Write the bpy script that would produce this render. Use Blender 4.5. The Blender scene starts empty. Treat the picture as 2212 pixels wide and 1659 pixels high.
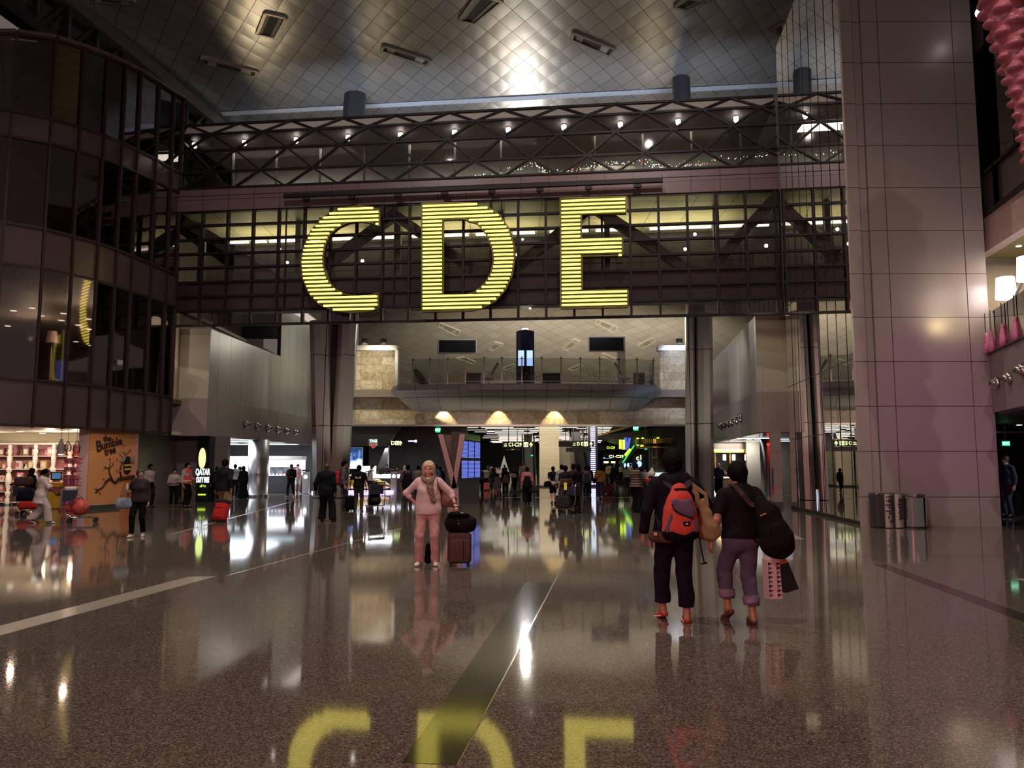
import bpy, math, random
import numpy as np
from mathutils import Vector, Matrix
random.seed(7)
SC = bpy.context.scene
COL = SC.collection
PI = math.pi
# ------------------------------------------------------------------ camera numbers (2212 x 1659)
HC, FPX, CX, CY = 1.63, 1720.0, 1106.0, 829.5
PITCH = math.atan(175.5 / FPX)
CP, SP = math.cos(PITCH), math.sin(PITCH)
def ray(px, py):
    u = (px - CX) / FPX; v = (CY - py) / FPX
    y = CP - v * SP
    return (u / y, 1.0, (SP + v * CP) / y)
def at(px, py, Y):
    r = ray(px, py); return (r[0] * Y, Y, HC + r[2] * Y)
def fl(px, py):
    r = ray(px, py); t = -HC / r[2]; return (r[0] * t, t, 0.0)
def zat(py, Y, px=1106):
    return HC + ray(px, py)[2] * Y
def onplane(px, py, p0, d):
    """vertical plane through p0 (x,y) with plan direction d: returns (s, z, (x,y,z))"""
    r = ray(px, py)
    det = r[0] * (-d[1]) + d[0] * 1.0
    t = (p0[0] * (-d[1]) + d[0] * p0[1]) / det
    x, y = r[0] * t, t
    s = (x - p0[0]) * d[0] + (y - p0[1]) * d[1]
    return s, HC + r[2] * t, (x, y, HC + r[2] * t)
# ------------------------------------------------------------------ materials
MATS = {}
def nodes_of(m):
    m.use_nodes = True
    nt = m.node_tree
    return nt, nt.nodes, nt.links
def mat(name, col, rough=.55, metal=0.0, var=.10, scale=5.0, bump=0.0, spec=.5, emit=None, es=0.0, coat=0.0, aniso=0.0):
    if name in MATS: return MATS[name]
    m = bpy.data.materials.new(name); nt, N, L = nodes_of(m)
    b = N['Principled BSDF']
    b.inputs['Roughness'].default_value = rough
    b.inputs['Metallic'].default_value = metal
    b.inputs['Specular IOR Level'].default_value = spec
    b.inputs['Coat Weight'].default_value = coat
    if aniso: b.inputs['Anisotropic'].default_value = aniso
    tc = N.new('ShaderNodeTexCoord'); nz = N.new('ShaderNodeTexNoise')
    nz.inputs['Scale'].default_value = scale; nz.inputs['Detail'].default_value = 3
    L.new(tc.outputs['Object'], nz.inputs['Vector'])
    mr = N.new('ShaderNodeMapRange'); mr.inputs['To Min'].default_value = 1 - var; mr.inputs['To Max'].default_value = 1 + var
    mr.inputs['From Min'].default_value = .25; mr.inputs['From Max'].default_value = .75
    L.new(nz.outputs['Fac'], mr.inputs['Value'])
    mx = N.new('ShaderNodeVectorMath'); mx.operation = 'SCALE'; mx.inputs[0].default_value = col[:3]
    L.new(mr.outputs['Result'], mx.inputs['Scale']); L.new(mx.outputs['Vector'], b.inputs['Base Color'])
    if bump:
        bp = N.new('ShaderNodeBump'); bp.inputs['Strength'].default_value = bump; bp.inputs['Distance'].default_value = .02
        L.new(nz.outputs['Fac'], bp.inputs['Height']); L.new(bp.outputs['Normal'], b.inputs['Normal'])
    if emit:
        b.inputs['Emission Color'].default_value = (*emit[:3], 1); b.inputs['Emission Strength'].default_value = es
    MATS[name] = m; return m
def glow(name, col, strength=1.0):
    if name in MATS: return MATS[name]
    m = bpy.data.materials.new(name); nt, N, L = nodes_of(m)
    N.remove(N['Principled BSDF'])
    e = N.new('ShaderNodeEmission'); e.inputs['Color'].default_value = (*col, 1); e.inputs['Strength'].default_value = strength
    L.new(e.outputs[0], N['Material Output'].inputs['Surface'])
    MATS[name] = m; return m
def glass(name, tint=(.8, .8, .8), refl=(1, 1, 1), rough=.01, ior=1.5, boost=0.0, wave=0.0):
    if name in MATS: return MATS[name]
    m = bpy.data.materials.new(name); nt, N, L = nodes_of(m)
    N.remove(N['Principled BSDF'])
    t = N.new('ShaderNodeBsdfTransparent'); t.inputs['Color'].default_value = (*tint, 1)
    g = N.new('ShaderNodeBsdfGlossy'); g.inputs['Color'].default_value = (*refl, 1); g.inputs['Roughness'].default_value = rough
    f = N.new('ShaderNodeFresnel'); f.inputs['IOR'].default_value = ior
    fac = f.outputs[0]
    if boost:
        mr = N.new('ShaderNodeMapRange'); mr.inputs['To Min'].default_value = boost
        L.new(fac, mr.inputs['Value']); fac = mr.outputs['Result']
    if wave:
        tc = N.new('ShaderNodeTexCoord'); nz = N.new('ShaderNodeTexNoise'); nz.inputs['Scale'].default_value = .9
        L.new(tc.outputs['Object'], nz.inputs['Vector'])
        bp = N.new('ShaderNodeBump'); bp.inputs['Strength'].default_value = wave; bp.inputs['Distance'].default_value = .05
        L.new(nz.outputs['Fac'], bp.inputs['Height']); L.new(bp.outputs['Normal'], g.inputs['Normal'])
    mx = N.new('ShaderNodeMixShader')
    L.new(fac, mx.inputs[0]); L.new(t.outputs[0], mx.inputs[1]); L.new(g.outputs[0], mx.inputs[2])
    L.new(mx.outputs[0], N['Material Output'].inputs['Surface'])
    MATS[name] = m; return m
def panelled(name, col, size, line=(.01, .01, .01), lw=.012, rough=.5, metal=0.0, axes='xz', off=(0, 0), rowshift=0.0, var=.08, spec=.5, bump=0.0, tone=.0, warm=None, vein=0.0, aniso=0):
    """panel grid with thin dark joints, in object coordinates along two axes"""
    if name in MATS: return MATS[name]
    m = bpy.data.materials.new(name); nt, N, L = nodes_of(m)
    b = N['Principled BSDF']; b.inputs['Roughness'].default_value = rough; b.inputs['Metallic'].default_value = metal
    b.inputs['Specular IOR Level'].default_value = spec
    tc = N.new('ShaderNodeTexCoord'); sp = N.new('ShaderNodeSeparateXYZ'); L.new(tc.outputs['Object'], sp.inputs[0])
    def mth(op, a, bb=None):
        n = N.new('ShaderNodeMath'); n.operation = op
        for i, v in enumerate((a, bb)):
            if v is None: continue
            if isinstance(v, (int, float)): n.inputs[i].default_value = v
            else: L.new(v, n.inputs[i])
        return n.outputs[0]
    A = sp.outputs[axes[0].upper()]; Bc = sp.outputs[axes[1].upper()]
    v = mth('DIVIDE', mth('ADD', Bc, off[1]), size[1]); row = mth('FLOOR', v)
    u = mth('DIVIDE', mth('ADD', A, off[0]), size[0])
    if rowshift: u = mth('ADD', u, mth('MULTIPLY', row, rowshift))
    fu, fv = mth('FRACT', u), mth('FRACT', v)
    lu = mth('LESS_THAN', fu, lw / size[0]); lv = mth('LESS_THAN', fv, lw / size[1])
    ln = mth('MAXIMUM', lu, lv)
    cb = N.new('ShaderNodeCombineXYZ'); L.new(mth('FLOOR', u), cb.inputs[0]); L.new(row, cb.inputs[1])
    wn = N.new('ShaderNodeTexWhiteNoise'); wn.noise_dimensions = '2D'; L.new(cb.outputs[0], wn.inputs['Vector'])
    mr = N.new('ShaderNodeMapRange'); mr.inputs['To Min'].default_value = 1 - var; mr.inputs['To Max'].default_value = 1 + var
    L.new(wn.outputs['Value'], mr.inputs['Value'])
    sc = N.new('ShaderNodeVectorMath'); sc.operation = 'SCALE'; sc.inputs[0].default_value = col
    basev = sc.outputs['Vector']
    if warm:
        wm = N.new('ShaderNodeMix'); wm.data_type = 'RGBA'
        wm.inputs['A'].default_value = (*col, 1); wm.inputs['B'].default_value = (*warm, 1)
        L.new(wn.outputs['Value'], wm.inputs['Factor']); L.new(wm.outputs['Result'], sc.inputs[0])
    L.new(mr.outputs['Result'], sc.inputs['Scale'])
    if vein:
        nz = N.new('ShaderNodeTexNoise'); nz.inputs['Scale'].default_value = 2.5; nz.inputs['Detail'].default_value = 6; nz.inputs['Distortion'].default_value = 1.5
        L.new(tc.outputs['Object'], nz.inputs['Vector'])
        vr = N.new('ShaderNodeMapRange'); vr.inputs['From Min'].default_value = .35; vr.inputs['From Max'].default_value = .65
        vr.inputs['To Min'].default_value = 1 - vein; vr.inputs['To Max'].default_value = 1 + vein
        L.new(nz.outputs['Fac'], vr.inputs['Value'])
        s2 = N.new('ShaderNodeVectorMath'); s2.operation = 'SCALE'; L.new(basev, s2.inputs[0]); L.new(vr.outputs['Result'], s2.inputs['Scale']); basev = s2.outputs['Vector']
    mx = N.new('ShaderNodeMix'); mx.data_type = 'RGBA'
    L.new(ln, mx.inputs['Factor']); L.new(basev, mx.inputs['A']); mx.inputs['B'].default_value = (*line, 1)
    L.new(mx.outputs['Result'], b.inputs['Base Color'])
    if bump:
        bp = N.new('ShaderNodeBump'); bp.inputs['Strength'].default_value = bump; bp.inputs['Distance'].default_value = .02; bp.invert = True
        L.new(ln, bp.inputs['Height']); L.new(bp.outputs['Normal'], b.inputs['Normal'])
    MATS[name] = m; return m
# ------------------------------------------------------------------ mesh builder
def _v(p): return Vector(p)
class MB:
    def __init__(self): self.v = []; self.f = []; self.mi = []; self.cur = 0
    def add(self, vs, fs):
        o = len(self.v); self.v.extend([tuple(p) for p in vs])
        for f in fs: self.f.append([i + o for i in f]); self.mi.append(self.cur)
        return self
    def box(self, c, s, rz=0.0, M=None):
        hx, hy, hz = s[0] / 2, s[1] / 2, s[2] / 2
        P = [(-hx, -hy, -hz), (hx, -hy, -hz), (hx, hy, -hz), (-hx, hy, -hz), (-hx, -hy, hz), (hx, -hy, hz), (hx, hy, hz), (-hx, hy, hz)]
        cz, sz = math.cos(rz), math.sin(rz)
        if M is not None: P = [tuple(M @ _v(p) + _v(c)) for p in P]
        else: P = [(c[0] + p[0] * cz - p[1] * sz, c[1] + p[0] * sz + p[1] * cz, c[2] + p[2]) for p in P]
        return self.add(P, [(0, 3, 2, 1), (4, 5, 6, 7), (0, 1, 5, 4), (1, 2, 6, 5), (2, 3, 7, 6), (3, 0, 4, 7)])
    def bb(self, lo, hi): return self.box([(a + b) / 2 for a, b in zip(lo, hi)], [abs(b - a) for a, b in zip(lo, hi)])
    def hexa(self, P): return self.add(P, [(0, 3, 2, 1), (4, 5, 6, 7), (0, 1, 5, 4), (1, 2, 6, 5), (2, 3, 7, 6), (3, 0, 4, 7)])
    def quad(self, a, b, c, d): return self.add([a, b, c, d], [(0, 1, 2, 3)])
    def poly(self, P): return self.add(P, [tuple(range(len(P)))])
    def prism(self, P, vec):
        n = len(P); vec = _v(vec); T = [tuple(_v(p) + vec) for p in P]
        fs = [tuple(range(n))[::-1], tuple(range(n, 2 * n))] + [(i, (i + 1) % n, n + (i + 1) % n, n + i) for i in range(n)]
        return self.add(list(P) + T, fs)
    def bar(self, a, b, w, h=None, up=(0, 0, 1)):
        """rectangular bar from a to b: w across, h along 'up'"""
        h = h or w; a, b = _v(a), _v(b); d = (b - a).normalized(); u = _v(up)
        s = d.cross(u)
        if s.length < 1e-4: s = d.cross(_v((0, 1, 0)))
        s.normalize(); u = s.cross(d).normalized()
        P = []
        for p in (a, b):
            for i, j in ((-1, -1), (1, -1), (1, 1), (-1, 1)): P.append(tuple(p + s * (i * w / 2) + u * (j * h / 2)))
        return self.add(P, [(0, 1, 2, 3), (7, 6, 5, 4), (0, 4, 5, 1), (1, 5, 6, 2), (2, 6, 7, 3), (3, 7, 4, 0)])
    def tube(self, path, r, n=8, r1=None, closed=False, caps=True):
        path = [_v(p) for p in path]; m = len(path); R = r if isinstance(r, (list, tuple)) else [r + ((r1 if r1 is not None else r) - r) * i / max(1, m - 1) for i in range(m)]
        vs = []; ref = None
        for i, p in enumerate(path):
            t = (path[(i + 1) % m] - path[i - 1]) if closed else (path[min(i + 1, m - 1)] - path[max(i - 1, 0)])
            t.normalize()
            if ref is None:
                ref = t.cross(_v((0, 0, 1)))
                if ref.length < 1e-3: ref = t.cross(_v((1, 0, 0)))
            ref = (ref - t * ref.dot(t)).normalized(); q = t.cross(ref)
            for k in range(n):
                a = 2 * PI * k / n; vs.append(tuple(p + ref * (math.cos(a) * R[i]) + q * (math.sin(a) * R[i])))
        fs = []
        for i in range(m if closed else m - 1):
            for k in range(n):
                a0 = i * n + k; a1 = i * n + (k + 1) % n; j = (i + 1) % m
                fs.append((a0, a1, j * n + (k + 1) % n, j * n + k))
        if caps and not closed: fs += [tuple(range(n))[::-1], tuple(range((m - 1) * n, m * n))]
        return self.add(vs, fs)
    def lathe(self, prof, c=(0, 0, 0), n=24, sx=1, sy=1):
        """prof [(r,z)...] bottom to top"""
        vs = []; m = len(prof)
        for r, z in prof:
            for k in range(n):
                a = 2 * PI * k / n; vs.append((c[0] + r * sx * math.cos(a), c[1] + r * sy * math.sin(a), c[2] + z))
        fs = [(i * n + k, i * n + (k + 1) % n, (i + 1) * n + (k + 1) % n, (i + 1) * n + k) for i in range(m - 1) for k in range(n)]
        if prof[0][0] > 1e-6: fs.append(tuple(range(n))[::-1])
        if prof[-1][0] > 1e-6: fs.append(tuple(range((m - 1) * n, m * n)))
        return self.add(vs, fs)
    def ball(self, c, r, n=12):
        r = r if isinstance(r, (tuple, list)) else (r, r, r); m = n // 2
        vs = []; 
        for i in range(m + 1):
            ph = -PI / 2 + PI * i / m
            for k in range(n):
                a = 2 * PI * k / n; vs.append((c[0] + r[0] * math.cos(ph) * math.cos(a), c[1] + r[1] * math.cos(ph) * math.sin(a), c[2] + r[2] * math.sin(ph)))
        return self.add(vs, [(i * n + k, i * n + (k + 1) % n, (i + 1) * n + (k + 1) % n, (i + 1) * n + k) for i in range(m) for k in range(n)])
    def rbox(self, c, s, r, rz=0.0, n=3):
        """box with rounded vertical and horizontal edges (rounded profile extruded, pillowed ends)"""
        hx, hy, hz = s[0] / 2, s[1] / 2, s[2] / 2; r = min(r, hx * .98, hy * .98, hz * .98)
        rings = []
        for i in range(n + 1):
            a = PI / 2 * i / n; rings.append((r * (1 - math.sin(a)), -hz + r * (1 - math.cos(a)) ))
        rings = [(r * (1 - math.sin(PI / 2 * i / n)), -hz + r * (1 - math.cos(PI / 2 * i / n))) for i in range(n + 1)]
        rings += [(q[0], -q[1]) for q in rings[::-1]]
        vs = []; cz, sz = math.cos(rz), math.sin(rz); cnt = 4 * (n + 1)
        for ins, z in rings:
            for qx, qy, a0 in ((1, 1, 0), (-1, 1, PI / 2), (-1, -1, PI), (1, -1, 3 * PI / 2)):
                for i in range(n + 1):
                    a = a0 + PI / 2 * i / n; rr = max(r - ins, 1e-4)
                    x = qx * (hx - r) + rr * math.cos(a); y = qy * (hy - r) + rr * math.sin(a)
                    vs.append((c[0] + x * cz - y * sz, c[1] + x * sz + y * cz, c[2] + z))
        m = len(rings)
        fs = [(i * cnt + k, i * cnt + (k + 1) % cnt, (i + 1) * cnt + (k + 1) % cnt, (i + 1) * cnt + k) for i in range(m - 1) for k in range(cnt)]
        fs += [tuple(range(cnt))[::-1], tuple(range((m - 1) * cnt, m * cnt))]
        return self.add(vs, fs)
    def xf(self, M, start=0):
        self.v = self.v[:start] + [tuple(M @ _v(p)) for p in self.v[start:]]; return self
    def build(self, name, mats, parent=None, world=False, smooth=False, loc=None):
        me = bpy.data.meshes.new(name)
        if not isinstance(mats, (list, tuple)): mats = [mats]
        V = self.v
        if world and parent is not None:
            o = wloc(parent); V = [(p[0] - o[0], p[1] - o[1], p[2] - o[2]) for p in V]
        if loc is not None: V = [(p[0] - loc[0], p[1] - loc[1], p[2] - loc[2]) for p in V]
        me.from_pydata(V, [], self.f)
        for mm in mats: me.materials.append(mm)
        if len(mats) > 1: me.polygons.foreach_set('material_index', self.mi)
        if smooth: me.polygons.foreach_set('use_smooth', [True] * len(me.polygons))
        me.update()
        ob = bpy.data.objects.new(name, me); COL.objects.link(ob)
        if loc is not None: ob.location = loc
        if parent is not None: ob.parent = parent
        return ob
def wloc(o):
    p = Vector((0, 0, 0))
    while o is not None: p = p + Vector(o.location); o = o.parent
    return p
def smooth_by_angle(o, ang=40):
    me = o.data
    me.polygons.foreach_set('use_smooth', [True] * len(me.polygons))
    try: me.set_sharp_from_angle(angle=math.radians(ang))
    except Exception: pass
    return o
def tag(o, label=None, cat=None, group=None, kind=None):
    if label: o['label'] = label
    if cat: o['category'] = cat
    if group: o['group'] = group
    if kind: o['kind'] = kind
    return o
def thing(name, label, cat, loc=(0, 0, 0), rz=0.0, group=None):
    o = bpy.data.objects.new(name, None); COL.objects.link(o); o.empty_display_size = .1
    o.location = loc; o.rotation_euler = (0, 0, rz); return tag(o, label, cat, group)
def struct(name, mb, m, **k):
    o = mb.build(name, m, **k); o['kind'] = 'structure'; return o
def copy_tree(o, parent=None, label=None, loc=None, rz=None, group=None):
    c = o.copy(); COL.objects.link(c)
    if parent is not None: c.parent = parent
    if label: c['label'] = label
    if group: c['group'] = group
    if loc is not None: c.location = loc
    if rz is not None: c.rotation_euler = (0, 0, rz)
    for ch in list(o.children): copy_tree(ch, c)
    return c
def text(name, body, size, m, loc, rot, parent=None, extr=.004, align='CENTER', sx=1.0, bold=0.0, shear=0.0):
    cu = bpy.data.curves.new(name, 'FONT'); cu.body = body; cu.size = size; cu.extrude = extr; cu.align_x = align; cu.align_y = 'CENTER'
    cu.offset = bold; cu.shear = shear; cu.resolution_u = 3
    cu.materials.append(m)
    o = bpy.data.objects.new(name, cu); COL.objects.link(o)
    o.rotation_euler = rot; o.scale = (sx, 1, 1)
    if parent is not None:
        o.parent = parent; w = wloc(parent); o.location = (loc[0] - w[0], loc[1] - w[1], loc[2] - w[2])
    else: o.location = loc
    return o
# ------------------------------------------------------------------ bodies from blended distance fields
class SDF:
    def __init__(self, h): self.h = h; self.P = []
    def cone(self, a, b, ra, rb=None, k=.02, s=(1, 1, 1), cut=(), sub=False):
        self.P.append((np.array(a, float), np.array(b, float), ra, ra if rb is None else rb, k, np.array(s, float), cut, sub)); return self
    def ball(self, c, r, k=.02, s=(1, 1, 1), cut=(), sub=False): return self.cone(c, c, r, r, k, s, cut, sub)
    def mesh(self, cuts=(), noise=0.0, nf=18.0, smooth=1, seed=0.0):
        h = self.h
        lo = np.full(3, 1e9); hi = -lo
        for a, b, ra, rb, k, s, cut, sub in self.P:
            if sub: continue
            for p, r in ((a, ra), (b, rb)):
                lo = np.minimum(lo, p - r * s); hi = np.maximum(hi, p + r * s)
        lo -= 4 * h; hi += 4 * h
        n = np.ceil((hi - lo) / h).astype(int) + 1
        X = [lo[i] + h * np.arange(n[i]) for i in range(3)]
        D = np.full(n, .5, np.float32)
        for a, b, ra, rb, k, s, cut, sub in self.P:
            mg = 3 * h + k
            r3 = np.maximum(ra, rb) * s + mg
            i0 = np.maximum(0, np.floor((np.minimum(a, b) - r3 - lo) / h).astype(int)); i1 = np.minimum(n, np.ceil((np.maximum(a, b) + r3 - lo) / h).astype(int) + 1)
            if np.any(i1 <= i0): continue
            gx = X[0][i0[0]:i1[0]].astype(np.float32)[:, None, None]; gy = X[1][i0[1]:i1[1]].astype(np.float32)[None, :, None]; gz = X[2][i0[2]:i1[2]].astype(np.float32)[None, None, :]
            c = (a + b) / 2; q = [(g - c[i]) / s[i] for i, g in enumerate((gx, gy, gz))]
            A = (a - c) / s; d = (b - a) / s; L2 = float(d @ d)
            if L2 < 1e-10: t = np.zeros((1, 1, 1), np.float32); dist = np.sqrt(q[0] ** 2 + q[1] ** 2 + q[2] ** 2) - ra
            else:
                w = [q[i] - A[i] for i in range(3)]
                t = np.clip((w[0] * d[0] + w[1] * d[1] + w[2] * d[2]) / L2, 0, 1)
                dist = np.sqrt((w[0] - t * d[0]) ** 2 + (w[1] - t * d[1]) ** 2 + (w[2] - t * d[2]) ** 2) - (ra + (rb - ra) * t)
            dist = dist * float(min(s))
            for pp, nn in cut:
                nn = np.array(nn, float); nn /= np.linalg.norm(nn)
                dist = np.maximum(dist, (gx - pp[0]) * nn[0] + (gy - pp[1]) * nn[1] + (gz - pp[2]) * nn[2])
            sl = (slice(i0[0], i1[0]), slice(i0[1], i1[1]), slice(i0[2], i1[2]))
            o = D[sl]
            if sub:
                hh = np.maximum(k - np.abs(o + dist), 0) / k
                D[sl] = np.maximum(o, -dist) + hh * hh * k * .25
            else:
                hh = np.maximum(k - np.abs(o - dist), 0) / k
                D[sl] = np.minimum(o, dist) - hh * hh * k * .25
        gx, gy, gz = X[0].astype(np.float32)[:, None, None], X[1].astype(np.float32)[None, :, None], X[2].astype(np.float32)[None, None, :]
        if noise:
            f = nf
            D = D + noise * (np.sin(f * gx + 2.2 * np.sin(.5 * f * gz + seed)) * np.sin(.9 * f * gz + 1.5 * np.sin(.7 * f * gy + seed)) + .5 * np.sin(1.9 * f * gz + 2 * np.sin(f * .8 * gx) + seed) * np.sin(1.3 * f * gy + seed))
        for pp, nn in cuts:
            nn = np.array(nn, float); nn /= np.linalg.norm(nn)
            D = np.maximum(D, ((gx - pp[0]) * nn[0] + (gy - pp[1]) * nn[1] + (gz - pp[2]) * nn[2]).astype(np.float32))
        return surfnet(D, lo, h, smooth)
def surfnet(D, lo, h, smooth=1):
    S = D < 0
    c = [S[i:S.shape[0] - 1 + i, j:S.shape[1] - 1 + j, k:S.shape[2] - 1 + k] for i in (0, 1) for j in (0, 1) for k in (0, 1)]
    allc = c[0].copy(); anyc = c[0].copy()
    for q in c[1:]: allc &= q; anyc |= q
    act = anyc & ~allc
    I = np.argwhere(act)
    if len(I) == 0: return None
    idx = np.full(act.shape, -1, np.int64); idx[act] = np.arange(len(I))
    acc = np.zeros((len(I), 3)); cnt = np.zeros(len(I))
    off = np.array([(i, j, k) for i in (0, 1) for j in (0, 1) for k in (0, 1)])
    vals = np.stack([D[I[:, 0] + o[0], I[:, 1] + o[1], I[:, 2] + o[2]] for o in off], 1).astype(float)
    for e0 in range(8):
        for ax in (0, 1, 2):
            if off[e0][ax]: continue
            o1 = off[e0].copy(); o1[ax] = 1; e1 = int(o1[0] * 4 + o1[1] * 2 + o1[2])
            d0, d1 = vals[:, e0], vals[:, e1]; m = (d0 < 0) != (d1 < 0)
            t = np.where(m, d0 / np.where(m, d0 - d1, 1), 0)
            p = off[e0][None, :].astype(float).repeat(len(I), 0); p[:, ax] += t
            acc[m] += p[m]; cnt[m] += 1
    V = (I + acc / cnt[:, None]) * h + lo
    F = []
    for ax in (0, 1, 2):
        a, b = [(1, 2), (2, 0), (0, 1)][ax]
        n = np.array(D.shape); s0 = [slice(1, n[i] - 1) for i in range(3)]; s1 = list(s0)
        s0[ax] = slice(0, n[ax] - 1); s1[ax] = slice(1, n[ax])
        A, B = S[tuple(s0)], S[tuple(s1)]
        for flip, m in ((0, A & ~B), (1, ~A & B)):
            e = np.argwhere(m)
            if len(e) == 0: continue
            for i in range(3):
                if i != ax: e[:, i] += 1
            def g(da, db):
                q = e.copy(); q[:, a] -= da; q[:, b] -= db; return idx[q[:, 0], q[:, 1], q[:, 2]]
            Q = np.stack([g(1, 1), g(0, 1), g(0, 0), g(1, 0)], 1)
            if flip: Q = Q[:, ::-1]
            F.append(Q)
    F = np.concatenate(F); F = F[(F >= 0).all(1)]
    for _ in range(smooth):
        acc = np.zeros_like(V); cnt = np.zeros(len(V))
        for i in range(4):
            for j in (1, 3):
                np.add.at(acc, F[:, i], V[F[:, (i + j) % 4]]); np.add.at(cnt, F[:, i], 1)
        V = V * .5 + .5 * acc / np.maximum(cnt, 1)[:, None]
    return V, F
def sdf_obj(name, vf, mats, parent=None, world=False, mfn=None):
    if vf is None: return None
    V, F = vf
    if world and parent is not None: V = V - np.array(wloc(parent))
    me = bpy.data.meshes.new(name)
    me.vertices.add(len(V)); me.vertices.foreach_set('co', V.astype(np.float32).ravel())
    me.loops.add(F.size); me.loops.foreach_set('vertex_index', F.astype(np.int32).ravel())
    me.polygons.add(len(F)); me.polygons.foreach_set('loop_start', np.arange(0, F.size, 4, dtype=np.int32)); me.polygons.foreach_set('loop_total', np.full(len(F), 4, np.int32))
    mats = mats if isinstance(mats, (list, tuple)) else [mats]
    for m in mats: me.materials.append(m)
    me.polygons.foreach_set('use_smooth', np.ones(len(F), bool))
    if mfn is not None:
        C = V[F].mean(1); me.polygons.foreach_set('material_index', mfn(C).astype(np.int32))
    me.update(calc_edges=True); me.validate()
    o = bpy.data.objects.new(name, me); COL.objects.link(o)
    if parent is not None: o.parent = parent
    return o
def A3(*p): return np.array(p, float)
def unit(v): v = np.array(v, float); return v / max(1e-9, np.linalg.norm(v))
def ik(a, c, l1, l2, pole):
    a, c = np.array(a, float), np.array(c, float); d = c - a; L = np.linalg.norm(d); Lm = min(L, (l1 + l2) * .999); u = d / max(L, 1e-9)
    c = a + u * Lm
    x = (l1 * l1 - l2 * l2 + Lm * Lm) / (2 * Lm); y = math.sqrt(max(0, l1 * l1 - x * x))
    p = np.array(pole, float); p = p - u * (p @ u); p = unit(p)
    return a + u * x + p * y, c
def rot(v, ax, ang):
    ax = unit(ax); v = np.array(v, float); c, s = math.cos(ang), math.sin(ang)
    return v * c + np.cross(ax, v) * s + ax * (ax @ v) * (1 - c)
def hand(S, w, d, nrm, side, curl=.35, sc=1.0, tc=.4):
    """five fingers: w wrist, d direction of the fingers, nrm palm normal, side -1/1 where the thumb lies along cross(d,nrm)*side"""
    d = unit(d); nrm = unit(np.array(nrm, float) - d * (np.array(nrm, float) @ d)); sv = np.cross(d, nrm) * side
    spread = (.030, .010, -.010, -.028); ln = (.078, .086, .080, .062)
    for i in range(4):
        k = w + (d * .085 + sv * spread[i] * .95) * sc - d * (.004 * abs(i - 1)) * sc
        S.cone(w + sv * spread[i] * .5 * sc, k, .0145 * sc, .0125 * sc, k=.014)
        p = k; dd = d; c = curl * (1 + .12 * i)
        for j, fr in enumerate((.45, .31, .26)):
            dd = rot(dd, np.cross(d, nrm), c * (.8, 1.1, .9)[j])
            q = p + unit(dd) * ln[i] * fr * sc
            S.cone(p, q, (.0098, .0088, .0078)[j] * sc, (.0088, .0078, .0066)[j] * sc, k=.003); p = q
    p = w + (d * .018 + sv * .024) * sc; m = w + (d * .055 + sv * .05 + nrm * .012) * sc; q = m + unit(d * .8 + sv * (.5 - tc) + nrm * tc) * .032 * sc; e = q + unit(d * .9 + sv * (.15 - tc) + nrm * tc * 1.2) * .026 * sc
    S.cone(p, m, .017 * sc, .0125 * sc, k=.012); S.cone(m, q, .0115 * sc, .0098 * sc, k=.004); S.cone(q, e, .0095 * sc, .0075 * sc, k=.003)
SKIN = mat('skin_light', (.55, .30, .22), .5, var=.06, scale=30)
SKIN2 = mat('skin_tan', (.36, .19, .125), .5, var=.06, scale=30)
SKIN3 = mat('skin_dark', (.075, .042, .03), .45, var=.06, scale=30)
BLACKHAIR = mat('hair_black', (.004, .0035, .0035), .7, var=.3, scale=60, bump=.18, spec=.06)
BROWNHAIR = mat('hair_brown', (.045, .025, .016), .5, var=.3, scale=60, bump=.4)
BLONDHAIR = mat('hair_blonde', (.52, .40, .26), .55, var=.35, scale=45, bump=.6)
def cloth(name, col, rough=.85, var=.14, scale=14): return mat('cloth_' + name, col, rough, var=var, scale=scale, bump=.12, spec=.12)
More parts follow.
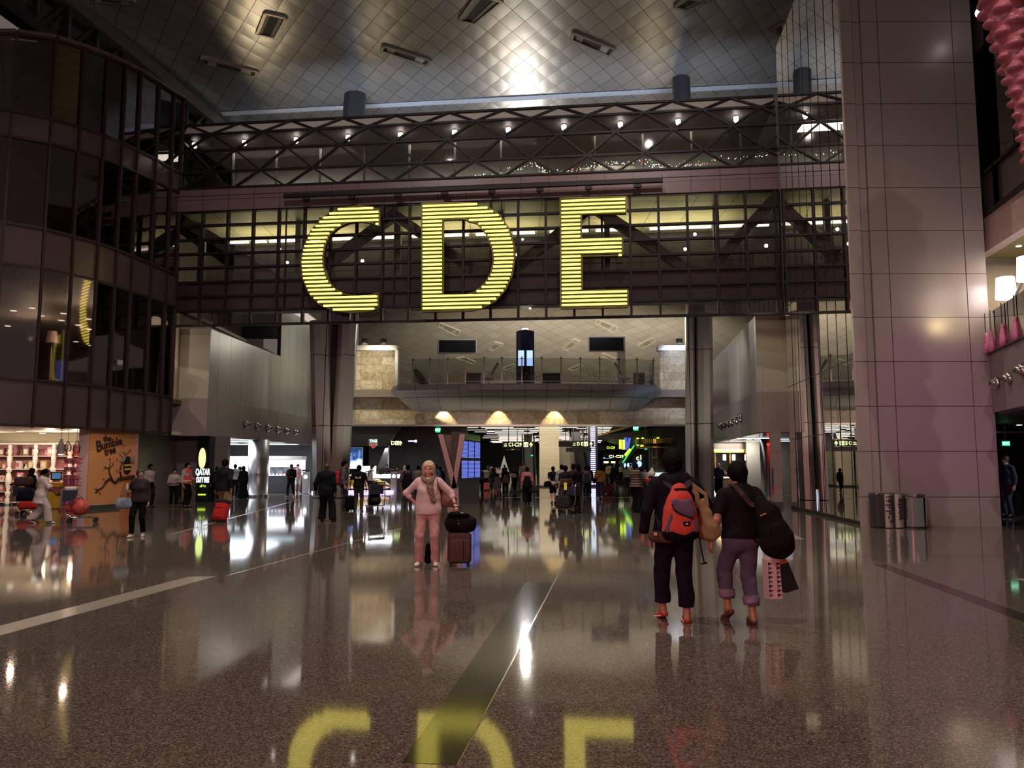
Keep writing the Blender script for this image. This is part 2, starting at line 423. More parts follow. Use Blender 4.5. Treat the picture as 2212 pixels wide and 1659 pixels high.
def person(label, pos, rz, H=1.75, vox=.014, fem=False, skin=SKIN2, hair=BLACKHAIR, hstyle='short',
           top=None, sleeve=.5, hem=.98, bottom=None, blen=.10, shoes=None, feet=None, wr=None, wl=None, pr=None, pl=None,
           lean=0.0, yaw=0.0, wide=1.0, belly=0.0, dress=None, hood=False, group=None, hip=0.0, sandals=False, handcurl=.45, loose=0.0, noise=.004,
           handdir=(None, None), handn=(None, None), eyes=False, nod=0.0, fkeys=None, bare=False, foldscale=18., extra_top=None, extra_hair=None, coll=None):
    k = H / 1.75
    T = thing('person', label, 'person', pos, rz, group)
    hw = (.10 if fem else .092) * k; sw = (.165 if fem else .185) * k * wide
    fine = vox < .009
    # feet: ankle targets (x, y, z, pitch) right then left
    feet = feet or ((.10, .0, 0, 0), (-.10, .0, 0, 0))
    pel = A3(hip, 0, .925 * k); th = .425 * k; sh = .425 * k
    drop = 0
    for (fx, fy, fz, fp), s in zip(feet, (1, -1)):
        hp = pel + A3(s * hw, 0, 0); an = A3(fx * k, fy * k, (.085 + fz) * k)
        L = np.linalg.norm((hp - an)); 
        if L > (th + sh) * .995:
            dz = hp[2] - an[2]; hor2 = L * L - dz * dz; need = math.sqrt(max(.01, ((th + sh) * .995) ** 2 - hor2)); drop = max(drop, dz - need)
    pel[2] -= drop
    def tp(p):  # lean the trunk about the pelvis
        p = A3(*p) * k; p = p + A3(hip, 0, -drop); q = p - pel
        c, s = math.cos(lean), math.sin(lean)
        return pel + A3(q[0], q[1] * c + q[2] * s, -q[1] * s + q[2] * c)
    hz = 1.615
    hc_ = tp((0, .018, hz))
    def hd(x, y, z):  # head-local
        p = A3(x, y, z) * k; c, s = math.cos(nod), math.sin(nod); p = A3(p[0], p[1] * c + p[2] * s, -p[1] * s + p[2] * c)
        c, s = math.cos(yaw), math.sin(yaw); return hc_ + A3(p[0] * c - p[1] * s, p[0] * s + p[1] * c, p[2])
    shR, shL = tp((sw / k, -.015, 1.405)), tp((-sw / k, -.015, 1.405))
    ua, fa = .29 * k, .255 * k
    wr = tp(wr) if wr is not None else shR + A3(.075, .03, -.525) * k
    wl = tp(wl) if wl is not None else shL + A3(-.075, .03, -.525) * k
    eR, wR = ik(shR, wr, ua, fa, pr or (.25, -1, -.1)); eL, wL = ik(shL, wl, ua, fa, pl or (-.25, -1, -.1))
    legs = []
    for (fx, fy, fz, fp), s in zip(feet, (1, -1)):
        hp = pel + A3(s * hw, 0, -.01 * k); an = A3(fx * k, fy * k, (.085 + fz) * k)
        kn, an = ik(hp, an, th, sh, (s * .12, 1, 0)); legs.append((hp, kn, an, fp, s))
    # ---- shapes with an offset, used by body (0) and clothing
    def trunk(S, o, w=1.0, up=True):
        S.cone(tp((-.055, -.01, .93)), tp((.055, -.01, .93)), (.125 + o) * k, k=.05, s=(1, .86 + belly * .2, 1))
        S.cone(tp((0, .0, .96)), tp((0, .004 + belly * .03, 1.13)), (.150 * w + o + belly * .03) * k, ((.128 if not fem else .118) * w + o + belly * .045) * k, k=.06, s=(1.06, .80 + belly * .12, 1))
        S.cone(tp((0, .0, 1.14)), tp((0, -.008, 1.33)), ((.128 if not fem else .118) * w + o + belly * .03) * k, (.142 * w + o) * k, k=.06, s=(1.12, .76, 1))
        if fem:
            for s in (1, -1): S.ball(tp((s * .07, .075, 1.26)), (.062 + o * .8) * k, k=.05)
        else: S.cone(tp((-.07, .05, 1.30)), tp((.07, .05, 1.30)), (.068 + o) * k, k=.06)
        S.cone(shR + (shL - shR) * .10, shL + (shR - shL) * .10, (.052 + o * .8) * k, k=.05)
        S.cone(tp((0, -.03, 1.37)), tp((0, -.012, 1.50)), (.10 + o) * k, (.050 + o * .7) * k, k=.09)
    def arm(S, o, frac, side, cutend=True):
        a, e, w = (shR, eR, wR) if side > 0 else (shL, eL, wL)
        r0, r1, r2 = (.052, .040, .026) if not fem else (.046, .036, .023)
        f1 = min(1, frac * 2)
        q = a + (e - a) * f1; cut = ((q, unit(e - a)),) if (cutend and f1 < 1) else ()
        S.cone(a, q if f1 < 1 else e, (r0 + o) * k, (r0 + (r1 - r0) * f1 + o) * k, k=.045, cut=cut)
        if frac > .5:
            f2 = (frac - .5) * 2; q = e + (w - e) * f2
            S.cone(e, q, (r1 + o) * k, (r1 + (r2 - r1) * f2 + o * .9) * k, k=.02, cut=((q, unit(w - e)),) if cutend else ())
    def leg(S, o, l, s_, zmin=None, flare=0.0, lo=0.0):
        hp, kn, an, fp, sd = s_
        cut = ((A3(0, 0, zmin), A3(0, 0, -1)),) if zmin is not None else ()
        S.cone(hp, kn, (.088 + o) * k, (.056 + o + lo * .5) * k, k=.04, cut=cut)
        S.cone(kn, an, (.054 + o + lo * .5) * k, (.036 + o + flare + lo) * k, k=.02, cut=cut)
        if l: S.cone(kn + (an - kn) * .18 + A3(0, -.02, 0) * k, kn + (an - kn) * .5 + A3(0, -.012, 0) * k, (.047 + o * .8) * k, (.036 + o * .8) * k, k=.03, cut=cut)
    def foot(S, o, s_, sole=False):
        hp, kn, an, fp, sd = s_
        f = A3(math.sin(sd * .16), math.cos(sd * .16), 0); c, s = math.cos(fp), math.sin(fp)
        f2 = f * c + A3(0, 0, -s); dn = A3(0, 0, -1) * c - f * s
        heel = an + dn * .052 * k - f2 * .035 * k; ball = an + dn * .058 * k + f2 * .125 * k; toe = an + dn * .064 * k + f2 * .175 * k
        return an, heel, ball, toe, f2, dn
    # ---- body
    S = SDF(vox)
    trunk(S, 0)
    S.cone(tp((0, -.012, 1.44)), tp((0, .0, 1.56)), .056 * k, .052 * k, k=.03)
    for s in (1, -1): arm(S, 0, 1.0, s, False)
    for l in legs: leg(S, 0, True, l)
    for l in legs:
        an, heel, bl, toe, f2, dn = foot(S, 0, l)
        S.cone(an, heel, .036 * k, .030 * k, k=.02); S.cone(an + f2 * .01, bl, .034 * k, .030 * k, k=.025); S.cone(bl, toe, .030 * k, .020 * k, k=.02, s=(1.15, 1, .8)); S.cone(heel, bl, .028 * k, .03 * k, k=.02)
    S.ball(hd(0, -.008, .035), .098 * k, k=.02, s=(.80, .96, 1.0))
    S.cone(hd(0, .02, -.005), hd(0, .052, -.088), .066 * k, .033 * k, k=.03, s=(.95, 1, 1))
    if fine:
        for s in (1, -1):
            S.ball(hd(s * .034, .086, .010), .016 * k, k=.012, sub=True)
            S.ball(hd(s * .040, .066, -.032), .024 * k, k=.02)
        S.cone(hd(-.03, .090, .028), hd(.03, .090, .028), .011 * k, k=.02)
        S.cone(hd(0, .094, .012), hd(0, .114, -.026), .0075 * k, .0125 * k, k=.010)
        for s in (1, -1): S.ball(hd(s * .012, .102, -.03), .008 * k, k=.008)
        S.cone(hd(-.017, .092, -.056), hd(.017, .092, -.056), .007 * k, k=.005); S.cone(hd(-.014, .090, -.067), hd(.014, .090, -.067), .0075 * k, k=.005)
        S.cone(hd(-.014, .099, -.0615), hd(.014, .099, -.0615), .0022 * k, k=.004, sub=True)
    else: S.cone(hd(0, .085, .012), hd(0, .105, -.028), .010 * k, .015 * k, k=.015)
    for s in (1, -1): S.ball(hd(s * .077, -.006, -.008), .031 * k, k=.012, s=(.36, .72, 1.0))
    for side, e, w, hdv, hn in ((1, eR, wR, handdir[0], handn[0]), (-1, eL, wL, handdir[1], handn[1])):
        d = unit(hdv) if hdv is not None else unit(unit(w - e) + A3(0, .12, -.2)); nn = hn if hn is not None else (-side, .15, 0)
        if vox < .0125: hand(S, w, d, nn, side if True else 0, curl=handcurl, sc=k * (.92 if fem else 1.0) * (1.25 if vox > .008 else 1.05))
        else: S.cone(w, w + d * .09 * k, .030 * k, .030 * k, k=.02, s=(.8, 1, 1)); S.cone(w + d * .09 * k, w + d * .155 * k, .026 * k, .016 * k, k=.02)
    body = sdf_obj('body', S.mesh(), skin, T)
    # ---- trousers or skirt
    cv = vox if vox < .012 else vox * .9
    if bottom is not None:
        S = SDF(cv); o = .014 + loose
        S.cone(tp((-.055, -.012, .935)), tp((.055, -.012, .935)), (.125 + o) * k, k=.05, s=(1, .88, 1))
        S.cone(tp((0, -.002, .96)), tp((0, .0, 1.06)), (.150 + o * .8) * k, (.142 + o * .8) * k, k=.05, s=(1.06, .82, 1))
        for l in legs: leg(S, o, True, l, zmin=blen * k + l[2][2] - .085 * k if blen < .3 else blen * k, flare=.006 + loose * .4, lo=.007 + loose * .8)
        pt = tp((0, 0, 1.03)); up = tp((0, 0, 1.2)) - pt
        sdf_obj('trousers' if blen < .45 else 'shorts', S.mesh(cuts=((pt, up),), noise=noise * (1.2 if fine else .8), nf=foldscale, seed=1.7), bottom, T)
    if dress is not None:
        S = SDF(cv); zt, zb, rb, dm = dress
        S.cone(tp((0, -.01, zt)), (hip, -.02, zb * k), .135 * k, rb * k, k=.05, s=(1, .85, 1), cut=((A3(0, 0, zb * k), A3(0, 0, -1)),))
        sdf_obj('skirt', S.mesh(noise=.008, nf=26), dm, T)
    if top is not None:
        S = SDF(cv); o = .029 + loose * .8
        trunk(S, o)
        if hem < .965: S.cone(tp((0, -.005, .95)), tp((0, -.005, hem - .02)), (.155 + o) * k, (.157 + o + loose + max(0, .9 - hem) * .06) * k, k=.04, s=(1.06, .86, 1))
        for s in (1, -1): arm(S, o * .60, sleeve, s)
        if extra_top: extra_top(S, tp, k)
        cuts = [(tp((0, 0, hem)), tp((0, 0, hem - .2)) - tp((0, 0, hem)))]
        nk = tp((0, 0, 1.515)); cuts.append((nk, tp((0, .06, 1.7)) - nk))
        mm = S.mesh(cuts=cuts if not hood else cuts[:1], noise=noise, nf=foldscale * .8, seed=.4)
        sdf_obj('top', mm, top if not isinstance(top, tuple) else top[0], T, mfn=None)
    # ---- hair
    if hstyle:
        S = SDF(min(vox, .011)); o = .016
        f = lambda t, n: (hd(*t), hd(*n) - hd(0, 0, 0))
        if hstyle == 'short':
            S.ball(hd(0, -.012, .042), .114 * k, k=.02, s=(.83, .96, .98)); S.cone(hd(0, -.06, .02), hd(0, -.06, -.055), .065 * k, .045 * k, k=.03)
            cuts = (f((0, .062, .040), (0, .8, -.55)), f((0, 0, -.085), (0, .25, -1)))
        elif hstyle == 'mop':
            S.ball(hd(0, -.012, .045), .127 * k, k=.02, s=(.86, .95, .97)); S.cone(hd(0, -.055, .03), hd(0, -.052, -.06), .082 * k, .058 * k, k=.03)
            S.cone(hd(.05, -.02, .03), hd(.065, -.01, -.02), .05 * k, .03 * k, k=.03); S.cone(hd(-.05, -.02, .03), hd(-.065, -.01, -.02), .05 * k, .03 * k, k=.03)
            cuts = (f((0, .07, .030), (0, .8, -.5)), f((0, 0, -.105), (0, .2, -1)))
        elif hstyle == 'bob':
            S.ball(hd(0, -.012, .042), .126 * k, k=.02, s=(.88, .95, .98))
            for s in (1, -1): S.cone(hd(s * .070, -.010, .03), hd(s * .078, .005, -.048), .042 * k, .026 * k, k=.03)
            S.cone(hd(0, -.06, .02), hd(0, -.065, -.07), .075 * k, .05 * k, k=.03)
            for x, z in ((-.05, .09), (-.015, .1), (.025, .098), (.055, .088)): S.cone(hd(x, .05, z), hd(x * 1.25, .092, z - .035), .026 * k, .014 * k, k=.012)
            cuts = (f((0, .080, .034), (0, .8, -.42)), )
        elif hstyle == 'long':
            S.ball(hd(0, -.012, .042), .118 * k, k=.02, s=(.85, .96, .98))
            S.cone(hd(0, -.06, .02), hd(0, -.085, -.22), .075 * k, .06 * k, k=.03, s=(1.2, .8, 1))
            for s in (1, -1): S.cone(hd(s * .072, -.015, .03), hd(s * .075, -.02, -.16), .034 * k, .022 * k, k=.03)
            cuts = (f((0, .068, .036), (0, .8, -.45)), )
        elif hstyle == 'tail':
            S.ball(hd(0, -.012, .042), .114 * k, k=.02, s=(.84, .96, .98)); S.cone(hd(0, -.11, .05), hd(0, -.15, -.10), .035 * k, .018 * k, k=.02)
            cuts = (f((0, .062, .040), (0, .8, -.55)), f((0, 0, -.07), (0, .25, -1)))
        elif hstyle == 'scarf':
            S.ball(hd(0, -.006, .036), .120 * k, k=.02, s=(.86, .98, .98)); S.cone(hd(0, -.02, -.02), tp((0, -.01, 1.45)), .088 * k, .10 * k, k=.04)
            S.cone(tp((-.1, -.01, 1.43)), tp((.1, -.01, 1.43)), .075 * k, k=.04)
            S.cone(hd(0, .11, .045), hd(0, .10, -.05), .062 * k, .048 * k, k=.02, sub=True)
            cuts = ()
        if extra_hair: extra_hair(S, hd, k)
        sdf_obj('head_scarf' if hstyle == 'scarf' else 'hair', S.mesh(cuts=cuts, noise=.0022 if fine else 0, nf=70), hair, T)
    # ---- shoes
    if shoes is not None:
        for l in legs:
            an, heel, bl, toe, f2, dn = foot(S, 0, l); S = SDF(min(vox, .011))
            S.cone(heel - f2 * .004, bl, .040 * k, .041 * k, k=.02, s=(1, 1, 1)); S.cone(bl, toe + f2 * .012, .040 * k, .027 * k, k=.02, s=(1.12, 1, .85))
            if not sandals: S.cone(an - f2 * .008 * k, an + dn * .03 * k, .043 * k, .044 * k, k=.02)
            cuts = [(an + dn * .0845 * k, dn)]
            if sandals: cuts.append((an + dn * .030 * k - f2 * .02, -dn + f2 * -.25))
            else: cuts.append((an - dn * .012 * k, -dn))
            so = sdf_obj('shoe', S.mesh(cuts=cuts), shoes, T)
    if eyes:
        for s in (1, -1):
            e = MB().ball(tuple(hd(s * .033, .0758, .008)), (.0098 * k, .0105 * k, .0074 * k), 10).build('eye', mat('eye_white', (.6, .52, .48), .2), T, smooth=True)
            MB().ball(tuple(hd(s * .033, .0835, .008)), .0048 * k, 8).build('iris', mat('eye_iris', (.03, .05, .07), .2), e, smooth=True)
            MB().tube([tuple(hd(s * .018, .099, .030)), tuple(hd(s * .033, .098, .035)), tuple(hd(s * .050, .086, .031))], .0035, 6).build('eyebrow', mat('eyebrow', (.18, .10, .06), .7), T, smooth=True)
        MB().tube([tuple(hd(-.018, .0945, -.0612)), tuple(hd(0, .1005, -.0605)), tuple(hd(.018, .0945, -.0612))], .0045, 6).build('lips', mat('lips', (.42, .10, .09), .4), T, smooth=True)
    T['_j'] = 0
    del T['_j']
    J = dict(tp=tp, hd=hd, wR=wR, wL=wL, eR=eR, eL=eL, shR=shR, shL=shL, k=k, legs=legs, pel=pel)
    def W(p):
        c, s = math.cos(rz), math.sin(rz); return (pos[0] + p[0] * c - p[1] * s, pos[1] + p[0] * s + p[1] * c, pos[2] + p[2])
    J['W'] = W
    return T, J
# ------------------------------------------------------------------ shared materials
ALU = mat('brushed_steel', (.45, .44, .43), .32, 1.0, var=.05, scale=3)
STEEL = mat('polished_steel', (.6, .59, .58), .12, 1.0, var=.03)
DARKM = mat('dark_metal', (.030, .026, .025), .4, .3, var=.1)
MULL = mat('mullion_bronze', (.014, .009, .010), .5, 0, var=.1, spec=.25)
BLACK = mat('matt_black', (.012, .012, .013), .5, var=.1)
CHAR = mat('charcoal_wall', (.035, .033, .036), .5, var=.12, scale=.6)
WHITE = mat('white_paint', (.7, .69, .66), .5, var=.04)
PINKW = mat('pink_wall_paint', (.62, .46, .46), .45, var=.05, scale=.5)
BEIGE = mat('beige_panel', (.48, .43, .34), .4, var=.05, scale=.4)
MAUVE = panelled('mauve_fascia_panels', (.17, .105, .11), (1.15, .5), lw=.02, rough=.35, axes='xz', var=.06)
GL_CLEAR = glass('clear_glass', (.82, .84, .82), rough=.01, boost=.02)
GL_BRIDGE = glass('bridge_glass', (.72, .70, .66), (.9, .85, .88), rough=.02, boost=.035)
GL_FACADE = glass('facade_glass', (.50, .46, .44), (.9, .82, .84), rough=.03, boost=.13)
GL_DARK = mat('dark_spandrel_glass', (.040, .026, .028), .13, var=.10, scale=.35, spec=.6)
GL_MIRR = glass('mirror_glass', (.25, .24, .24), (.92, .90, .88), rough=.012, boost=.42, wave=.002)
LED_W = glow('led_white', (1.0, .93, 1.0), 7.0)
LED_STRIP = glow('led_strip_white', (1.0, .88, .74), 6.0)
SPOT_W = glow('spot_white', (1.0, .93, 1.0), 22.0)
SPOT_S = glow('spot_soft', (1.0, .9, .78), 5.0)
YEL = glow('led_yellow', (1.0, .85, .14), 2.9)
GREEN = glow('exit_green', (.02, .85, .30), 1.5)
LIME = glow('sign_lime', (.62, .95, .05), 1.6)
LIMEW = glow('sign_pale_lime', (.85, 1.0, .45), 1.8)
BLUEW = glow('sign_blue_white', (.45, .5, 1.0), 2.5)
def marker(): pass
# ------------------------------------------------------------------ floor
m = bpy.data.materials.new('polished_terrazzo'); nt, N, L = nodes_of(m); b = N['Principled BSDF']
tc = N.new('ShaderNodeTexCoord')
vo = N.new('ShaderNodeTexVoronoi'); vo.inputs['Scale'].default_value = 105
L.new(tc.outputs['Object'], vo.inputs['Vector'])
rp = N.new('ShaderNodeValToRGB'); cr = rp.color_ramp
cr.elements[0].color = (.045, .037, .032, 1); cr.elements[1].color = (.28, .235, .195, 1); cr.elements[1].position = 1.0
e = cr.elements.new(.35); e.color = (.085, .068, .057, 1); e = cr.elements.new(.72); e.color = (.15, .12, .10, 1); e = cr.elements.new(.9); e.color = (.21, .17, .145, 1)
sx = N.new('ShaderNodeSeparateColor'); L.new(vo.outputs['Color'], sx.inputs[0]); L.new(sx.outputs[0], rp.inputs['Fac'])
nz = N.new('ShaderNodeTexNoise'); nz.inputs['Scale'].default_value = .5; L.new(tc.outputs['Object'], nz.inputs['Vector'])
mr = N.new('ShaderNodeMapRange'); mr.inputs['To Min'].default_value = .85; mr.inputs['To Max'].default_value = 1.15; L.new(nz.outputs['Fac'], mr.inputs['Value'])
sc = N.new('ShaderNodeVectorMath'); sc.operation = 'SCALE'; L.new(rp.outputs['Color'], sc.inputs[0]); L.new(mr.outputs['Result'], sc.inputs['Scale'])
L.new(sc.outputs['Vector'], b.inputs['Base Color'])
b.inputs['Roughness'].default_value = .055; b.inputs['IOR'].default_value = 1.5
wv = N.new('ShaderNodeTexNoise'); wv.inputs['Scale'].default_value = 1.3; wv.inputs['Detail'].default_value = 1; L.new(tc.outputs['Object'], wv.inputs['Vector'])
bp = N.new('ShaderNodeBump'); bp.inputs['Strength'].default_value = .012; bp.inputs['Distance'].default_value = .02; L.new(wv.outputs['Fac'], bp.inputs['Height']); L.new(bp.outputs['Normal'], b.inputs['Normal'])
TERR = m
struct('floor', MB().bb((-60, -22, -.3), (60, 150, 0)), TERR)
def inlay(name, pts, mt, z=.002, label=None, cat=None):
    P = [(*fl(*p)[:2], z) for p in pts]
    mb = MB().prism([(x, y, -.01) for x, y, _ in P], (0, 0, .01 + z))
    o = mb.build(name, mt); o['kind'] = 'structure'; return o
INL_D = mat('inlay_dark_stone', (.030, .026, .018), .09, var=.2, scale=40)
INL_W = mat('inlay_white_stone', (.42, .36, .31), .15, var=.15, scale=60)
INL_P = mat('inlay_plum_stone', (.045, .018, .022), .12, var=.2, scale=60)
inlay('floor_stripe_dark', [(868, 1648), (985, 1652), (1198, 1258), (1135, 1258)], INL_D)
inlay('floor_line_pale', [(986, 1654), (989.5, 1654), (1222, 1214), (1219, 1214)], mat('inlay_brass_line', (.16, .12, .07), .2, .3), .003)
inlay('floor_stripe_pale', [(-200, 1418), (-200, 1395), (0, 1352), (407, 1246), (467, 1245), (0, 1373)], INL_W)
inlay('floor_line_pale_left', [(490, 1243), (494, 1243), (870, 1141), (866, 1141)], INL_W)
inlay('floor_stripe_plum', [(1885, 1219), (1915, 1219), (2260, 1343), (2260, 1362)], INL_P)
inlay('floor_stripe_pale_right', [(1672, 1143), (1690, 1143), (1737, 1165), (1704, 1165)], INL_W)
inlay('floor_tip_pale_right', [(2190, 1249), (2240, 1252), (2240, 1262)], INL_W)
inlay('floor_line_pale_back', [(370, 1153), (374, 1154.5), (650, 1079), (648, 1078)], INL_W)
inlay('floor_seam_back', [(1020, 1074.2), (1460, 1074.2), (1460, 1075.2), (1020, 1075.2)], INL_W)
# ------------------------------------------------------------------ ceilings
def diamond_mat(name, col, w, slope, metal, rough, line, lw, tilt=.35):
    m = bpy.data.materials.new(name); nt, N, L = nodes_of(m); b = N['Principled BSDF']
    b.inputs['Metallic'].default_value = metal; b.inputs['Roughness'].default_value = rough
    tc = N.new('ShaderNodeTexCoord'); sp = N.new('ShaderNodeSeparateXYZ'); L.new(tc.outputs['Object'], sp.inputs[0])
    def mth(op, a, c=None):
        n = N.new('ShaderNodeMath'); n.operation = op
        for i, v in enumerate((a, c)):
            if v is None: continue
            if isinstance(v, (int, float)): n.inputs[i].default_value = v
            else: L.new(v, n.inputs[i])
        return n.outputs[0]
    # panels: parallelograms between two families of oblique lines
    p = mth('DIVIDE', mth('ADD', sp.outputs['X'], mth('MULTIPLY', sp.outputs['Y'], slope[0])), w)
    q = mth('DIVIDE', mth('ADD', sp.outputs['X'], mth('MULTIPLY', sp.outputs['Y'], slope[1])), w)
    fp, fq = mth('FRACT', p), mth('FRACT', q)
    ln = mth('MAXIMUM', mth('LESS_THAN', fp, lw), mth('LESS_THAN', fq, lw))
    cb = N.new('ShaderNodeCombineXYZ'); L.new(mth('FLOOR', p), cb.inputs[0]); L.new(mth('FLOOR', q), cb.inputs[1])
    wn = N.new('ShaderNodeTexWhiteNoise'); wn.noise_dimensions = '2D'; L.new(cb.outputs[0], wn.inputs['Vector'])
    mr = N.new('ShaderNodeMapRange'); mr.inputs['To Min'].default_value = .9; mr.inputs['To Max'].default_value = 1.08; L.new(wn.outputs['Value'], mr.inputs['Value'])
    sc = N.new('ShaderNodeVectorMath'); sc.operation = 'SCALE'; sc.inputs[0].default_value = col; L.new(mr.outputs['Result'], sc.inputs['Scale'])
    mx = N.new('ShaderNodeMix'); mx.data_type = 'RGBA'; L.new(ln, mx.inputs['Factor']); L.new(sc.outputs['Vector'], mx.inputs['A']); mx.inputs['B'].default_value = (*line, 1)
    L.new(mx.outputs['Result'], b.inputs['Base Color'])
    # each panel is slightly pillowed: height falls to its edges
    hgt = mth('MULTIPLY', mth('MULTIPLY', fp, mth('SUBTRACT', 1, fp)), mth('MULTIPLY', fq, mth('SUBTRACT', 1, fq)))
    bp = N.new('ShaderNodeBump'); bp.inputs['Strength'].default_value = tilt; bp.inputs['Distance'].default_value = .5 * w; L.new(hgt, bp.inputs['Height']); L.new(bp.outputs['Normal'], b.inputs['Normal'])
    MATS[name] = m; return m
CEIL_Z = 21.5
CM = diamond_mat('metal_diamond_ceiling', (.50, .49, .48), 1.15, (.66, -.66), .62, .30, (.05, .05, .055), .026, .20)
CM2 = diamond_mat('metal_diamond_ceiling_far', (.60, .56, .48), 1.9, (.8, -.8), .15, .5, (.20, .17, .13), .022, .10)
mb = MB()
prof = [(-22, 22.6), (-5, 22.2), (10, 21.8), (20, 21.5), (30, 21.5), (38, 21.5), (44, 21.4), (48, 21.0)]
def vault(mb, prof, x0, x1, nx=2):
    for (ya, za), (yb, zb) in zip(prof[:-1], prof[1:]):
        mb.add([(x0, ya, za), (x1, ya, za), (x1, yb, zb), (x0, yb, zb)], [(0, 1, 2, 3)])
        mb.add([(x0, ya, za + .3), (x1, ya, za + .3), (x1, yb, zb + .3), (x0, yb, zb + .3)], [(0, 3, 2, 1)])
vault(mb, prof, -22, 60); struct('ceiling', mb, CM)
prof2 = [(47.5, 20.9), (56, 20.0), (66, 18.3), (76, 16.2), (86, 14.3), (96, 12.2), (104, 9.8), (109, 7.0)]
mb = MB(); vault(mb, prof2, -21, 34); struct('ceiling_far_vault', mb, CM2)
def ceil_z(prof, y):
    for (ya, za), (yb, zb) in zip(prof[:-1], prof[1:]):
        if ya <= y <= yb: return za + (zb - za) * (y - ya) / (yb - ya)
    return prof[-1][1]
def on_ceiling(px, py, prof):
    r = ray(px, py); lo_, hi_ = prof[0][0], prof[-1][0]
    for _ in range(60):
        md = (lo_ + hi_) / 2
        if HC + r[2] * md < ceil_z(prof, md): lo_ = md
        else: hi_ = md
    return (r[0] * lo_, lo_, ceil_z(prof, lo_))
# pale joint band across the ceiling, where the columns meet it
a_, c_ = on_ceiling(480, 244, prof), on_ceiling(1690, 181, prof)
mb = MB().prism([(a_[0], a_[1] - .2, a_[2] - .03), (c_[0], c_[1] - .2, c_[2] - .03), (c_[0], c_[1] + .25, c_[2] - .03), (a_[0], a_[1] + .25, a_[2] - .03)], (0, 0, -.03))
struct('trim_1', mb, mat('pale_joint', (.62, .66, .74), .5))
# dark slot skylights, each a thing with frame, well and inner baffle
SKF = mat('skylight_frame', (.40, .36, .30), .35, .6); SKW = mat('skylight_well', (.05, .042, .036), .6); SKB = mat('skylight_baffle', (.5, .48, .42), .5)
def skylight(quadpx, prof, label, group, fm=SKF, wm=SKW, lit=False):
    P = [Vector(on_ceiling(x, y, prof)) for x, y in quadpx]
    c = sum(P, Vector()) / 4
    T = thing('skylight', label, 'skylight', c - Vector((0, 0, .02)), group=group)
    dn = Vector((0, 0, -.05)); mb = MB()
    for i in range(4):
        a, b_ = P[i], P[(i + 1) % 4]
        mb.bar(a + dn, b_ + dn, .14, .10)
    mb.build('frame', fm, T, world=True)
    up = Vector((0, 0, -.035))
    MB().prism([tuple(p + up) for p in P], (0, 0, .02)).build('well', wm, T, world=True)
    # inner baffles: pale flaps near both ends
    for t0, t1, mt in ((.08, .24, SKB), (.72, .92, SKB)):
        q = [P[0].lerp(P[1], t0), P[0].lerp(P[1], t1), P[3].lerp(P[2], t1), P[3].lerp(P[2], t0)]
        q = [tuple(v.lerp(c, .06) + Vector((0, 0, -.055))) for v in q]
        MB().prism(q, (0, 0, .015)).build('baffle', mt, T, world=True)
    return T
SKL = [([(573, 26), (618, 36), (594, 80), (555, 71)], 'near square dark skylight high in the metal ceiling over the glass building'),
       ([(437, 124), (556, 152), (552, 163), (437, 136)], 'thin slanted skylight slot closest to the curved dark facade'),
       ([(828, 96), (930, 127), (922, 139), (824, 107)], 'slanted skylight slot above the letter D on the metal ceiling'),
       ([(1030, -14), (1085, 0), (1026, 49), (992, 41)], 'large dark skylight cut off by the top of the picture, above letters D and E'),
       ([(1238, 68), (1328, 103), (1316, 118), (1234, 83)], 'slanted skylight slot on the metal ceiling above the letter E'),
       ([(1480, -8), (1524, 0), (1482, 20), (1457, 12)], 'small skylight at the top edge between letter E and the mirror wall'),
       ([(1662, 62), (1697, 44), (1700, 68), (1682, 74)], 'small skylight half hidden by the top of the mirror glass wall'),
       ([(195, -10), (290, 0), (288, 8), (196, 2)], 'dim skylight sliver at the top edge above the curved facade')]
for q, lb in SKL: skylight(q, prof, lb, 'skylights in the metal ceiling')
SKF2 = mat('skylight_frame_pale', (.7, .64, .52), .5); SKW2 = mat('skylight_well_pale', (.34, .30, .23), .6)
SK2 = [([(950, 696), (994, 714), (985, 724), (946, 704)], 'pale skylight on the far vault under the bridge beside the roof truss'),
       ([(1290, 688), (1334, 706), (1325, 716), (1286, 697)], 'pale skylight on the far vault just under the letter E'),
       ([(1055, 752), (1070, 738), (1086, 742), (1064, 757)], 'small pale skylight on the far vault between black screen and dark blue tower'),
       ([(1215, 752), (1240, 732), (1252, 737), (1226, 756)], 'pale skylight on the far vault right beside the dark blue tower'),
       ([(1378, 745), (1408, 729), (1418, 735), (1388, 752)], 'pale skylight on the far vault beyond the patterned post'),
       ([(986, 773), (1000, 770), (1026, 780), (1020, 785)], 'small pale skylight low on the vault above the left half of the balustrade'),
       ([(1228, 797), (1254, 786), (1258, 792), (1236, 800)], 'lowest pale skylight over the right half of the balustrade'),
       ([(1085, 795), (1108, 786), (1112, 791), (1092, 799)], 'lowest pale skylight beside the foot of the dark blue tower'),
       ([(1302, 762), (1330, 775), (1326, 780), (1300, 768)], 'pale skylight curving low on the vault under the patterned screen')]
for q, lb in SK2: skylight(q, prof2, lb, 'skylights in the far vault', SKF2, SKW2)
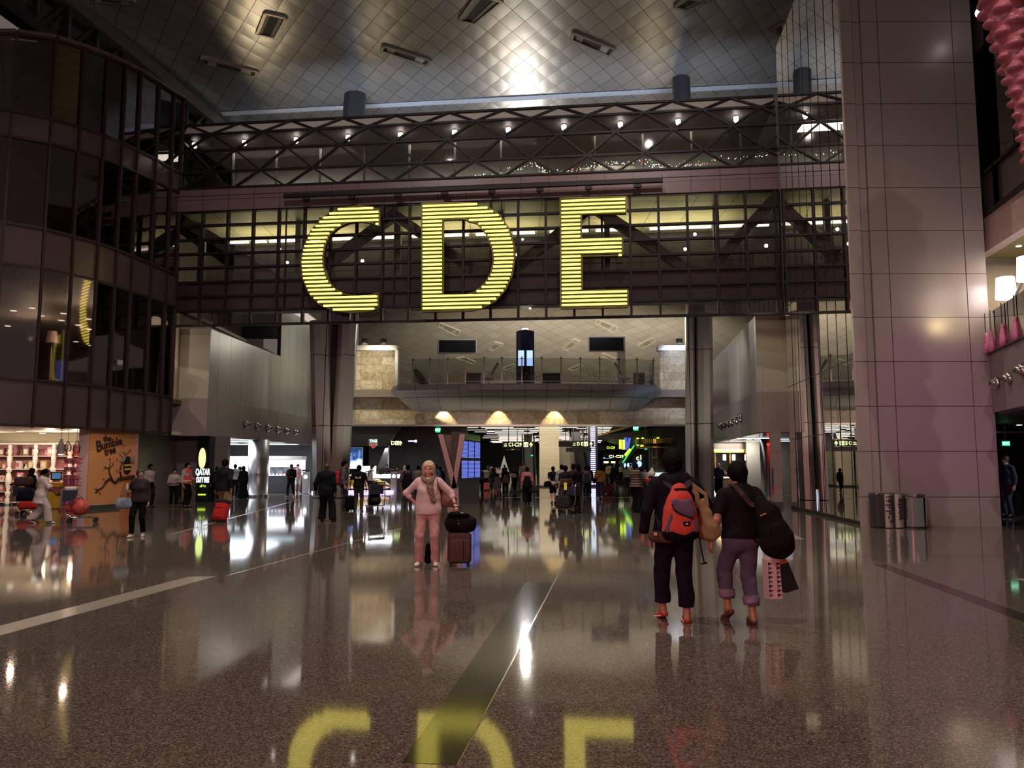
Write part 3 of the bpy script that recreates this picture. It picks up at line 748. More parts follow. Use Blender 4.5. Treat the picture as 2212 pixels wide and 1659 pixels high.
# dark clerestory trusses along the edge of both ceilings
def truss(name, a, b_, drop, label, nseg=9, wdt=.35):
    a, b_ = Vector(a), Vector(b_); T = thing(name, label, 'roof truss', a)
    up = Vector((0, 0, drop))
    MB().bar(a, b_, wdt, .5).build('bottom_chord', DARKM, T, world=True); MB().bar(a + up, b_ + up, wdt, .6).build('top_chord', mat('truss_grey', (.11, .10, .095), .5), T, world=True)
    for i in range(nseg):
        p = a.lerp(b_, i / nseg); q = a.lerp(b_, (i + 1) / nseg)
        MB().bar(p, q + up, .16).bar(q, q + up, .22).build('web', DARKM, T, world=True)
    return T
truss('roof_truss', (-19.8, 27, 19.2), (-16.3, 45.5, 18.6), 2.2, 'dark roof truss between the curved facade and the metal ceiling', 11, .6)
truss('roof_truss', (-13.2, 84, 17.4), (-9.2, 103, 8.2), 2.4, 'dark slanting roof truss on the far vault above the balcony', 9, .5)
struct('wall_back_left', MB().bb((-23, 47.7, 9.3), (-14.2, 48.1, 22)), CHAR)
# ------------------------------------------------------------------ the glass footbridge
BP0 = (-14.6, 33.9); BD = Vector((25.3, -2.9, 0)).normalized(); BLEN = math.hypot(25.3, 2.9); BN = Vector((BD.y, -BD.x, 0))   # BN faces the camera
if BN.y > 0: BN = -BN
def bs(px, py): q = onplane(px, py, BP0, (BD.x, BD.y)); return q[0], q[1]
def bw(s, z, d=0.0): return Vector((BP0[0], BP0[1], 0)) + BD * s - BN * d + Vector((0, 0, z))
BR = thing('glass_footbridge', 'long dark glass footbridge with lattice upper tube carrying the letters CDE', 'bridge', bw(BLEN / 2, 0) * 1.0)
BRZ = BR.location.copy(); BR.location = (BRZ[0], BRZ[1], 7.6)
BRot = math.atan2(BD.y, BD.x)
def bbox_(mb, s0, s1, z0, z1, d0, d1):
    P = [bw(s0, z0, d0), bw(s1, z0, d0), bw(s1, z0, d1), bw(s0, z0, d1), bw(s0, z1, d0), bw(s1, z1, d0), bw(s1, z1, d1), bw(s0, z1, d1)]
    return mb.hexa([tuple(p) for p in P])
def part(name, mb, m, parent=BR, **k): return mb.build(name, m, parent, world=True, **k)
ZB, ZW = 7.6, 12.63; RH = (ZW - ZB) / 8; MS = 1.15; NM = int(BLEN / MS)
mb = MB()
for i in range(NM + 2):
    s = min(i * MS, BLEN); bbox_(mb, s - .045, s + .045, ZB, ZW, -.06, .16)
for s in (4.3 * MS, 8.45 * MS, 12.4 * MS, 15.55 * MS): bbox_(mb, s - .02, s + .02, ZB + RH, ZW + .9, -.07, .02)
part('mullion_grid', mb, MULL)
mb = MB()
for j in range(9): bbox_(mb, 0, BLEN, ZB + j * RH - .045, ZB + j * RH + .045, -.05, .14)
part('transom_grid', mb, MULL)
mb = MB(); bbox_(mb, 0, BLEN, ZB + 3 * RH, ZW, .05, .07); part('glazing', mb, GL_BRIDGE)
mb = MB(); bbox_(mb, 0, BLEN, ZB, ZB + RH, .05, .07); part('lower_glazing', mb, GL_BRIDGE)
mb = MB(); bbox_(mb, 0, BLEN, ZB + RH, ZB + 3 * RH, .05, .12); part('spandrel_panel', mb, GL_DARK)
mb = MB(); ZF = 13.62; bbox_(mb, 0, BLEN, ZW, ZF, -.10, .2); o = part('fascia', mb, MAUVE)
mb = MB(); bbox_(mb, 0, BLEN, ZF - .02, ZF + .05, -.16, .2); bbox_(mb, 0, BLEN, ZF - .34, ZF - .32, -.115, 0); part('fascia_trim', mb, MULL)
# lower deck inside
TILE = panelled('bridge_ceiling_tiles', (.62, .58, .40), (1.6, 1.2), lw=.03, rough=.5, axes='xy', var=.04, line=(.12, .11, .08))
mb = MB(); bbox_(mb, 0, BLEN, ZW + .02, ZW + .12, .2, 5.6); part('deck_ceiling', mb, TILE)
mb = MB(); P = [bw(0, 8.3, .25), bw(BLEN, 8.3, .25), bw(BLEN, 9.15, 5.6), bw(0, 9.15, 5.6), bw(0, 9.45, .25), bw(BLEN, 9.45, .25), bw(BLEN, 9.45, 5.6), bw(0, 9.45, 5.6)]
mb.hexa([tuple(p) for p in P]); part('deck_floor', mb, mat('deck_floor_dark', (.10, .085, .08), .5))
mb = MB(); bbox_(mb, 0, BLEN, 9.45, ZW, 5.5, 5.6); part('rear_wall', mb, panelled('bridge_rear_panels', (.085, .07, .065), (1.15, .9), lw=.05, rough=.25, axes='xz', var=.2, line=(.02, .016, .016)))
mb = MB()
for i in range(0, NM + 1, 4): bbox_(mb, i * MS + .1, i * MS + .34, 9.45, ZW, 1.6, 1.9)
part('posts', mb, mat('truss_taupe', (.30, .26, .235), .45))
tops = [bs(395, 478)[0] - .4, bs(838, 468)[0], bs(1282, 455)[0], bs(1680, 446)[0]]; bots = [bs(616, 600)[0], bs(1060, 590)[0], bs(1520, 575)[0]]
seq = [(tops[0], 1)] + [q for t, b_ in zip(tops[1:], bots) for q in ((b_, 0), (t, 1))]
for (s0, u0), (s1, u1) in zip(seq[:-1], seq[1:]):
    part('truss_brace', MB().bar(bw(s0, 12.5 if u0 else 9.3, 1.0), bw(s1, 12.5 if u1 else 9.3, 1.0), .42, .42), mat('truss_taupe', ()))
for x0, x1 in ((452, 537), (545, 575), (582, 640), (645, 690), (712, 762), (778, 826), (828, 862), (890, 912), (957, 1012), (1028, 1050), (1108, 1155), (1188, 1210), (1255, 1272), (1287, 1370), (1404, 1537), (1553, 1640), (1662, 1676)):
    s0, s1 = bs(x0, 515 - (x0 - 700) * .037)[0], bs(x1, 515 - (x1 - 700) * .037)[0]
    f = 38.2 / 33.0
    # lamps hang under the deck ceiling 4.6 m behind the glass: re-project onto that plane
    r0, r1 = onplane(x0, 515, tuple(bw(0, 0, 4.6)[:2]), (BD.x, BD.y))[0], onplane(x1, 515, tuple(bw(0, 0, 4.6)[:2]), (BD.x, BD.y))[0]
    mb = MB(); bbox_(mb, max(.1, r0), min(BLEN - .1, r1), ZW - .09, ZW - .03, 4.55, 4.70); part('light_strip', mb, LED_W)
def bridge_spot(px, py, d, r, mt, nm='spotlight'):
    q = onplane(px, py, tuple(bw(0, 0, d)[:2]), (BD.x, BD.y)); p = Vector(q[2])
    mb = MB().ball(p, r, 10); part(nm, mb, mt, smooth=True)
for px, py, r in ((493, 541, .10), (605, 538, .07), (621, 567, .08), (783, 564, .10), (745, 625, .05), (440, 652, .05), (1117, 550, .08), (1129, 517, .07), (1313, 511, .09), (1480, 538, .09), (1501, 506, .09), (1655, 531, .10), (1379, 598, .07), (897, 611, .06), (1145, 666, .06)):
    bridge_spot(px, py, 3.0 if py < 580 else .6, r * .8, SPOT_W if r > .07 else LED_W)
# upper tube: lattice front that bends back at the top
Z1, Z2, Z3, ZT, SETB = 14.38, 15.36, 16.18, 16.74, .42
ND = 2.36; S0 = bs(1026, 258)[0] % ND
def zrow(z): return {0: (ZF, .0), 1: (Z1, .0), 2: (Z2, .03), 3: (Z3, .16), 4: (ZT, SETB)}[z]
def seg(mb, s0, r0, s1, r1, w=.075):
    (za, da), (zb, db) = zrow(r0), zrow(r1)
    if s0 < 0 and s1 < 0 or s0 > BLEN and s1 > BLEN: return
    def cl(sa, za, da, sb, zb, db):
        if sa < 0: t = (0 - sa) / (sb - sa); return 0, za + (zb - za) * t, da + (db - da) * t
        if sa > BLEN: t = (BLEN - sa) / (sb - sa); return BLEN, za + (zb - za) * t, da + (db - da) * t
        return sa, za, da
    A, B = cl(s0, za, da, s1, zb, db), cl(s1, zb, db, s0, za, da)
    mb.bar(bw(A[0], A[1], A[2] - .03), bw(B[0], B[1], B[2] - .03), w, .12, up=tuple(BN))
mb = MB()
for k in range(-2, 14):
    s = S0 + k * ND; h = ND / 2
    for r in range(4):
        off = 0 if r % 2 else h
        a0, b0 = (s, s + h) if r % 2 else (s + h, s)
        # row r -> r+1 : nodes on odd rows sit at s, on even rows at s+h
        n0 = s if r % 2 else s + h; n1 = s if (r + 1) % 2 else s + h
        seg(mb, n0, r, n1, r + 1); seg(mb, n0, r, n1 + (ND if n1 < n0 else -ND), r + 1)
for r in range(1, 5): seg(mb, 0, r, BLEN, r, .085)
part('lattice', mb, MULL)
mb = MB()
for r, mt in ((0, 0), (1, 0), (2, 0)):
    (za, da), (zb, db) = zrow(r), zrow(r + 1)
    mb.hexa([tuple(bw(s, z, d)) for s, z, d in ((0, za, da + .03), (BLEN, za, da + .03), (BLEN, za, da + .05), (0, za, da + .05), (0, zb, db + .03), (BLEN, zb, db + .03), (BLEN, zb, db + .05), (0, zb, db + .05))])
part('upper_glazing', mb, GL_BRIDGE)
mb = MB(); (za, da), (zb, db) = zrow(3), zrow(4)
mb.hexa([tuple(bw(s, z, d)) for s, z, d in ((0, za, da + .03), (BLEN, za, da + .03), (BLEN, za, da + .08), (0, za, da + .08), (0, zb, db + .03), (BLEN, zb, db + .03), (BLEN, zb, db + .08), (0, zb, db + .08))])
part('bent_roof_panel', mb, mat('roof_panel_beige', (.50, .45, .40), .45, var=.06, scale=.6))
mb = MB(); bbox_(mb, 0, BLEN, ZT - .03, ZT + .06, SETB - .03, 5.0); part('roof', mb, mat('roof_grey', (.25, .25, .26), .5))
mb = MB(); bbox_(mb, 0, BLEN, 16.28, 16.33, .25, 4.9); part('tube_ceiling', mb, mat('tube_ceiling_grey', (.20, .18, .165), .5))
mb = MB(); bbox_(mb, 0, BLEN, ZF - .1, ZF + .04, .2, 5.0); part('tube_floor', mb, mat('deck_floor_dark', ()))
mb = MB(); bbox_(mb, 0, BLEN, ZF, 16.3, 4.9, 5.0); part('tube_rear_wall', mb, mat('tube_rear', (.20, .185, .175), .35, var=.2, scale=.4))
mb = MB()
for i in range(0, 12): bbox_(mb, 1.3 + i * 2.1, 1.38 + i * 2.1, ZF, 16.3, 2.2, 2.28)
for z in (14.2, 14.55): bbox_(mb, 0, BLEN, z, z + .05, 3.2, 3.25)
part('inner_rail', mb, mat('inner_rail_grey', (.07, .065, .06), .4))
for px, py in ((420, 320), (528, 314), (640, 308), (752, 304), (865, 301), (982, 284), (1098, 278), (1218, 276), (1340, 270), (1465, 265), (1590, 260), (1714, 262)):
    r = ray(px, py); q = onplane(px, py, tuple(bw(0, 0, 1.1)[:2]), (BD.x, BD.y)); s = q[0]
    if s > BLEN: continue
    p = bw(s, 16.16, 1.1)
    sp_ = part('spotlight', MB().lathe([(.09, .06), (.10, .16)], tuple(p - Vector((0, 0, .04))), 12), ALU)
    MB().ball(p, (.11, .11, .17), 10).build('bulb', SPOT_W, sp_, world=True, smooth=True)
rnd = random.Random(3)
for i in range(16):
    s = 1.0 + i * 1.5 + rnd.uniform(-.4, .4); z = rnd.uniform(13.9, 14.6)
    part('deck_light', MB().ball(bw(s, z, rnd.uniform(2.4, 4.4)), rnd.uniform(.03, .06), 8), LED_W)
# garlands of tiny lights draped inside the tube
mb = MB(); mb2 = MB(); gm = [glow('fairy_white', (1, .9, 1), 5), glow('fairy_green', (.3, 1, .35), 2.5), glow('fairy_amber', (1, .5, .3), 2.5)]
gb = MB()
def drape(pts, n, d):
    P = [bw(*bs(x, y), d) for x, y in pts]
    path = []
    for a, b_ in zip(P[:-1], P[1:]):
        for i in range(8):
            t = i / 8; q = a.lerp(b_, t); q.z -= .10 * math.sin(PI * t); path.append(q)
    gb.tube(path, .008, 4)
    for q in path:
        for _ in range(n):
            gmb.cur = rnd.choice((0, 0, 1, 2)); gmb.box(q + Vector((rnd.uniform(-.12, .12), 0, rnd.uniform(-.06, .06))), (.028,) * 3)
gmb = MB()
drape([(975, 380), (1030, 372), (1100, 358), (1150, 347), (1215, 362), (1290, 342), (1400, 338), (1420, 350), (1480, 352), (1560, 332), (1680, 326)], 2, .35)
drape([(1160, 345), (1180, 365), (1215, 378), (1260, 352), (1310, 342), (1380, 340), (1450, 356)], 2, .45)
drape([(1372, 372), (1395, 362), (1440, 352), (1500, 336), (1540, 358), (1590, 362)], 1, .3)
gmb.build('garland_lights', gm, BR, world=True)['kind'] = 'stuff'; gb.build('garland_wire', DARKM, BR, world=True)
for x0, y0, x1, y1, c in ((693, 398, 722, 404, (.6, .02, .05)), (593, 404, 608, 408, (.5, .05, .2))):
    pass
part('red_banner', MB().bar(bw(*bs(690, 398), .5), bw(*bs(722, 400), .5), .05, .12), mat('banner_red', (.6, .02, .03), .5, emit=(.8, .02, .03), es=.4))  # emission put into the banner colour so it looks lit
# sheer film draped behind the lattice glass
film = MB(); rows = []
ptsF = [(1160, 348), (1230, 352), (1300, 346), (1370, 343), (1440, 352), (1500, 338), (1560, 345), (1640, 342)]
for i, (x, y) in enumerate(ptsF):
    a = bw(*bs(x, y), .6 + .2 * (i % 2)); b_ = bw(*bs(x, y + 34), .5 + .25 * ((i + 1) % 2)); rows.append((a, b_))
for (a, b_), (c_, d_) in zip(rows[:-1], rows[1:]): film.quad(a, c_, d_, b_)
film.build('sheer_film', glass('sheer_film', (.86, .88, .88), rough=.25, boost=.12), BR, world=True, smooth=True)
# bridge end lock
# ------------------------------------------------------------------ CDE letters
LC = [(820, 453), (797, 446), (775, 444), (735, 449), (700, 467), (672, 497), (655, 535), (650, 565), (653, 600), (667, 634), (690, 658), (720, 670), (760, 675), (795, 671), (818, 665), (817, 632), (800, 637), (775, 640), (745, 636), (722, 623), (707, 603), (699, 575), (698, 555), (702, 530), (713, 505), (730, 490), (752, 480), (775, 477), (800, 480), (820, 488)]
LD = [(911, 439), (1015, 437), (1050, 445), (1080, 465), (1100, 495), (1111, 530), (1112, 560), (1106, 595), (1092, 625), (1070, 650), (1040, 665), (1012, 671), (911, 673)]
LDi = [(957, 473), (1000, 472), (1030, 482), (1050, 505), (1062, 535), (1066, 562), (1060, 590), (1045, 615), (1025, 631), (1005, 637), (957, 637)]
LE = [(1210, 428), (1353, 424), (1353, 459), (1256, 462), (1256, 516), (1345, 514), (1345, 551), (1257, 553), (1258, 628), (1357, 625), (1357, 663), (1211, 666)]
def letter_plane(px, py):
    q = onplane(px, py, tuple(bw(0, 0, -.55)[:2]), (BD.x, BD.y)); return q[0], q[1]
GOLD = mat('letter_casing_bronze', (.16, .12, .04), .4, .6); TUBEB = mat('letter_backing', (.02, .018, .008), .6)
def spans(loops, z):
    xs = []
    for lp in loops:
        for (s0, z0), (s1, z1) in zip(lp, lp[1:] + lp[:1]):
            if (z0 <= z < z1) or (z1 <= z < z0): xs.append(s0 + (s1 - s0) * (z - z0) / (z1 - z0))
    xs.sort(); return list(zip(xs[::2], xs[1::2]))
def letter(ch, loopspx, nrow, label):
    loops = [[letter_plane(*p) for p in lp] for lp in loopspx]
    zs = [z for lp in loops for _, z in lp]; z0, z1 = min(zs), max(zs)
    cs = sum(s for s, _ in loops[0]) / len(loops[0])
    T = thing('illuminated_letter', label, 'letter sign', bw(cs, z0, -.55), group='big illuminated letters on the bridge')
    mb = MB()
    for lp in loops:
        for (sa, za), (sb, zb) in zip(lp, lp[1:] + lp[:1]):
            mb.hexa([tuple(p) for p in (bw(sa, za, -.52), bw(sb, zb, -.52), bw(sb, zb, -.25), bw(sa, za, -.25), bw(sa, za, -.52) + Vector((0, 0, .02)), bw(sb, zb, -.52) + Vector((0, 0, .02)), bw(sb, zb, -.25) + Vector((0, 0, .02)), bw(sa, za, -.25) + Vector((0, 0, .02)))])
            mb.bar(bw(sa, za, -.53), bw(sb, zb, -.53), .05, .03, up=tuple(BN))
    mb.build('casing', GOLD, T, world=True)
    bk = MB()
    dz = (z1 - z0 - .10) / nrow
    for i in range(nrow):
        z = z0 + .05 + dz * (i + .5)
        for a, b_ in spans(loops, z):
            if b_ - a < .12: continue
            MB().tube([bw(a + .05, z, -.58), bw(b_ - .05, z, -.58)], .042, 8).build('light_tube', YEL, T, world=True)
            bbox_(bk, a, b_, z - .075, z + .075, -.5, -.46)
    bk.build('backing_slats', TUBEB, T, world=True)
    br = MB()
    for t in (.2, .8): 
        s = min(p[0] for p in loops[0]) + t * (max(p[0] for p in loops[0]) - min(p[0] for p in loops[0]))
        br.bar(bw(s, z0 + .4, -.3), bw(s, z0 + .4, -.12), .06).bar(bw(s, z1 - .4, -.3), bw(s, z1 - .4, -.12), .06)
    br.build('bracket', DARKM, T, world=True)
    return T
letter('C', [LC], 26, 'giant yellow illuminated letter C on the glass bridge')
letter('D', [LD, LDi], 27, 'giant yellow illuminated letter D on the glass bridge')
letter('E', [LE], 27, 'giant yellow illuminated letter E on the glass bridge')
T = thing('sign_rail', 'long dark steel rail above the letters C D E on the mauve fascia', 'rail', bw(bs(1026, 420)[0], 12.8, -.5))
a, b_ = bs(622, 436), bs(1430, 403)
MB().bar(bw(a[0], a[1] + .1, -.45), bw(b_[0], b_[1] + .1, -.45), .16, .16).build('beam', MULL, T, world=True)
for i in range(8):
    s = a[0] + (b_[0] - a[0]) * (i + .5) / 8; MB().bar(bw(s, a[1] + .1 + (b_[1] - a[1]) * (i + .5) / 8, -.45), bw(s, a[1] + .1 + (b_[1] - a[1]) * (i + .5) / 8, -.13), .10).box(bw(s, 12.85, -.45), (.3, .12, .12), BRot).build('bracket', MULL, T, world=True)
# ------------------------------------------------------------------ columns behind the bridge
COLM = panelled('column_steel_panels', (.42, .39, .36), (40, 3.6), lw=.03, rough=.34, metal=.75, axes='xz', var=.05)
def vcolumn(legs, label, top):
    T = thing('steel_column', label, 'column', (legs[0][0][0], legs[0][0][1], 0))
    for (a, b_, w, d) in legs:
        a, b_ = Vector(a), Vector(b_); mb = MB()
        n = 12; P = [(w / 2 * (.55 if k in (0, 1, 6, 7) else 1) , 0) for k in range(8)]
        oc = [(-.5, -.2), (-.2, -.5), (.2, -.5), (.5, -.2), (.5, .2), (.2, .5), (-.2, .5), (-.5, .2)]
        vs = [tuple(a + Vector((x * w, y * d, 0))) for x, y in oc] + [tuple(b_ + Vector((x * w, y * d, 0))) for x, y in oc]
        mb.add(vs, [tuple(range(8))[::-1], tuple(range(8, 16))] + [(i, (i + 1) % 8, 8 + (i + 1) % 8, 8 + i) for i in range(8)])
        mb.build('leg', COLM if a.z < 1 else mat('column_upper_shaded', (.05, .05, .055), .45, .3), T, world=True)  # upper leg: shade put into the colour, reads as a dark silhouette
    (a0, b0, w0, d0), (a1, b1, w1, d1) = legs[0], legs[1]
    MB().prism([(a0[0], a0[1] + .3, .5), (a1[0], a1[1] + .3, .5), (b1[0], b1[1] + .3, 9), (b0[0], b0[1] + .3, 9)], (0, .1, 0)).build('infill', mat('column_infill', (.05, .045, .045), .4), T, world=True)
    return T
YC = 40.5
def colleg(x0, x1, w, Y=YC, d=.9, ztop=21.5):
    a = at(x0, 1084, Y); b1 = at(x1, 700, Y)
    k = (b1[0] - a[0]) / b1[2]
    return ((a[0], Y, 0), (a[0] + k * 9.0, Y, 9.0), w, d)
L1, L2 = colleg(698, 690, .92), colleg(731, 752, .90)
vcolumn([L1, L2, ((-8.9, YC, 9.0), at(768, 195, 41)[:2] + (21.6,), 1.1, .9)], 'pale steel V column under the letter C end of the bridge', 21.5)
Y2 = 38.5
R1, R2 = colleg(1492, 1490, .42, Y2, .7), colleg(1525, 1521, .72, Y2, .9)
vcolumn([R1, R2, ((9.0, Y2, 9.0), at(1470, 165, 39.3)[:2] + (21.6,), .85, .9)], 'pale steel V column under the letter E end of the bridge', 21.5)
# ------------------------------------------------------------------ curved glass building (left)
LW = [(-230, 25.0), (-110, 25.7), (-20, 26.3), (70, 27.1), (135, 28.0), (190, 28.9), (232, 29.8), (267, 30.7), (310, 31.9), (345, 33.1), (367, 33.85)]
LP = [((px - CX) / FPX * Y, Y) for px, Y in LW]
topz = {0: 15.9, 1: 16.2, 2: 16.55, 3: 16.8, 4: 16.95, 5: 17.1, 6: 17.25, 7: 17.4, 8: 17.5, 9: 17.65, 10: 17.75}
LV = [2.97, 4.53, 8.43, 9.84, 13.1, 14.0]
WL = bpy.data.objects.new('wall_left', None); COL.objects.link(WL); WL['kind'] = 'structure'; WL.location = (LP[5][0], LP[5][1], 0)
def lpt(i, z, inw=0.0):
    a = Vector(LP[max(0, i - 1)]); b_ = Vector(LP[min(len(LP) - 1, i + 1)]); t = (b_ - a).normalized(); n = Vector((-t.y, t.x))  # left of travel = into the building
    p = Vector(LP[i]) + n * inw; return Vector((p.x, p.y, z))
def zlev(j, i):
    if j < 6: return LV[j] * (1 + .012 * (i - 5) * (1 if j > 3 else 0) / 2) if j > 3 else LV[j]
    return topz[i]
mbm = MB(); mbt = MB()
for i in range(len(LP)):
    mbm.bar(lpt(i, 2.9, -.02), lpt(i, topz[i], -.02), .08, .10, up=(lpt(i, 0) - lpt(i, 0, 1))[:])
    if i < len(LP) - 1:
        for j in range(7): mbt.bar(lpt(i, zlev(j, i), -.01), lpt(i + 1, zlev(j, i + 1), -.01), .07, .09)
FMUL = mat('facade_mullion', (.040, .022, .024), .5, spec=.25)
mbm.build('mullions', FMUL, WL, world=True); mbt.build('transoms', FMUL, WL, world=True)
def lband(j0, j1, inw, th, i0=0, i1=None, zo=0):
    mb = MB()
    for i in range(i0, (i1 or len(LP)) - 1):
        P = []
        for jj in (j0, j1):
            P += [lpt(i, zlev(jj, i), inw), lpt(i + 1, zlev(jj, i + 1), inw), lpt(i + 1, zlev(jj, i + 1), inw + th), lpt(i, zlev(jj, i), inw + th)]
        mb.hexa([tuple(p) for p in P])
    return mb
lband(0, 1, .03, .08).build('lower_spandrel', mat('spandrel_plum', (.085, .058, .060), .22, var=.12, scale=.4), WL, world=True)
lband(1, 2, .03, .02).build('lounge_glazing', GL_FACADE, WL, world=True)
lband(2, 3, .03, .08).build('mid_spandrel', mat('spandrel_plum', ()), WL, world=True)
lband(3, 4, .03, .02).build('upper_glazing', GL_FACADE, WL, world=True)
lband(3, 4, .5, .05).build('blind', mat('blind_brown', (.20, .125, .095), .7, var=.1, scale=1.2), WL, world=True)
lband(4, 5, .03, .08).build('top_spandrel', mat('spandrel_plum', ()), WL, world=True)
lband(5, 6, .03, .02).build('top_glazing', GL_FACADE, WL, world=True)
lband(5, 6, .5, .05).build('blind', mat('blind_grey', (.22, .20, .165), .7, var=.12, scale=.8), WL, world=True)
mb = MB()
for i in range(len(LP) - 1): mb.bar(lpt(i, topz[i] + .06, .1), lpt(i + 1, topz[i + 1] + .06, .1), .5, .12)
mb.build('coping', mat('coping_plum', (.10, .07, .07), .4), WL, world=True)
# plates that close the building behind the glass
def lplate(z0, z1, mt, nm, x=-46, y2=54):
    P = [tuple(lpt(i, z0, .15)) for i in range(len(LP))] + [(-14.9, y2, z0), (x, y2, z0), (x, LP[0][1], z0)]
    MB().prism(P, (0, 0, z1 - z0)).build(nm, mt, WL, world=True)
LCEIL = mat('lounge_ceiling', (.30, .26, .22), .6)
lplate(2.95, 3.1, mat('shop_ceiling', (.72, .66, .56), .5), 'ground_ceiling'); lplate(4.3, 4.5, mat('lounge_carpet', (.10, .08, .07), .7), 'lounge_floor'); lplate(8.45, 8.6, LCEIL, 'lounge_ceiling'); lplate(16.0, 16.1, CHAR, 'roof_plate')
MB().bb((-46, 47, 4.5), (-14.9, 47.2, 8.45)).build('lounge_back_wall', mat('lounge_wall', (.34, .28, .22), .6, var=.1, scale=.3), WL, world=True)
MB().bb((-15.05, 35.2, 4.5), (-14.9, 47, 8.45)).build('lounge_side_wall', mat('lounge_wall', ()), WL, world=True)
MB().bb((-46, 25, 4.5), (-45.8, 47, 8.45)).build('lounge_end_wall', mat('lounge_wall', ()), WL, world=True)
# ------------------------------------------------------------------ boxes under both ends of the bridge, fascias
GREYP = panelled('grey_glass_panels', (.30, .31, .28), (1.35, 30), lw=.03, rough=.3, axes='yz', var=.05, line=(.05, .05, .045))
FASC = panelled('fascia_metal_panels', (.27, .24, .23), (2.6, 30), lw=.02, rough=.38, metal=.3, axes='yz', var=.05)
lf = (-14.75, 35.4); le = (-13.6, 35.5); lb = (-12.6, 52.6)
def vwall(name, a, b_, z0, z1, m, th=.2, side=1, kind=True):
    a, b_ = Vector((*a, 0)), Vector((*b_, 0)); n = (b_ - a).cross(Vector((0, 0, 1))).normalized() * th * side
    P = [a, b_, b_ + n, a + n]; mb = MB().hexa([(p.x, p.y, z0) for p in P] + [(p.x, p.y, z1) for p in P])
    return struct(name, mb, m) if kind else mb
vwall('wall_left_box_front', (-15.2, 35.45), le, 4.6, 7.75, BEIGE, side=-1)
lm = (le[0] + (lb[0] - le[0]) * .53, le[1] + (lb[1] - le[1]) * .53)
vwall('wall_left_box_side', le, lm, 4.6, 7.75, GREYP, side=-1); vwall('wall_left_box_tall', lm, lb, 4.6, 12.0, GREYP, side=-1)
T = thing('ceiling_light_panel', 'glowing pinkish white ceiling panel between the grey side box and the V column', 'ceiling light', (-13.2, 48, 10.6)); MB().bb((-.9, -2, 0), (1.1, 2, .05)).build('frame', ALU, T); MB().bb((-.85, -1.95, -.02), (1.05, 1.95, 0)).build('diffuser', glow('panel_pinkish', (1, .88, .80), 1.4), T)
vwall('trim_2', (-15.2, 35.3), (le[0] + .03, 35.38), 2.93, 4.6, mat('fascia_pinkgrey', (.30, .23, .23), .4, var=.08, scale=.3), side=-1)
vwall('trim_3', (le[0] + .03, 35.38), lb, 2.93, 4.6, FASC, side=-1)
struct('ceiling_left_box', MB().prism([(-14.9, 35.6, 7.62), (-13.75, 35.6, 7.62), (-13.2, 45.0, 7.62), (-16.4, 45.0, 7.62)], (0, 0, .1)), CHAR)
struct('wall_left_gallery', MB().bb((-16.6, 36, 7.75), (-16.4, 52, 13)), mat('gallery_wood', (.20, .15, .10), .5, var=.15, scale=1.5))
ra, rb, rc = (9.97, 32.2), (10.9, 32.2), (12.6, 52.6)
vwall('wall_right_box_front', ra, (11.2, 32.2), 4.6, 7.72, mat('box_front_taupe', (.40, .36, .30), .4, var=.05, scale=.4), side=-1)
vwall('wall_right_box_side', ra, rc, 4.6, 7.72, panelled('pale_glass_panels', (.36, .34, .31), (1.35, 30), lw=.03, rough=.3, axes='yz', var=.06, line=(.04, .04, .04)), side=1)
vwall('trim_4', (9.93, 32.1), (11.2, 32.1), 2.95, 4.6, mat('fascia_pinkgrey', ()), side=-1)
vwall('trim_5', (9.93, 32.1), (12.56, 52.6), 2.95, 4.6, FASC, side=1)
struct('ceiling_right_box', MB().prism([(10.0, 32.3, 7.6), (12.6, 52.6, 7.6), (24, 52.6, 7.6), (24, 32.3, 7.6)], (0, 0, .12)), CHAR)
NOZ = mat('nozzle_steel', (.55, .50, .46), .2, 1.0, var=.03)
def nozzle(p, dirv, label, group, r=.26):
    T = thing('air_nozzle', label, 'air nozzle', p, group=group)
    q = Vector((0, 0, 1)).rotation_difference(Vector(dirv)).to_matrix().to_4x4()
    MB().lathe([(r, 0), (r * 1.02, .04), (r * .8, .10), (r * .72, .11)], n=20).xf(q).build('rim', NOZ, T, smooth=True)
    MB().ball((0, 0, .09), r * .66, 14).xf(q).build('ball', NOZ, T, smooth=True)
    MB().lathe([(r * .30, .09 + r * .55), (r * .34, .09 + r * .72), (r * .26, .09 + r * .74)], n=14).xf(q).build('jet', mat('nozzle_dark', (.05, .045, .04), .4), T, smooth=True)
    return T
ords = ['first', 'second', 'third', 'fourth', 'fifth', 'sixth']
for i, (px, py) in enumerate(((531, 917), (555, 921), (578, 925), (599, 928), (618, 931), (638, 934))):
    s, z, p = onplane(px, py, (le[0] + .03, 35.38), ((lb[0] - le[0]), (lb[1] - 35.38)))
    nozzle((p[0] + .0, p[1], p[2]), (1, -.06, 0), f'{ords[i]} round air nozzle from the bright store corner on the grey fascia', 'air nozzles over the bright store', .21)
for i, (px, py) in enumerate(((1601, 904), (1592, 908), (1583, 912), (1575, 915), (1567, 918), (1560, 921))):
    s, z, p = onplane(px, py, (9.93, 32.1), (2.63, 20.5))
    nozzle((p[0], p[1], p[2]), (-1, .128, 0), f'{ords[i]} round air nozzle above the chocolate kiosk, counted from the nearest', 'air nozzles over the chocolate kiosk', .21)
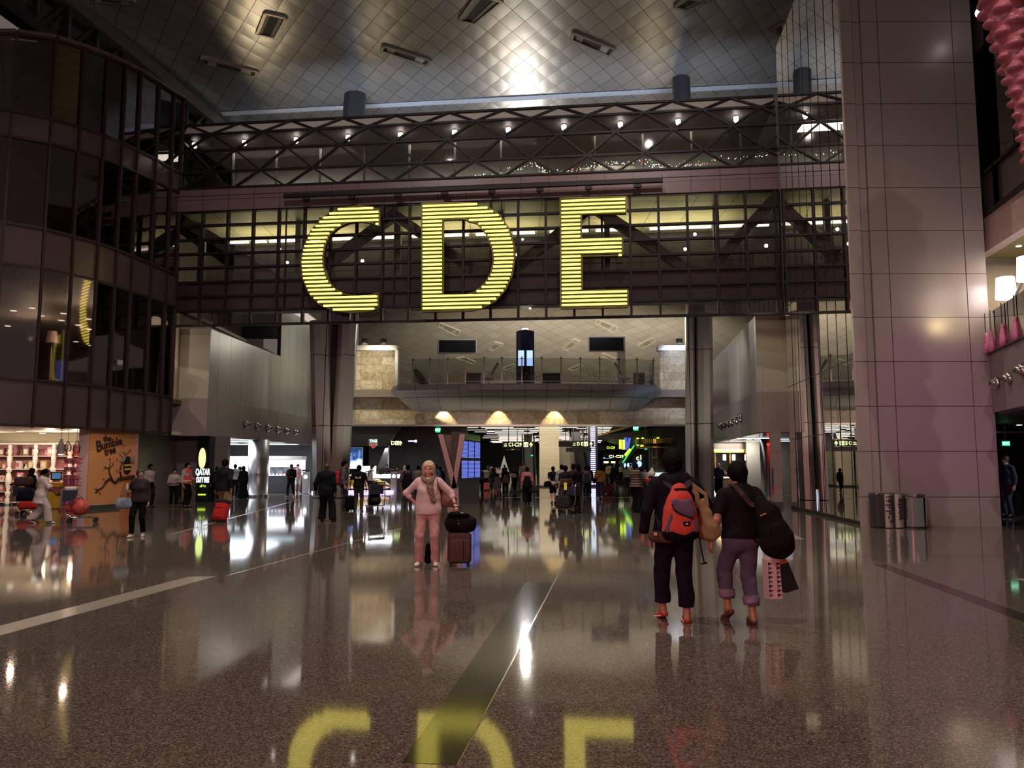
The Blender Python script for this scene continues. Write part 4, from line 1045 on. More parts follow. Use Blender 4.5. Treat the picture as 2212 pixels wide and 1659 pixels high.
# ------------------------------------------------------------------ mirror glass wall and clad pillar (right)
GA, GB = Vector((9.53, 21.73, 0)), Vector((10.65, 30.6, 0))
mb = MB(); n = Vector((.12, 0, 0)); P = [GA, GB, GB + n, GA + n]
mb.hexa([(p.x, p.y, .02) for p in P] + [(p.x, p.y, 18.4) for p in P])
WR = struct('wall_right_mirror_glass', mb, GL_MIRR)
mb = MB()
for i in range(1, 9):
    p = GA.lerp(GB, i / 9); mb.bar(p + Vector((-.005, 0, .02)), p + Vector((-.005, 0, 18.4)), .012)
for z in (2.62, 4.62, 7.7): mb.bar(GA + Vector((-.005, 0, z)), GB + Vector((-.005, 0, z)), .012, .02)
mb.bar(GA + Vector((-.01, 0, .05)), GB + Vector((-.01, 0, .05)), .05, .09)
struct('trim_6', mb, MULL)
struct('wall_right_core', MB().prism([(9.95, 21.85, 0), (11.05, 30.7, 0), (13.5, 30.7, 0), (13.5, 23.3, 0), (13.3, 22.4, 0)], (0, 0, 18.3)), CHAR)
PX0, PX1, PY = at(1862, 1137, 21.6)[0], at(2165, 1137, 21.6)[0], 21.6
PANEL = panelled('pillar_metal_panels', (.43, .36, .345), (90, 1.225), lw=.016, rough=.36, metal=.25, axes='xz', off=(45, .455), var=.03, line=(.03, .02, .02))
PT = thing('clad_pillar', 'massive square pillar clad in pinkish grey metal panels beside the waste bins', 'pillar', ((PX0 + PX1) / 2, 22.4, 0))
ppx = lambda px: at(px, 1137, PY)[0]
cuts_ = [1862, 1890, 1909, 1948, 2119, 2165]
for i, (a, b_) in enumerate(zip(cuts_[:-1], cuts_[1:])):
    rec = .06 if i == 1 else 0
    MB().bb((ppx(a) + .012, PY + rec, 0), (ppx(b_) - .012, PY + .12 if i < 3 else 23.3, 21)).build('cladding_panel', PANEL, PT, world=True)
MB().bb((PX0 + .78, PY + .1, 0), (PX1 - .03, 23.2, 21)).build('core', DARKM, PT, world=True)
# ------------------------------------------------------------------ gallery building at the far right edge
FA, FB, FC = Vector((13.35, 22.6, 0)), Vector((12.15, 18.6, 0)), Vector((12.4, 14.5, 0))
vwall('trim_7', (13.35, 22.6), (12.15, 18.6), 3.05, 4.65, mat('fascia_mauve', (.26, .20, .21), .4, var=.05, scale=.4), th=.3, side=-1)
vwall('trim_8', (12.15, 18.6), (12.4, 14.5), 3.05, 4.65, mat('fascia_mauve', ()), th=.3, side=-1)
for i, (px, py) in enumerate(((2156, 827), (2182, 817), (2210, 799))):
    s, z, p = onplane(px, py, (13.35, 22.6), (-1.2, -4.0)); nozzle(p, (-.96, .29, 0), f"{('farthest', 'middle', 'nearest')[i]} of the three round air nozzles on the mauve fascia beside the big pillar", 'air nozzles on the mauve fascia', .17)
struct('floor_right_gallery', MB().prism([(13.5, 22.7, 4.3), (12.3, 18.6, 4.3), (12.5, 14.5, 4.3), (30, 14.5, 4.3), (30, 23, 4.3)], (0, 0, .2)), mat('lounge_carpet', ()))
struct('ceiling_right_gallery', MB().prism([(13.5, 23.2, 7.75), (12.9, 18.6, 7.75), (12.9, 14.5, 7.75), (30, 14.5, 7.75), (30, 24, 7.75)], (0, 0, .2)), mat('gallery_ceiling', (.42, .34, .16), .5))
struct('wall_right_gallery_back', MB().bb((13.4, 23.3, 4.5), (30, 23.6, 7.75)), mat('gallery_wall', (.55, .47, .36), .55))
struct('wall_right_gallery_end', MB().bb((22, 14.5, 4.5), (22.3, 23.3, 7.75)), mat('gallery_wall', ()))
vwall('trim_9', (13.5, 22.9), (12.75, 18.6), 7.6, 8.6, mat('bulkhead_pink', (.62, .42, .40), .5), th=.3, side=-1)
vwall('trim_10', (12.75, 18.6), (12.9, 14.5), 7.6, 8.6, mat('bulkhead_pink', ()), th=.3, side=-1)
RW = bpy.data.objects.new('wall_right_upper_facade', None); COL.objects.link(RW); RW['kind'] = 'structure'; RW.location = (12.9, 20, 8.6)
mb = MB(); mg = MB(); ms = MB()
RPts = [(13.45, 22.8), (13.1, 20.9), (12.65, 18.6), (12.75, 14.5)]
for (xa, ya), (xb, yb) in zip(RPts[:-1], RPts[1:]):
    for z in (8.6, 9.75, 13.3, 14.4, 18): mb.bar((xa, ya, z), (xb, yb, z), .1)
    mb.bar((xa, ya, 8.6), (xa, ya, 20), .1); mb.bar((xb, yb, 8.6), (xb, yb, 20), .1)
    for z0, z1, q in ((8.6, 9.75, ms), (9.75, 13.3, mg), (13.3, 14.4, ms), (14.4, 20, mg)):
        q.hexa([(xa + .05, ya, z0), (xb + .05, yb, z0), (xb + .09, yb, z0), (xa + .09, ya, z0), (xa + .05, ya, z1), (xb + .05, yb, z1), (xb + .09, yb, z1), (xa + .09, ya, z1)])
mb.build('mullions', MULL, RW, world=True); mg.build('glazing', GL_FACADE, RW, world=True); ms.build('spandrel', mat('spandrel_plum', ()), RW, world=True)
struct('ceiling_right_passage', MB().prism([(13.5, 22.8, 3.0), (12.4, 18.8, 3.0), (12.6, 14.5, 3.0), (40, 14.5, 3.0), (40, 46, 3.0), (13.5, 46, 3.0)], (0, 0, .06)), mat('passage_ceiling', (.06, .065, .06), .5))
struct('wall_right_passage_back', MB().bb((13.5, 46, 0), (40, 46.2, 3.05)), mat('passage_wall', (.10, .105, .10), .5)); struct('wall_right_passage_side', MB().bb((40, 14.5, 0), (40.2, 46, 3.05)), mat('passage_wall', ()))
for x, y in ((17.2, 27), (18.4, 27), (17.6, 33), (21, 30)):
    T = thing('downlight', 'small white light in the dark passage ceiling past the pillar', 'downlight', (x, y, 2.99), group='passage ceiling lights'); MB().lathe([(.10, 0), (.11, .012)], n=12).build('rim', WHITE, T); MB().lathe([(0, -.012), (.08, -.012), (.08, 0)], n=12).build('lens', SPOT_S, T)
struct('wall_left_upper', MB().bb((-25, 15, 15), (-24.7, 48, 22.5)), CHAR)
struct('wall_right_upper_back', MB().bb((16.5, 14, 8.6), (16.8, 23, 20)), mat('blind_grey', ()))
# ------------------------------------------------------------------ marble end wall with the wide opening, and balcony
MARB = panelled('cream_marble', (.46, .36, .22), (1.45, .52), lw=.012, rough=.22, axes='xz', var=.12, line=(.20, .15, .09), warm=(.58, .52, .40), vein=.22)
YM = 53.0; ZH = zat(917, YM); xm = lambda px, py=900: at(px, py, YM)[0]
ZTOP = zat(757, YM)
mb = MB(); mb.bb((xm(768), YM, ZH), (xm(1512), YM + .5, zat(835, YM)))
mb.bb((xm(768), YM, zat(835, YM)), (xm(852), YM + .5, ZTOP)); mb.bb((xm(1428), YM, zat(835, YM)), (13.4, YM + .5, ZTOP)); mb.bb((xm(1512), YM, ZH), (13.4, YM + .5, zat(835, YM)))
struct('wall_back_marble', mb, MARB)
mb = MB().bb((xm(766), YM - .08, ZTOP), (xm(856), YM + .6, ZTOP + .35)).bb((xm(1424), YM - .08, ZTOP), (13.4, YM + .6, ZTOP + .35)).bb((xm(766), YM - .05, ZH - .12), (13.4, YM + .5, ZH)).bb((xm(852), YM - .1, zat(835, YM)), (xm(858), YM + .6, ZTOP))
struct('trim_11', mb, ALU)
struct('wall_back_pier', MB().bb((-13.2, YM, ZH - .1), (xm(768), YM + .5, 12)), mat('pier_grey', (.30, .28, .25), .5))
# upper hall floor + balcony
BT = thing('balcony', 'curved grey metal balcony with glass balustrade projecting from the marble wall', 'balcony', (0.8, YM, zat(868, YM)))
YB = 48.2; ZN = zat(828, YB); nL, nR = at(835, 850, YB)[0], at(1441, 850, YB)[0]
def bal_outline(t, inset):  # plan curve of the nose, t in 0..1
    x = nL + (nR - nL) * t; e = abs(2 * t - 1)
    y = YB + inset + .9 * e ** 2 + (1.4 * max(0, (e - .93) / .07) ** 2)
    return x + (inset * .45) * (1 if t < .5 else -1) * e, y
profB = [(0.0, ZN), (-.10, ZN - .12), (-.10, ZN - .38), (.12, ZN - .52), (.55, ZN - .60), (2.2, ZN - 1.35), (YM - YB - .9, ZN - 1.42)]
mb = MB(); n = 30; vs = []
for (ins, z) in [(YM - YB - .9, ZN)] + profB:
    for i in range(n + 1):
        x, y = bal_outline(i / n, ins); vs.append((x, min(y, YM - .02), z))
m_ = len(profB) + 1
mb.add(vs, [(r * (n + 1) + i, r * (n + 1) + i + 1, (r + 1) * (n + 1) + i + 1, (r + 1) * (n + 1) + i) for r in range(m_ - 1) for i in range(n)])
mb.add([vs[r * (n + 1)] for r in range(m_)], [tuple(range(m_))]); mb.add([vs[r * (n + 1) + n] for r in range(m_)], [tuple(range(m_))[::-1]])
o = mb.build('nose', panelled('balcony_panels', (.46, .45, .45), (1.35, 30), lw=.025, rough=.4, metal=.15, axes='xz', var=.04), BT, world=True); smooth_by_angle(o, 30)
GETCH = mat('etched_pattern', (.30, .28, .25), .5)
def bpost(px):
    t = (at(px, 800, YB + .5)[0] - nL) / (nR - nL); return bal_outline(t, .45)
posts = [883, 922, 962, 1002, 1043, 1083, 1127, 1171, 1214, 1257, 1300, 1343, 1385, 1425]
pp = [bpost(p) for p in posts]
ends = [(pp[0][0] - .5, YM - .3)] + pp + [(pp[-1][0] + .25, YM - .3)]
for (x, y) in pp:
    w_ = MB().bar((x, y, ZN - .02), (x, y, ZN + 1.72), .07, .10).build('post', ALU, BT, world=True)
    MB().bar((x - .13, y - .05, ZN + 1.58), (x + .13, y - .05, ZN + 1.58), .04).build('clip', STEEL, w_, world=True)
for (a, b_) in zip(ends[:-1], ends[1:]):
    MB().hexa([(a[0], a[1], ZN + .12), (b_[0], b_[1], ZN + .12), (b_[0], b_[1] + .02, ZN + .12), (a[0], a[1] + .02, ZN + .12), (a[0], a[1], ZN + 1.62), (b_[0], b_[1], ZN + 1.62), (b_[0], b_[1] + .02, ZN + 1.62), (a[0], a[1] + .02, ZN + 1.62)]).build('glass_panel', GL_CLEAR, BT, world=True)
    mb = MB(); dx, dy = b_[0] - a[0], b_[1] - a[1]; L_ = math.hypot(dx, dy)
    if L_ > 0.3:
        nc = max(1, int(L_ / .21)); rr = random.Random(int(abs(a[0]) * 100))
        for i in range(nc):
            for j in range(3):
                cx_, cz_ = (i + .5 + (.25 if j % 2 else -.2)) / nc, ZN + .22 + j * .2
                if j == 2 and rr.random() < .5: continue
                c = Vector((a[0] + dx * cx_, a[1] + dy * cx_ - .012, cz_)); u = Vector((dx, dy, 0)) / L_
                for k in range(6):
                    an = PI / 6 + k * PI / 3; d_ = u * math.cos(an) + Vector((0, 0, math.sin(an)))
                    mb.bar(c + d_ * .025, c + d_ * .105, .026, .006)
        mb.build('etched_pattern', GETCH, BT, world=True)['kind'] = 'stuff'
    MB().bar((a[0], a[1] - .02, ZN + .18), (b_[0], b_[1] - .02, ZN + .18), .04).build('rail', ALU, BT, world=True)
struct('floor_upper_hall', MB().bb((-22, YM - .85, ZN - .5), (30, 112, ZN)), mat('upper_floor_stone', (.22, .19, .16), .3))
# three downlights under the balcony
for i, px in enumerate((957, 1077, 1198)):
    p = Vector(at(px, 876, YM - .35)); T = thing('downlight', f"{('first', 'middle', 'last')[i]} warm downlight under the balcony grazing the marble, counted from the flight screens", 'downlight', (p.x, YM - .5, zat(871, YM - .5)), group='downlights under the balcony')
    MB().lathe([(.10, 0), (.12, .02), (.12, .12)], n=14).build('can', ALU, T); MB().lathe([(.0, -.004), (.08, -.004), (.08, .0)], n=12).build('lens', SPOT_S, T)
# wall studs of the marble
mb = MB()
for px in (937, 978, 1057, 1097, 1177, 1219):
    for py in (890, 901, 909): mb.ball(at(px, py, YM - .01), .03, 6)
for px in (780, 820):
    for py in (767, 778, 800, 835, 870, 890): mb.ball(at(px, py, YM - .01), .03, 6)
mb.build('wall_back_marble_studs', DARKM)['kind'] = 'structure'
# side faces of the lower hall
struct('wall_left_far', MB().bb((-13.3, 52.7, 0), (-13.0, 60, ZH)), CHAR)
# ------------------------------------------------------------------ toy shop under the curved facade
YS = 33.6
SHOPW = mat('shop_wall_cream', (.70, .60, .44), .55, var=.04)
struct('wall_shop_back', MB().bb((-30, YS, 0), (-15.9, YS + .2, 2.96)), SHOPW)
struct('wall_shop_right', MB().prism([(-16.02, 29.5, 0), (-15.64, 29.5, 0), (-15.64, YS, 0), (-16.02, YS, 0)], (0, 0, 2.96)), PINKW)
PANP = [Vector((-15.60, 29.5, 0)), Vector((-15.0, 31.7, 0))]
PD = (PANP[1] - PANP[0]).normalized(); PN = Vector((PD.y, -PD.x, 0)); PA = math.atan2(PD.y, PD.x)
T = thing('shop_sign_panel', 'orange illustrated shop wall panel with dark lettering, tree branch and striped bee', 'shop sign', PANP[0].lerp(PANP[1], .5))
ORG = mat('sign_orange', (.66, .30, .13), .45, var=.06, scale=.8); ORG2 = mat('sign_orange_deep', (.58, .17, .05), .45, var=.05); BROWN = mat('sign_brown', (.045, .02, .012), .6)
def pq(u, z, d=.01): return PANP[0] + PD * u - PN * -d + Vector((0, 0, z))
PLEN = (PANP[1] - PANP[0]).length
def ppix(px, py): s, z, p = onplane(px, py, tuple(PANP[0][:2]), (PD.x, PD.y)); return s, z
MB().prism([pq(0, .15, 0), pq(PLEN, .15, 0), pq(PLEN, 2.95, 0), pq(0, 2.95, 0)], -PN * .12).build('board', ORG, T, world=True)
MB().prism([pq(0, 0, .01), pq(PLEN, 0, .01), pq(PLEN, .15, .01), pq(0, .15, .01)], -PN * .12).build('plinth', mat('plinth_green', (.05, .06, .055), .3), T, world=True)
MB().prism([pq(PLEN, 0, .012), pq(PLEN + .22, 0, .012), pq(PLEN + .22, 2.95, .012), pq(PLEN, 2.95, .012)], -PN * .16).build('edge_trim', mat('sign_edge_pink', (.62, .30, .28), .45), T, world=True)
hill = [pq(*ppix(x, y), .008) for x, y in ((258, 1096), (260, 1070), (266, 1045), (276, 1030), (288, 1025), (288, 1094))]
MB().prism(hill, PN * .006).build('hill_shape', ORG2, T, world=True)
BRT = MB()
def br(pts, r0, r1): BRT.tube([pq(*ppix(x, y), .014) for x, y in pts], r0, 5, r1)
br([(288, 1030), (270, 1033), (255, 1035), (248, 1043), (236, 1034), (228, 1040), (222, 1052), (205, 1063)], .085, .02)
br([(242, 1037), (236, 1024), (234, 1012), (225, 1008)], .04, .012); br([(234, 1014), (238, 1000), (236, 992)], .025, .008); br([(234, 1014), (242, 1006), (246, 996)], .02, .008); br([(228, 1010), (222, 1016)], .015, .006)
br([(236, 1034), (229, 1046)], .02, .006); br([(216, 1058), (203, 1056)], .02, .006); br([(212, 1060), (206, 1066)], .02, .006)
br([(262, 1033), (258, 1018), (261, 1005), (266, 996)], .045, .014); br([(266, 998), (262, 986), (256, 978)], .02, .006); br([(266, 998), (270, 984), (268, 972)], .022, .006); br([(270, 984), (278, 976), (280, 970)], .018, .006); br([(264, 1000), (276, 994), (285, 990)], .02, .006); br([(268, 980), (262, 976)], .012, .005)
BRT.build('branch', BROWN, T, world=True)
for x, y in ((236, 991), (243, 1001), (252, 1017), (258, 1018), (287, 1000), (215, 1065), (223, 1034), (266, 961), (271, 1030), (252, 992), (280, 972)):
    MB().ball(pq(*ppix(x, y), .02), (.045, .03, .045), 8).build('berry', mat('sign_red', (.45, .05, .03), .5), T, world=True)
bc = pq(*ppix(273, 1009), .03); ux, uz = PD, Vector((0, 0, 1))
def blob(mb, c, rx, rz, d=.03, tilt=0):
    pts = []
    for i in range(18):
        a = 2 * PI * i / 18; x, z = rx * math.cos(a), rz * math.sin(a); pts.append(c + ux * (x * math.cos(tilt) - z * math.sin(tilt)) + uz * (x * math.sin(tilt) + z * math.cos(tilt)))
    mb.prism(pts, PN * d); return mb
YELB = mat('bee_yellow', (.75, .42, .03), .5)
b0 = blob(MB(), bc, .20, .27, .03).build('bee_body', mat('bee_black', (.012, .010, .010), .5), T, world=True)
for dz in (.10, -.06): MB().prism([bc + PN * .032 + ux * -.17 + uz * dz, bc + PN * .032 + ux * .17 + uz * (dz + .02), bc + PN * .032 + ux * .18 + uz * (dz - .05), bc + PN * .032 + ux * -.18 + uz * (dz - .07)], PN * .008).build('bee_stripe', YELB, b0, world=True)
blob(MB(), bc + uz * .32, .12, .10, .035).build('bee_head', mat('bee_black', ()), T, world=True)
for sx_ in (-1, 1): blob(MB(), bc + ux * (.24 * sx_) + uz * .30, .17, .085, .02, -.5 * sx_).build('bee_wing', mat('bee_wing', (.30, .25, .22), .4), T, world=True)
def ptext(body, px, py, size, tilt=0.0, sx=1.0, bold=.012):
    p = pq(*ppix(px, py), .02); return text('lettering', body, size, BROWN, p, Matrix.Rotation(tilt, 3, -PN).to_4x4() @ Matrix.Rotation(PA, 4, 'Z') @ Matrix.Rotation(PI / 2, 4, 'X') if False else (PI / 2, 0, PA), T, sx=sx, bold=bold)
def ptextr(body, px, py, size, tilt, bold=.012, sx=1.0):
    o = ptext(body, px, py, size, 0, sx, bold); M_ = Matrix.Rotation(PA, 3, 'Z') @ Matrix.Rotation(PI / 2, 3, 'X') @ Matrix.Rotation(tilt, 3, 'Z'); o.rotation_euler = M_.to_euler(); return o
ptextr('the', 231, 948, .30, .10); ptextr('B', 213, 965, .58, .22, .018, .85); ptextr('umble', 241, 958, .42, .22, .014, 1.02); ptextr('tree', 237, 974, .40, .22, .014, .85)
# shelves
SH = thing('display_shelf', 'pink backed toy shelving with white turned posts along the shop back wall', 'shelf', (-19.5, YS - .3, 0))
PKB = mat('shelf_pink', (.55, .22, .24), .5, var=.08); SHW = mat('shelf_white', (.72, .66, .62), .45)
zsh = [zat(1100, 33), zat(1062, YS), zat(1040, YS), zat(1014, YS), zat(985, YS)]; zsh = [.12, .55, .98, 1.48, 2.02]
MB().bb((-26, YS - .04, 0), (-16.9, YS - .01, 2.5)).build('back_panel', PKB, SH, world=True)
for z in zsh: MB().bb((-26, YS - .5, z - .03), (-16.9, YS - .05, z)).build('shelf', SHW, SH, world=True)
MB().bb((-26, YS - .55, 2.48), (-16.9, YS - .03, 2.56)).build('cornice', SHW, SH, world=True)
bal = [(.07, 0), (.09, .05), (.09, .25), (.05, .32), (.10, .42), (.10, .5), (.05, .58), (.10, .8), (.12, 1.0), (.09, 1.25), (.05, 1.32), (.11, 1.40), (.11, 1.5), (.05, 1.56), (.085, 1.75), (.10, 1.95), (.06, 2.05), (.10, 2.15), (.10, 2.25), (.06, 2.3), (.09, 2.42), (.05, 2.5)]
for px in (-60, 20, 75, 115, 150):
    x = at(px, 1010, YS - .6)[0]; MB().lathe(bal, (x, YS - .6, 0), 14).build('turned_post', SHW, SH, world=True, smooth=True)
rnd = random.Random(11)
toyc = [('red', (.55, .03, .04)), ('pink', (.75, .30, .34)), ('white', (.75, .70, .66)), ('gold', (.62, .42, .16)), ('brown', (.22, .10, .07)), ('rose', (.6, .14, .18))]
shname = ['bottom', 'second', 'middle', 'upper', 'top']
def toy(kind, cn, col, x, y, z, s, lab):
    T = thing({'box': 'toy_box', 'doll': 'doll', 'bear': 'soft_toy'}[kind], lab, 'toy', (x, y, z), rnd.uniform(-.3, .3), 'toys on the pink shelves')
    m1 = mat('toy_' + cn, col, .5, var=.1); m2 = mat('toy_white', (.75, .70, .66), .5)
    if kind == 'box':
        MB().rbox((0, 0, s * .55), (s * .8, s * .5, s * 1.1), .01).build('carton', m1, T); MB().rbox((0, -s * .26, s * .55), (s * .5, .01, s * .6), .004).build('window', m2 if cn != 'white' else mat('toy_rose', (.6, .14, .18), .5), T)
    elif kind == 'doll':
        MB().lathe([(s * .3, 0), (s * .26, s * .2), (s * .1, s * .6), (s * .13, s * .75), (.0, s * .85)], n=10).build('dress', m1, T, smooth=True); MB().ball((0, 0, s * .98), s * .17, 10).build('head', SKIN, T, smooth=True)
        MB().ball((0, s * .03, s * 1.03), s * .19, 8).build('hair', BROWNHAIR, T, smooth=True)
    else:
        MB().ball((0, 0, s * .35), (s * .3, s * .26, s * .36), 10).build('torso', m1, T, smooth=True); h = MB().ball((0, -s * .02, s * .85), s * .24, 10).build('head', m1, T, smooth=True)
        for q in (-1, 1): MB().ball((q * s * .2, 0, s * 1.05), s * .09, 8).build('ear', m1, h, smooth=True); MB().ball((q * s * .3, -s * .1, s * .45), (s * .1, s * .1, s * .2), 8).build('arm', m1, T, smooth=True)
    return T
for zi, z in enumerate(zsh):
    x = -22.6
    while x < -17.0:
        s = rnd.uniform(.17, .34)
        if min(abs(x - at(px, 1010, YS - .6)[0]) for px in (20, 75, 115)) > .15:
            kind = rnd.choice(('box', 'box', 'bear', 'doll')); cn, col = rnd.choice(toyc)
            toy(kind, cn, col, x, YS - .28 + rnd.uniform(-.05, .05), z + .005, s, f"{cn} {'boxed toy' if kind == 'box' else 'little doll' if kind == 'doll' else 'soft toy'} on the {shname[zi]} pink shelf of the toy shop")
        x += s * 1.0
# counter with till
def wpt(px, py, Y): return Vector(at(px, py, Y))
CT = thing('shop_counter', 'yellow and orange shop counter inside the toy shop', 'counter', (-17.1, 30.4, 0))
MB().rbox((0, 0, .40), (1.35, .7, .8), .06).build('base', mat('counter_yellow', (.80, .50, .03), .35, coat=.4), CT); MB().rbox((0, -.02, .90), (1.45, .8, .22), .05).build('top', mat('counter_orange', (.80, .36, .03), .35, coat=.4), CT)
MB().rbox((.1, -.37, .72), (1.0, .02, .12), .008).build('red_band', mat('counter_red', (.6, .06, .08), .4), CT)
TL = thing('till_monitor', 'black till monitor with blue screen on the yellow counter', 'monitor', (-17.25, 30.35, 1.01), .45)
MB().rbox((0, .05, .03), (.26, .2, .06), .02).build('base', BLACK, TL); MB().rbox((0, .06, .22), (.4, .12, .32), .03).build('casing', BLACK, TL); MB().bb((-.14, -.012, .11), (.14, -.004, .33)).build('screen', glow('till_screen', (.10, .22, .42), .7), TL)
for i in range(6):
    z = thing('toy_wand', 'white toy wand standing in the jar row beside the till', 'toy', (-16.95 + i * .09, 30.25 + .06 * (i % 2), 1.01), group='toy wands beside the till')
    MB().tube([(0, 0, 0), (.02 * (i % 3 - 1), 0, .22)], .012, 6).build('stick', SHW, z); MB().ball((.02 * (i % 3 - 1), 0, .24), .04, 8).build('tip', mat('toy_pink', (.75, .3, .34)), z, smooth=True)
RK = thing('spinner_rack', 'tall red and purple spinner rack of gifts by the toy shop entrance', 'rack', (-15.85, 28.9, 0))
MB().rbox((0, 0, .06), (.62, .5, .12), .03).build('base', mat('rack_red', (.5, .03, .05), .4), RK); MB().tube([(0, 0, .1), (0, 0, 2.15)], .025, 8).build('pole', mat('rack_red', ()), RK); MB().rbox((0, 0, 1.86), (.62, .06, .05), .01).build('crossbar', mat('rack_red', ()), RK)
for z, w_, h_ in ((1.7, .5, .13), (1.42, .5, .13), (1.15, .55, .12), (.9, .52, .24), (.55, .5, .26), (.2, .55, .28)):
    t_ = MB().rbox((0, 0, z), (w_, .34, .03), .01).build('tray', mat('rack_red', ()), RK)
    for i in range(4): MB().rbox((-w_ / 2 + (i + .5) * w_ / 4, -.08, z + h_ / 2 + .02), (w_ / 5, .16, h_), .02).build('packet', mat(('pack_purple', 'pack_pink')[i % 2], ((.20, .07, .14), (.5, .14, .2))[i % 2], .5), t_)
for i, (px, py0, py1) in enumerate(((131, 948, 981), (146, 953, 975), (165, 952, 979))):
    p = wpt(px, py1, 29.0); z1 = wpt(px, py0, 29.0).z
    T = thing('hanging_ornament', ('white bell ornament on a wire, widest of the three in the toy shop', 'clear teardrop ornament on a wire between the two in the toy shop', 'pale glass ornament on a wire beside the pink wall edge')[i], 'ornament', p)
    h_ = z1 - p.z; mm = SHW if i == 0 else glass('ornament_glass', (.9, .85, .82), boost=.12)
    MB().lathe([(.10, 0), (.13, h_ * .2), (.12, h_ * .35), (.13, h_ * .42), (.11, h_ * .62), (.05, h_ * .85), (.045, h_)], n=14).build('bell', mm, T, smooth=True); MB().tube([(0, 0, h_), (0, 0, 2.95 - p.z)], .008, 5).build('wire', DARKM, T)
    if i == 0: MB().ball((0, 0, .0), (.10, .10, .03), 10).build('lamp', SPOT_S, T, smooth=True)
for i, (x, y) in enumerate(((-18.9, 30.6), (-18.0, 30.9), (-17.2, 30.6), (-20.3, 30.2), (-21.4, 31.6), (-19.2, 32.6))):
    T = thing('downlight', 'round recessed downlight in the cream toy shop ceiling', 'downlight', (x, y, 2.93), group='toy shop downlights')
    MB().lathe([(.13, 0), (.14, .02)], n=14).build('rim', WHITE, T); MB().lathe([(0, -.006), (.11, -.006), (.11, 0)], n=14).build('lens', SPOT_S, T)
# grey recess with guards, bin
RECW = panelled('recess_stone', (.16, .13, .125), (1.4, .62), lw=.012, rough=.4, axes='xz', var=.06)
struct('wall_recess', MB().bb((-15.4, 36.4, 0), (-12.95, 36.7, 2.94)), RECW)
struct('wall_recess_left', MB().bb((-15.6, 31.6, 0), (-15.3, 36.6, 2.94)), RECW)
def bin_(name, lab, x, y, w_, d_, h_):
    T = thing(name, lab, 'waste bin', (x, y, 0)); MB().rbox((0, 0, h_ / 2), (w_, d_, h_), .12, n=5).build('shell', STEEL, T, smooth=True); MB().rbox((0, 0, h_ + .01), (w_ * .8, d_ * .7, .03), .01).build('lid', DARKM, T); return T
bin_('steel_bin', 'polished steel bin in the grey recess behind the two guards', -14.1, 34.5, .52, .5, .92)
# lit column sign
QT = thing('lit_column_sign', 'dark glass column sign with glowing yellow oval and white duty free lettering', 'sign', (-13.72, 36.0, 0))
xq0, xq1 = at(426, 1000, 35.8)[0], at(452, 1000, 35.8)[0]
MB().bb((xq0, 35.8, 0), (xq1, 36.4, 2.94)).build('column', mat('sign_dark_glass', (.012, .018, .016), .08), QT, world=True)
c = Vector(at(437, 990, 35.79)); mb = MB(); pts = [c + Vector((.16 * math.cos(a), 0, .46 * math.sin(a))) for a in [2 * PI * i / 28 for i in range(28)]]
mb.prism(pts, (0, -.02, 0)).build('oval', glow('oval_yellow', (.80, 1.0, .30), 1.6), QT, world=True)
SW = glow('sign_white', (.9, .95, 1.0), 2.2)
for body, py, sz, m_ in (('QATAR', 1020, .34, SW), ('DUTY FREE', 1037, .30, SW)):
    text('lettering', body, sz * 1.12, m_, at(438, py, 35.78), (PI / 2, 0, 0), QT, sx=.50 if body == 'QATAR' else .34, bold=.012)
text('lettering', 'قطر', .14, LIME, at(438, 1049, 35.78), (PI / 2, 0, 0), QT, bold=.004)
MB().bb((xq0 + .1, 35.77, .30), (xq1 - .1, 35.79, .36)).build('base_light', LIME, QT, world=True)
# ------------------------------------------------------------------ bright store
struct('ceiling_store', MB().prism([(-15.2, 36.8, 2.96), (-13.75, 35.7, 2.96), (-12.75, 52.6, 2.96), (-12.5, 60, 2.96), (-34, 60, 2.96), (-34, 36.8, 2.96)], (0, 0, .12)), mat('store_ceiling', (.55, .60, .64), .25))
for i, (x, y) in enumerate([(x, y) for y in (38.2, 41.2, 44.2, 47.2, 50.2) for x in (-14.6, -17.4)]):
    T = thing('ceiling_light_panel', 'bluish white light panel in the bright store ceiling', 'ceiling light', (x, y, 2.94), group='light panels of the bright store')
    MB().bb((-1.1, -.9, 0), (1.1, .9, .02)).build('frame', ALU, T); MB().bb((-1.05, -.55, -.01), (1.05, .55, 0)).build('diffuser', glow('store_panel', (.66, .86, 1.0), 2.4), T)
struct('wall_store_back', MB().bb((-34, 56, 0), (-12.8, 56.3, 2.96)), panelled('store_grey', (.12, .12, .125), (3, .9), axes='xz', rough=.4))
struct('wall_store_left', MB().bb((-24, 37, 0), (-23.7, 56, 2.96)), mat('store_white', (.75, .74, .8), .4))
COLR = thing('round_column', 'round polished steel column in front of the bright store', 'column', (at(556, 1073, 42)[0], 42, 0))
MB().lathe([(.58, 0), (.58, .02), (.525, .04), (.525, 1.2), (.527, 1.21), (.525, 1.22), (.525, 2.97)], n=36).build('shaft', mat('column_satin', (.50, .48, .48), .36, 1.0, var=.03), COLR, smooth=True); MB().lathe([(.60, 0), (.60, .10), (.53, .11)], n=36).build('base_ring', STEEL, COLR)
WGL = glow('display_white', (.90, .86, 1.0), 4.0)
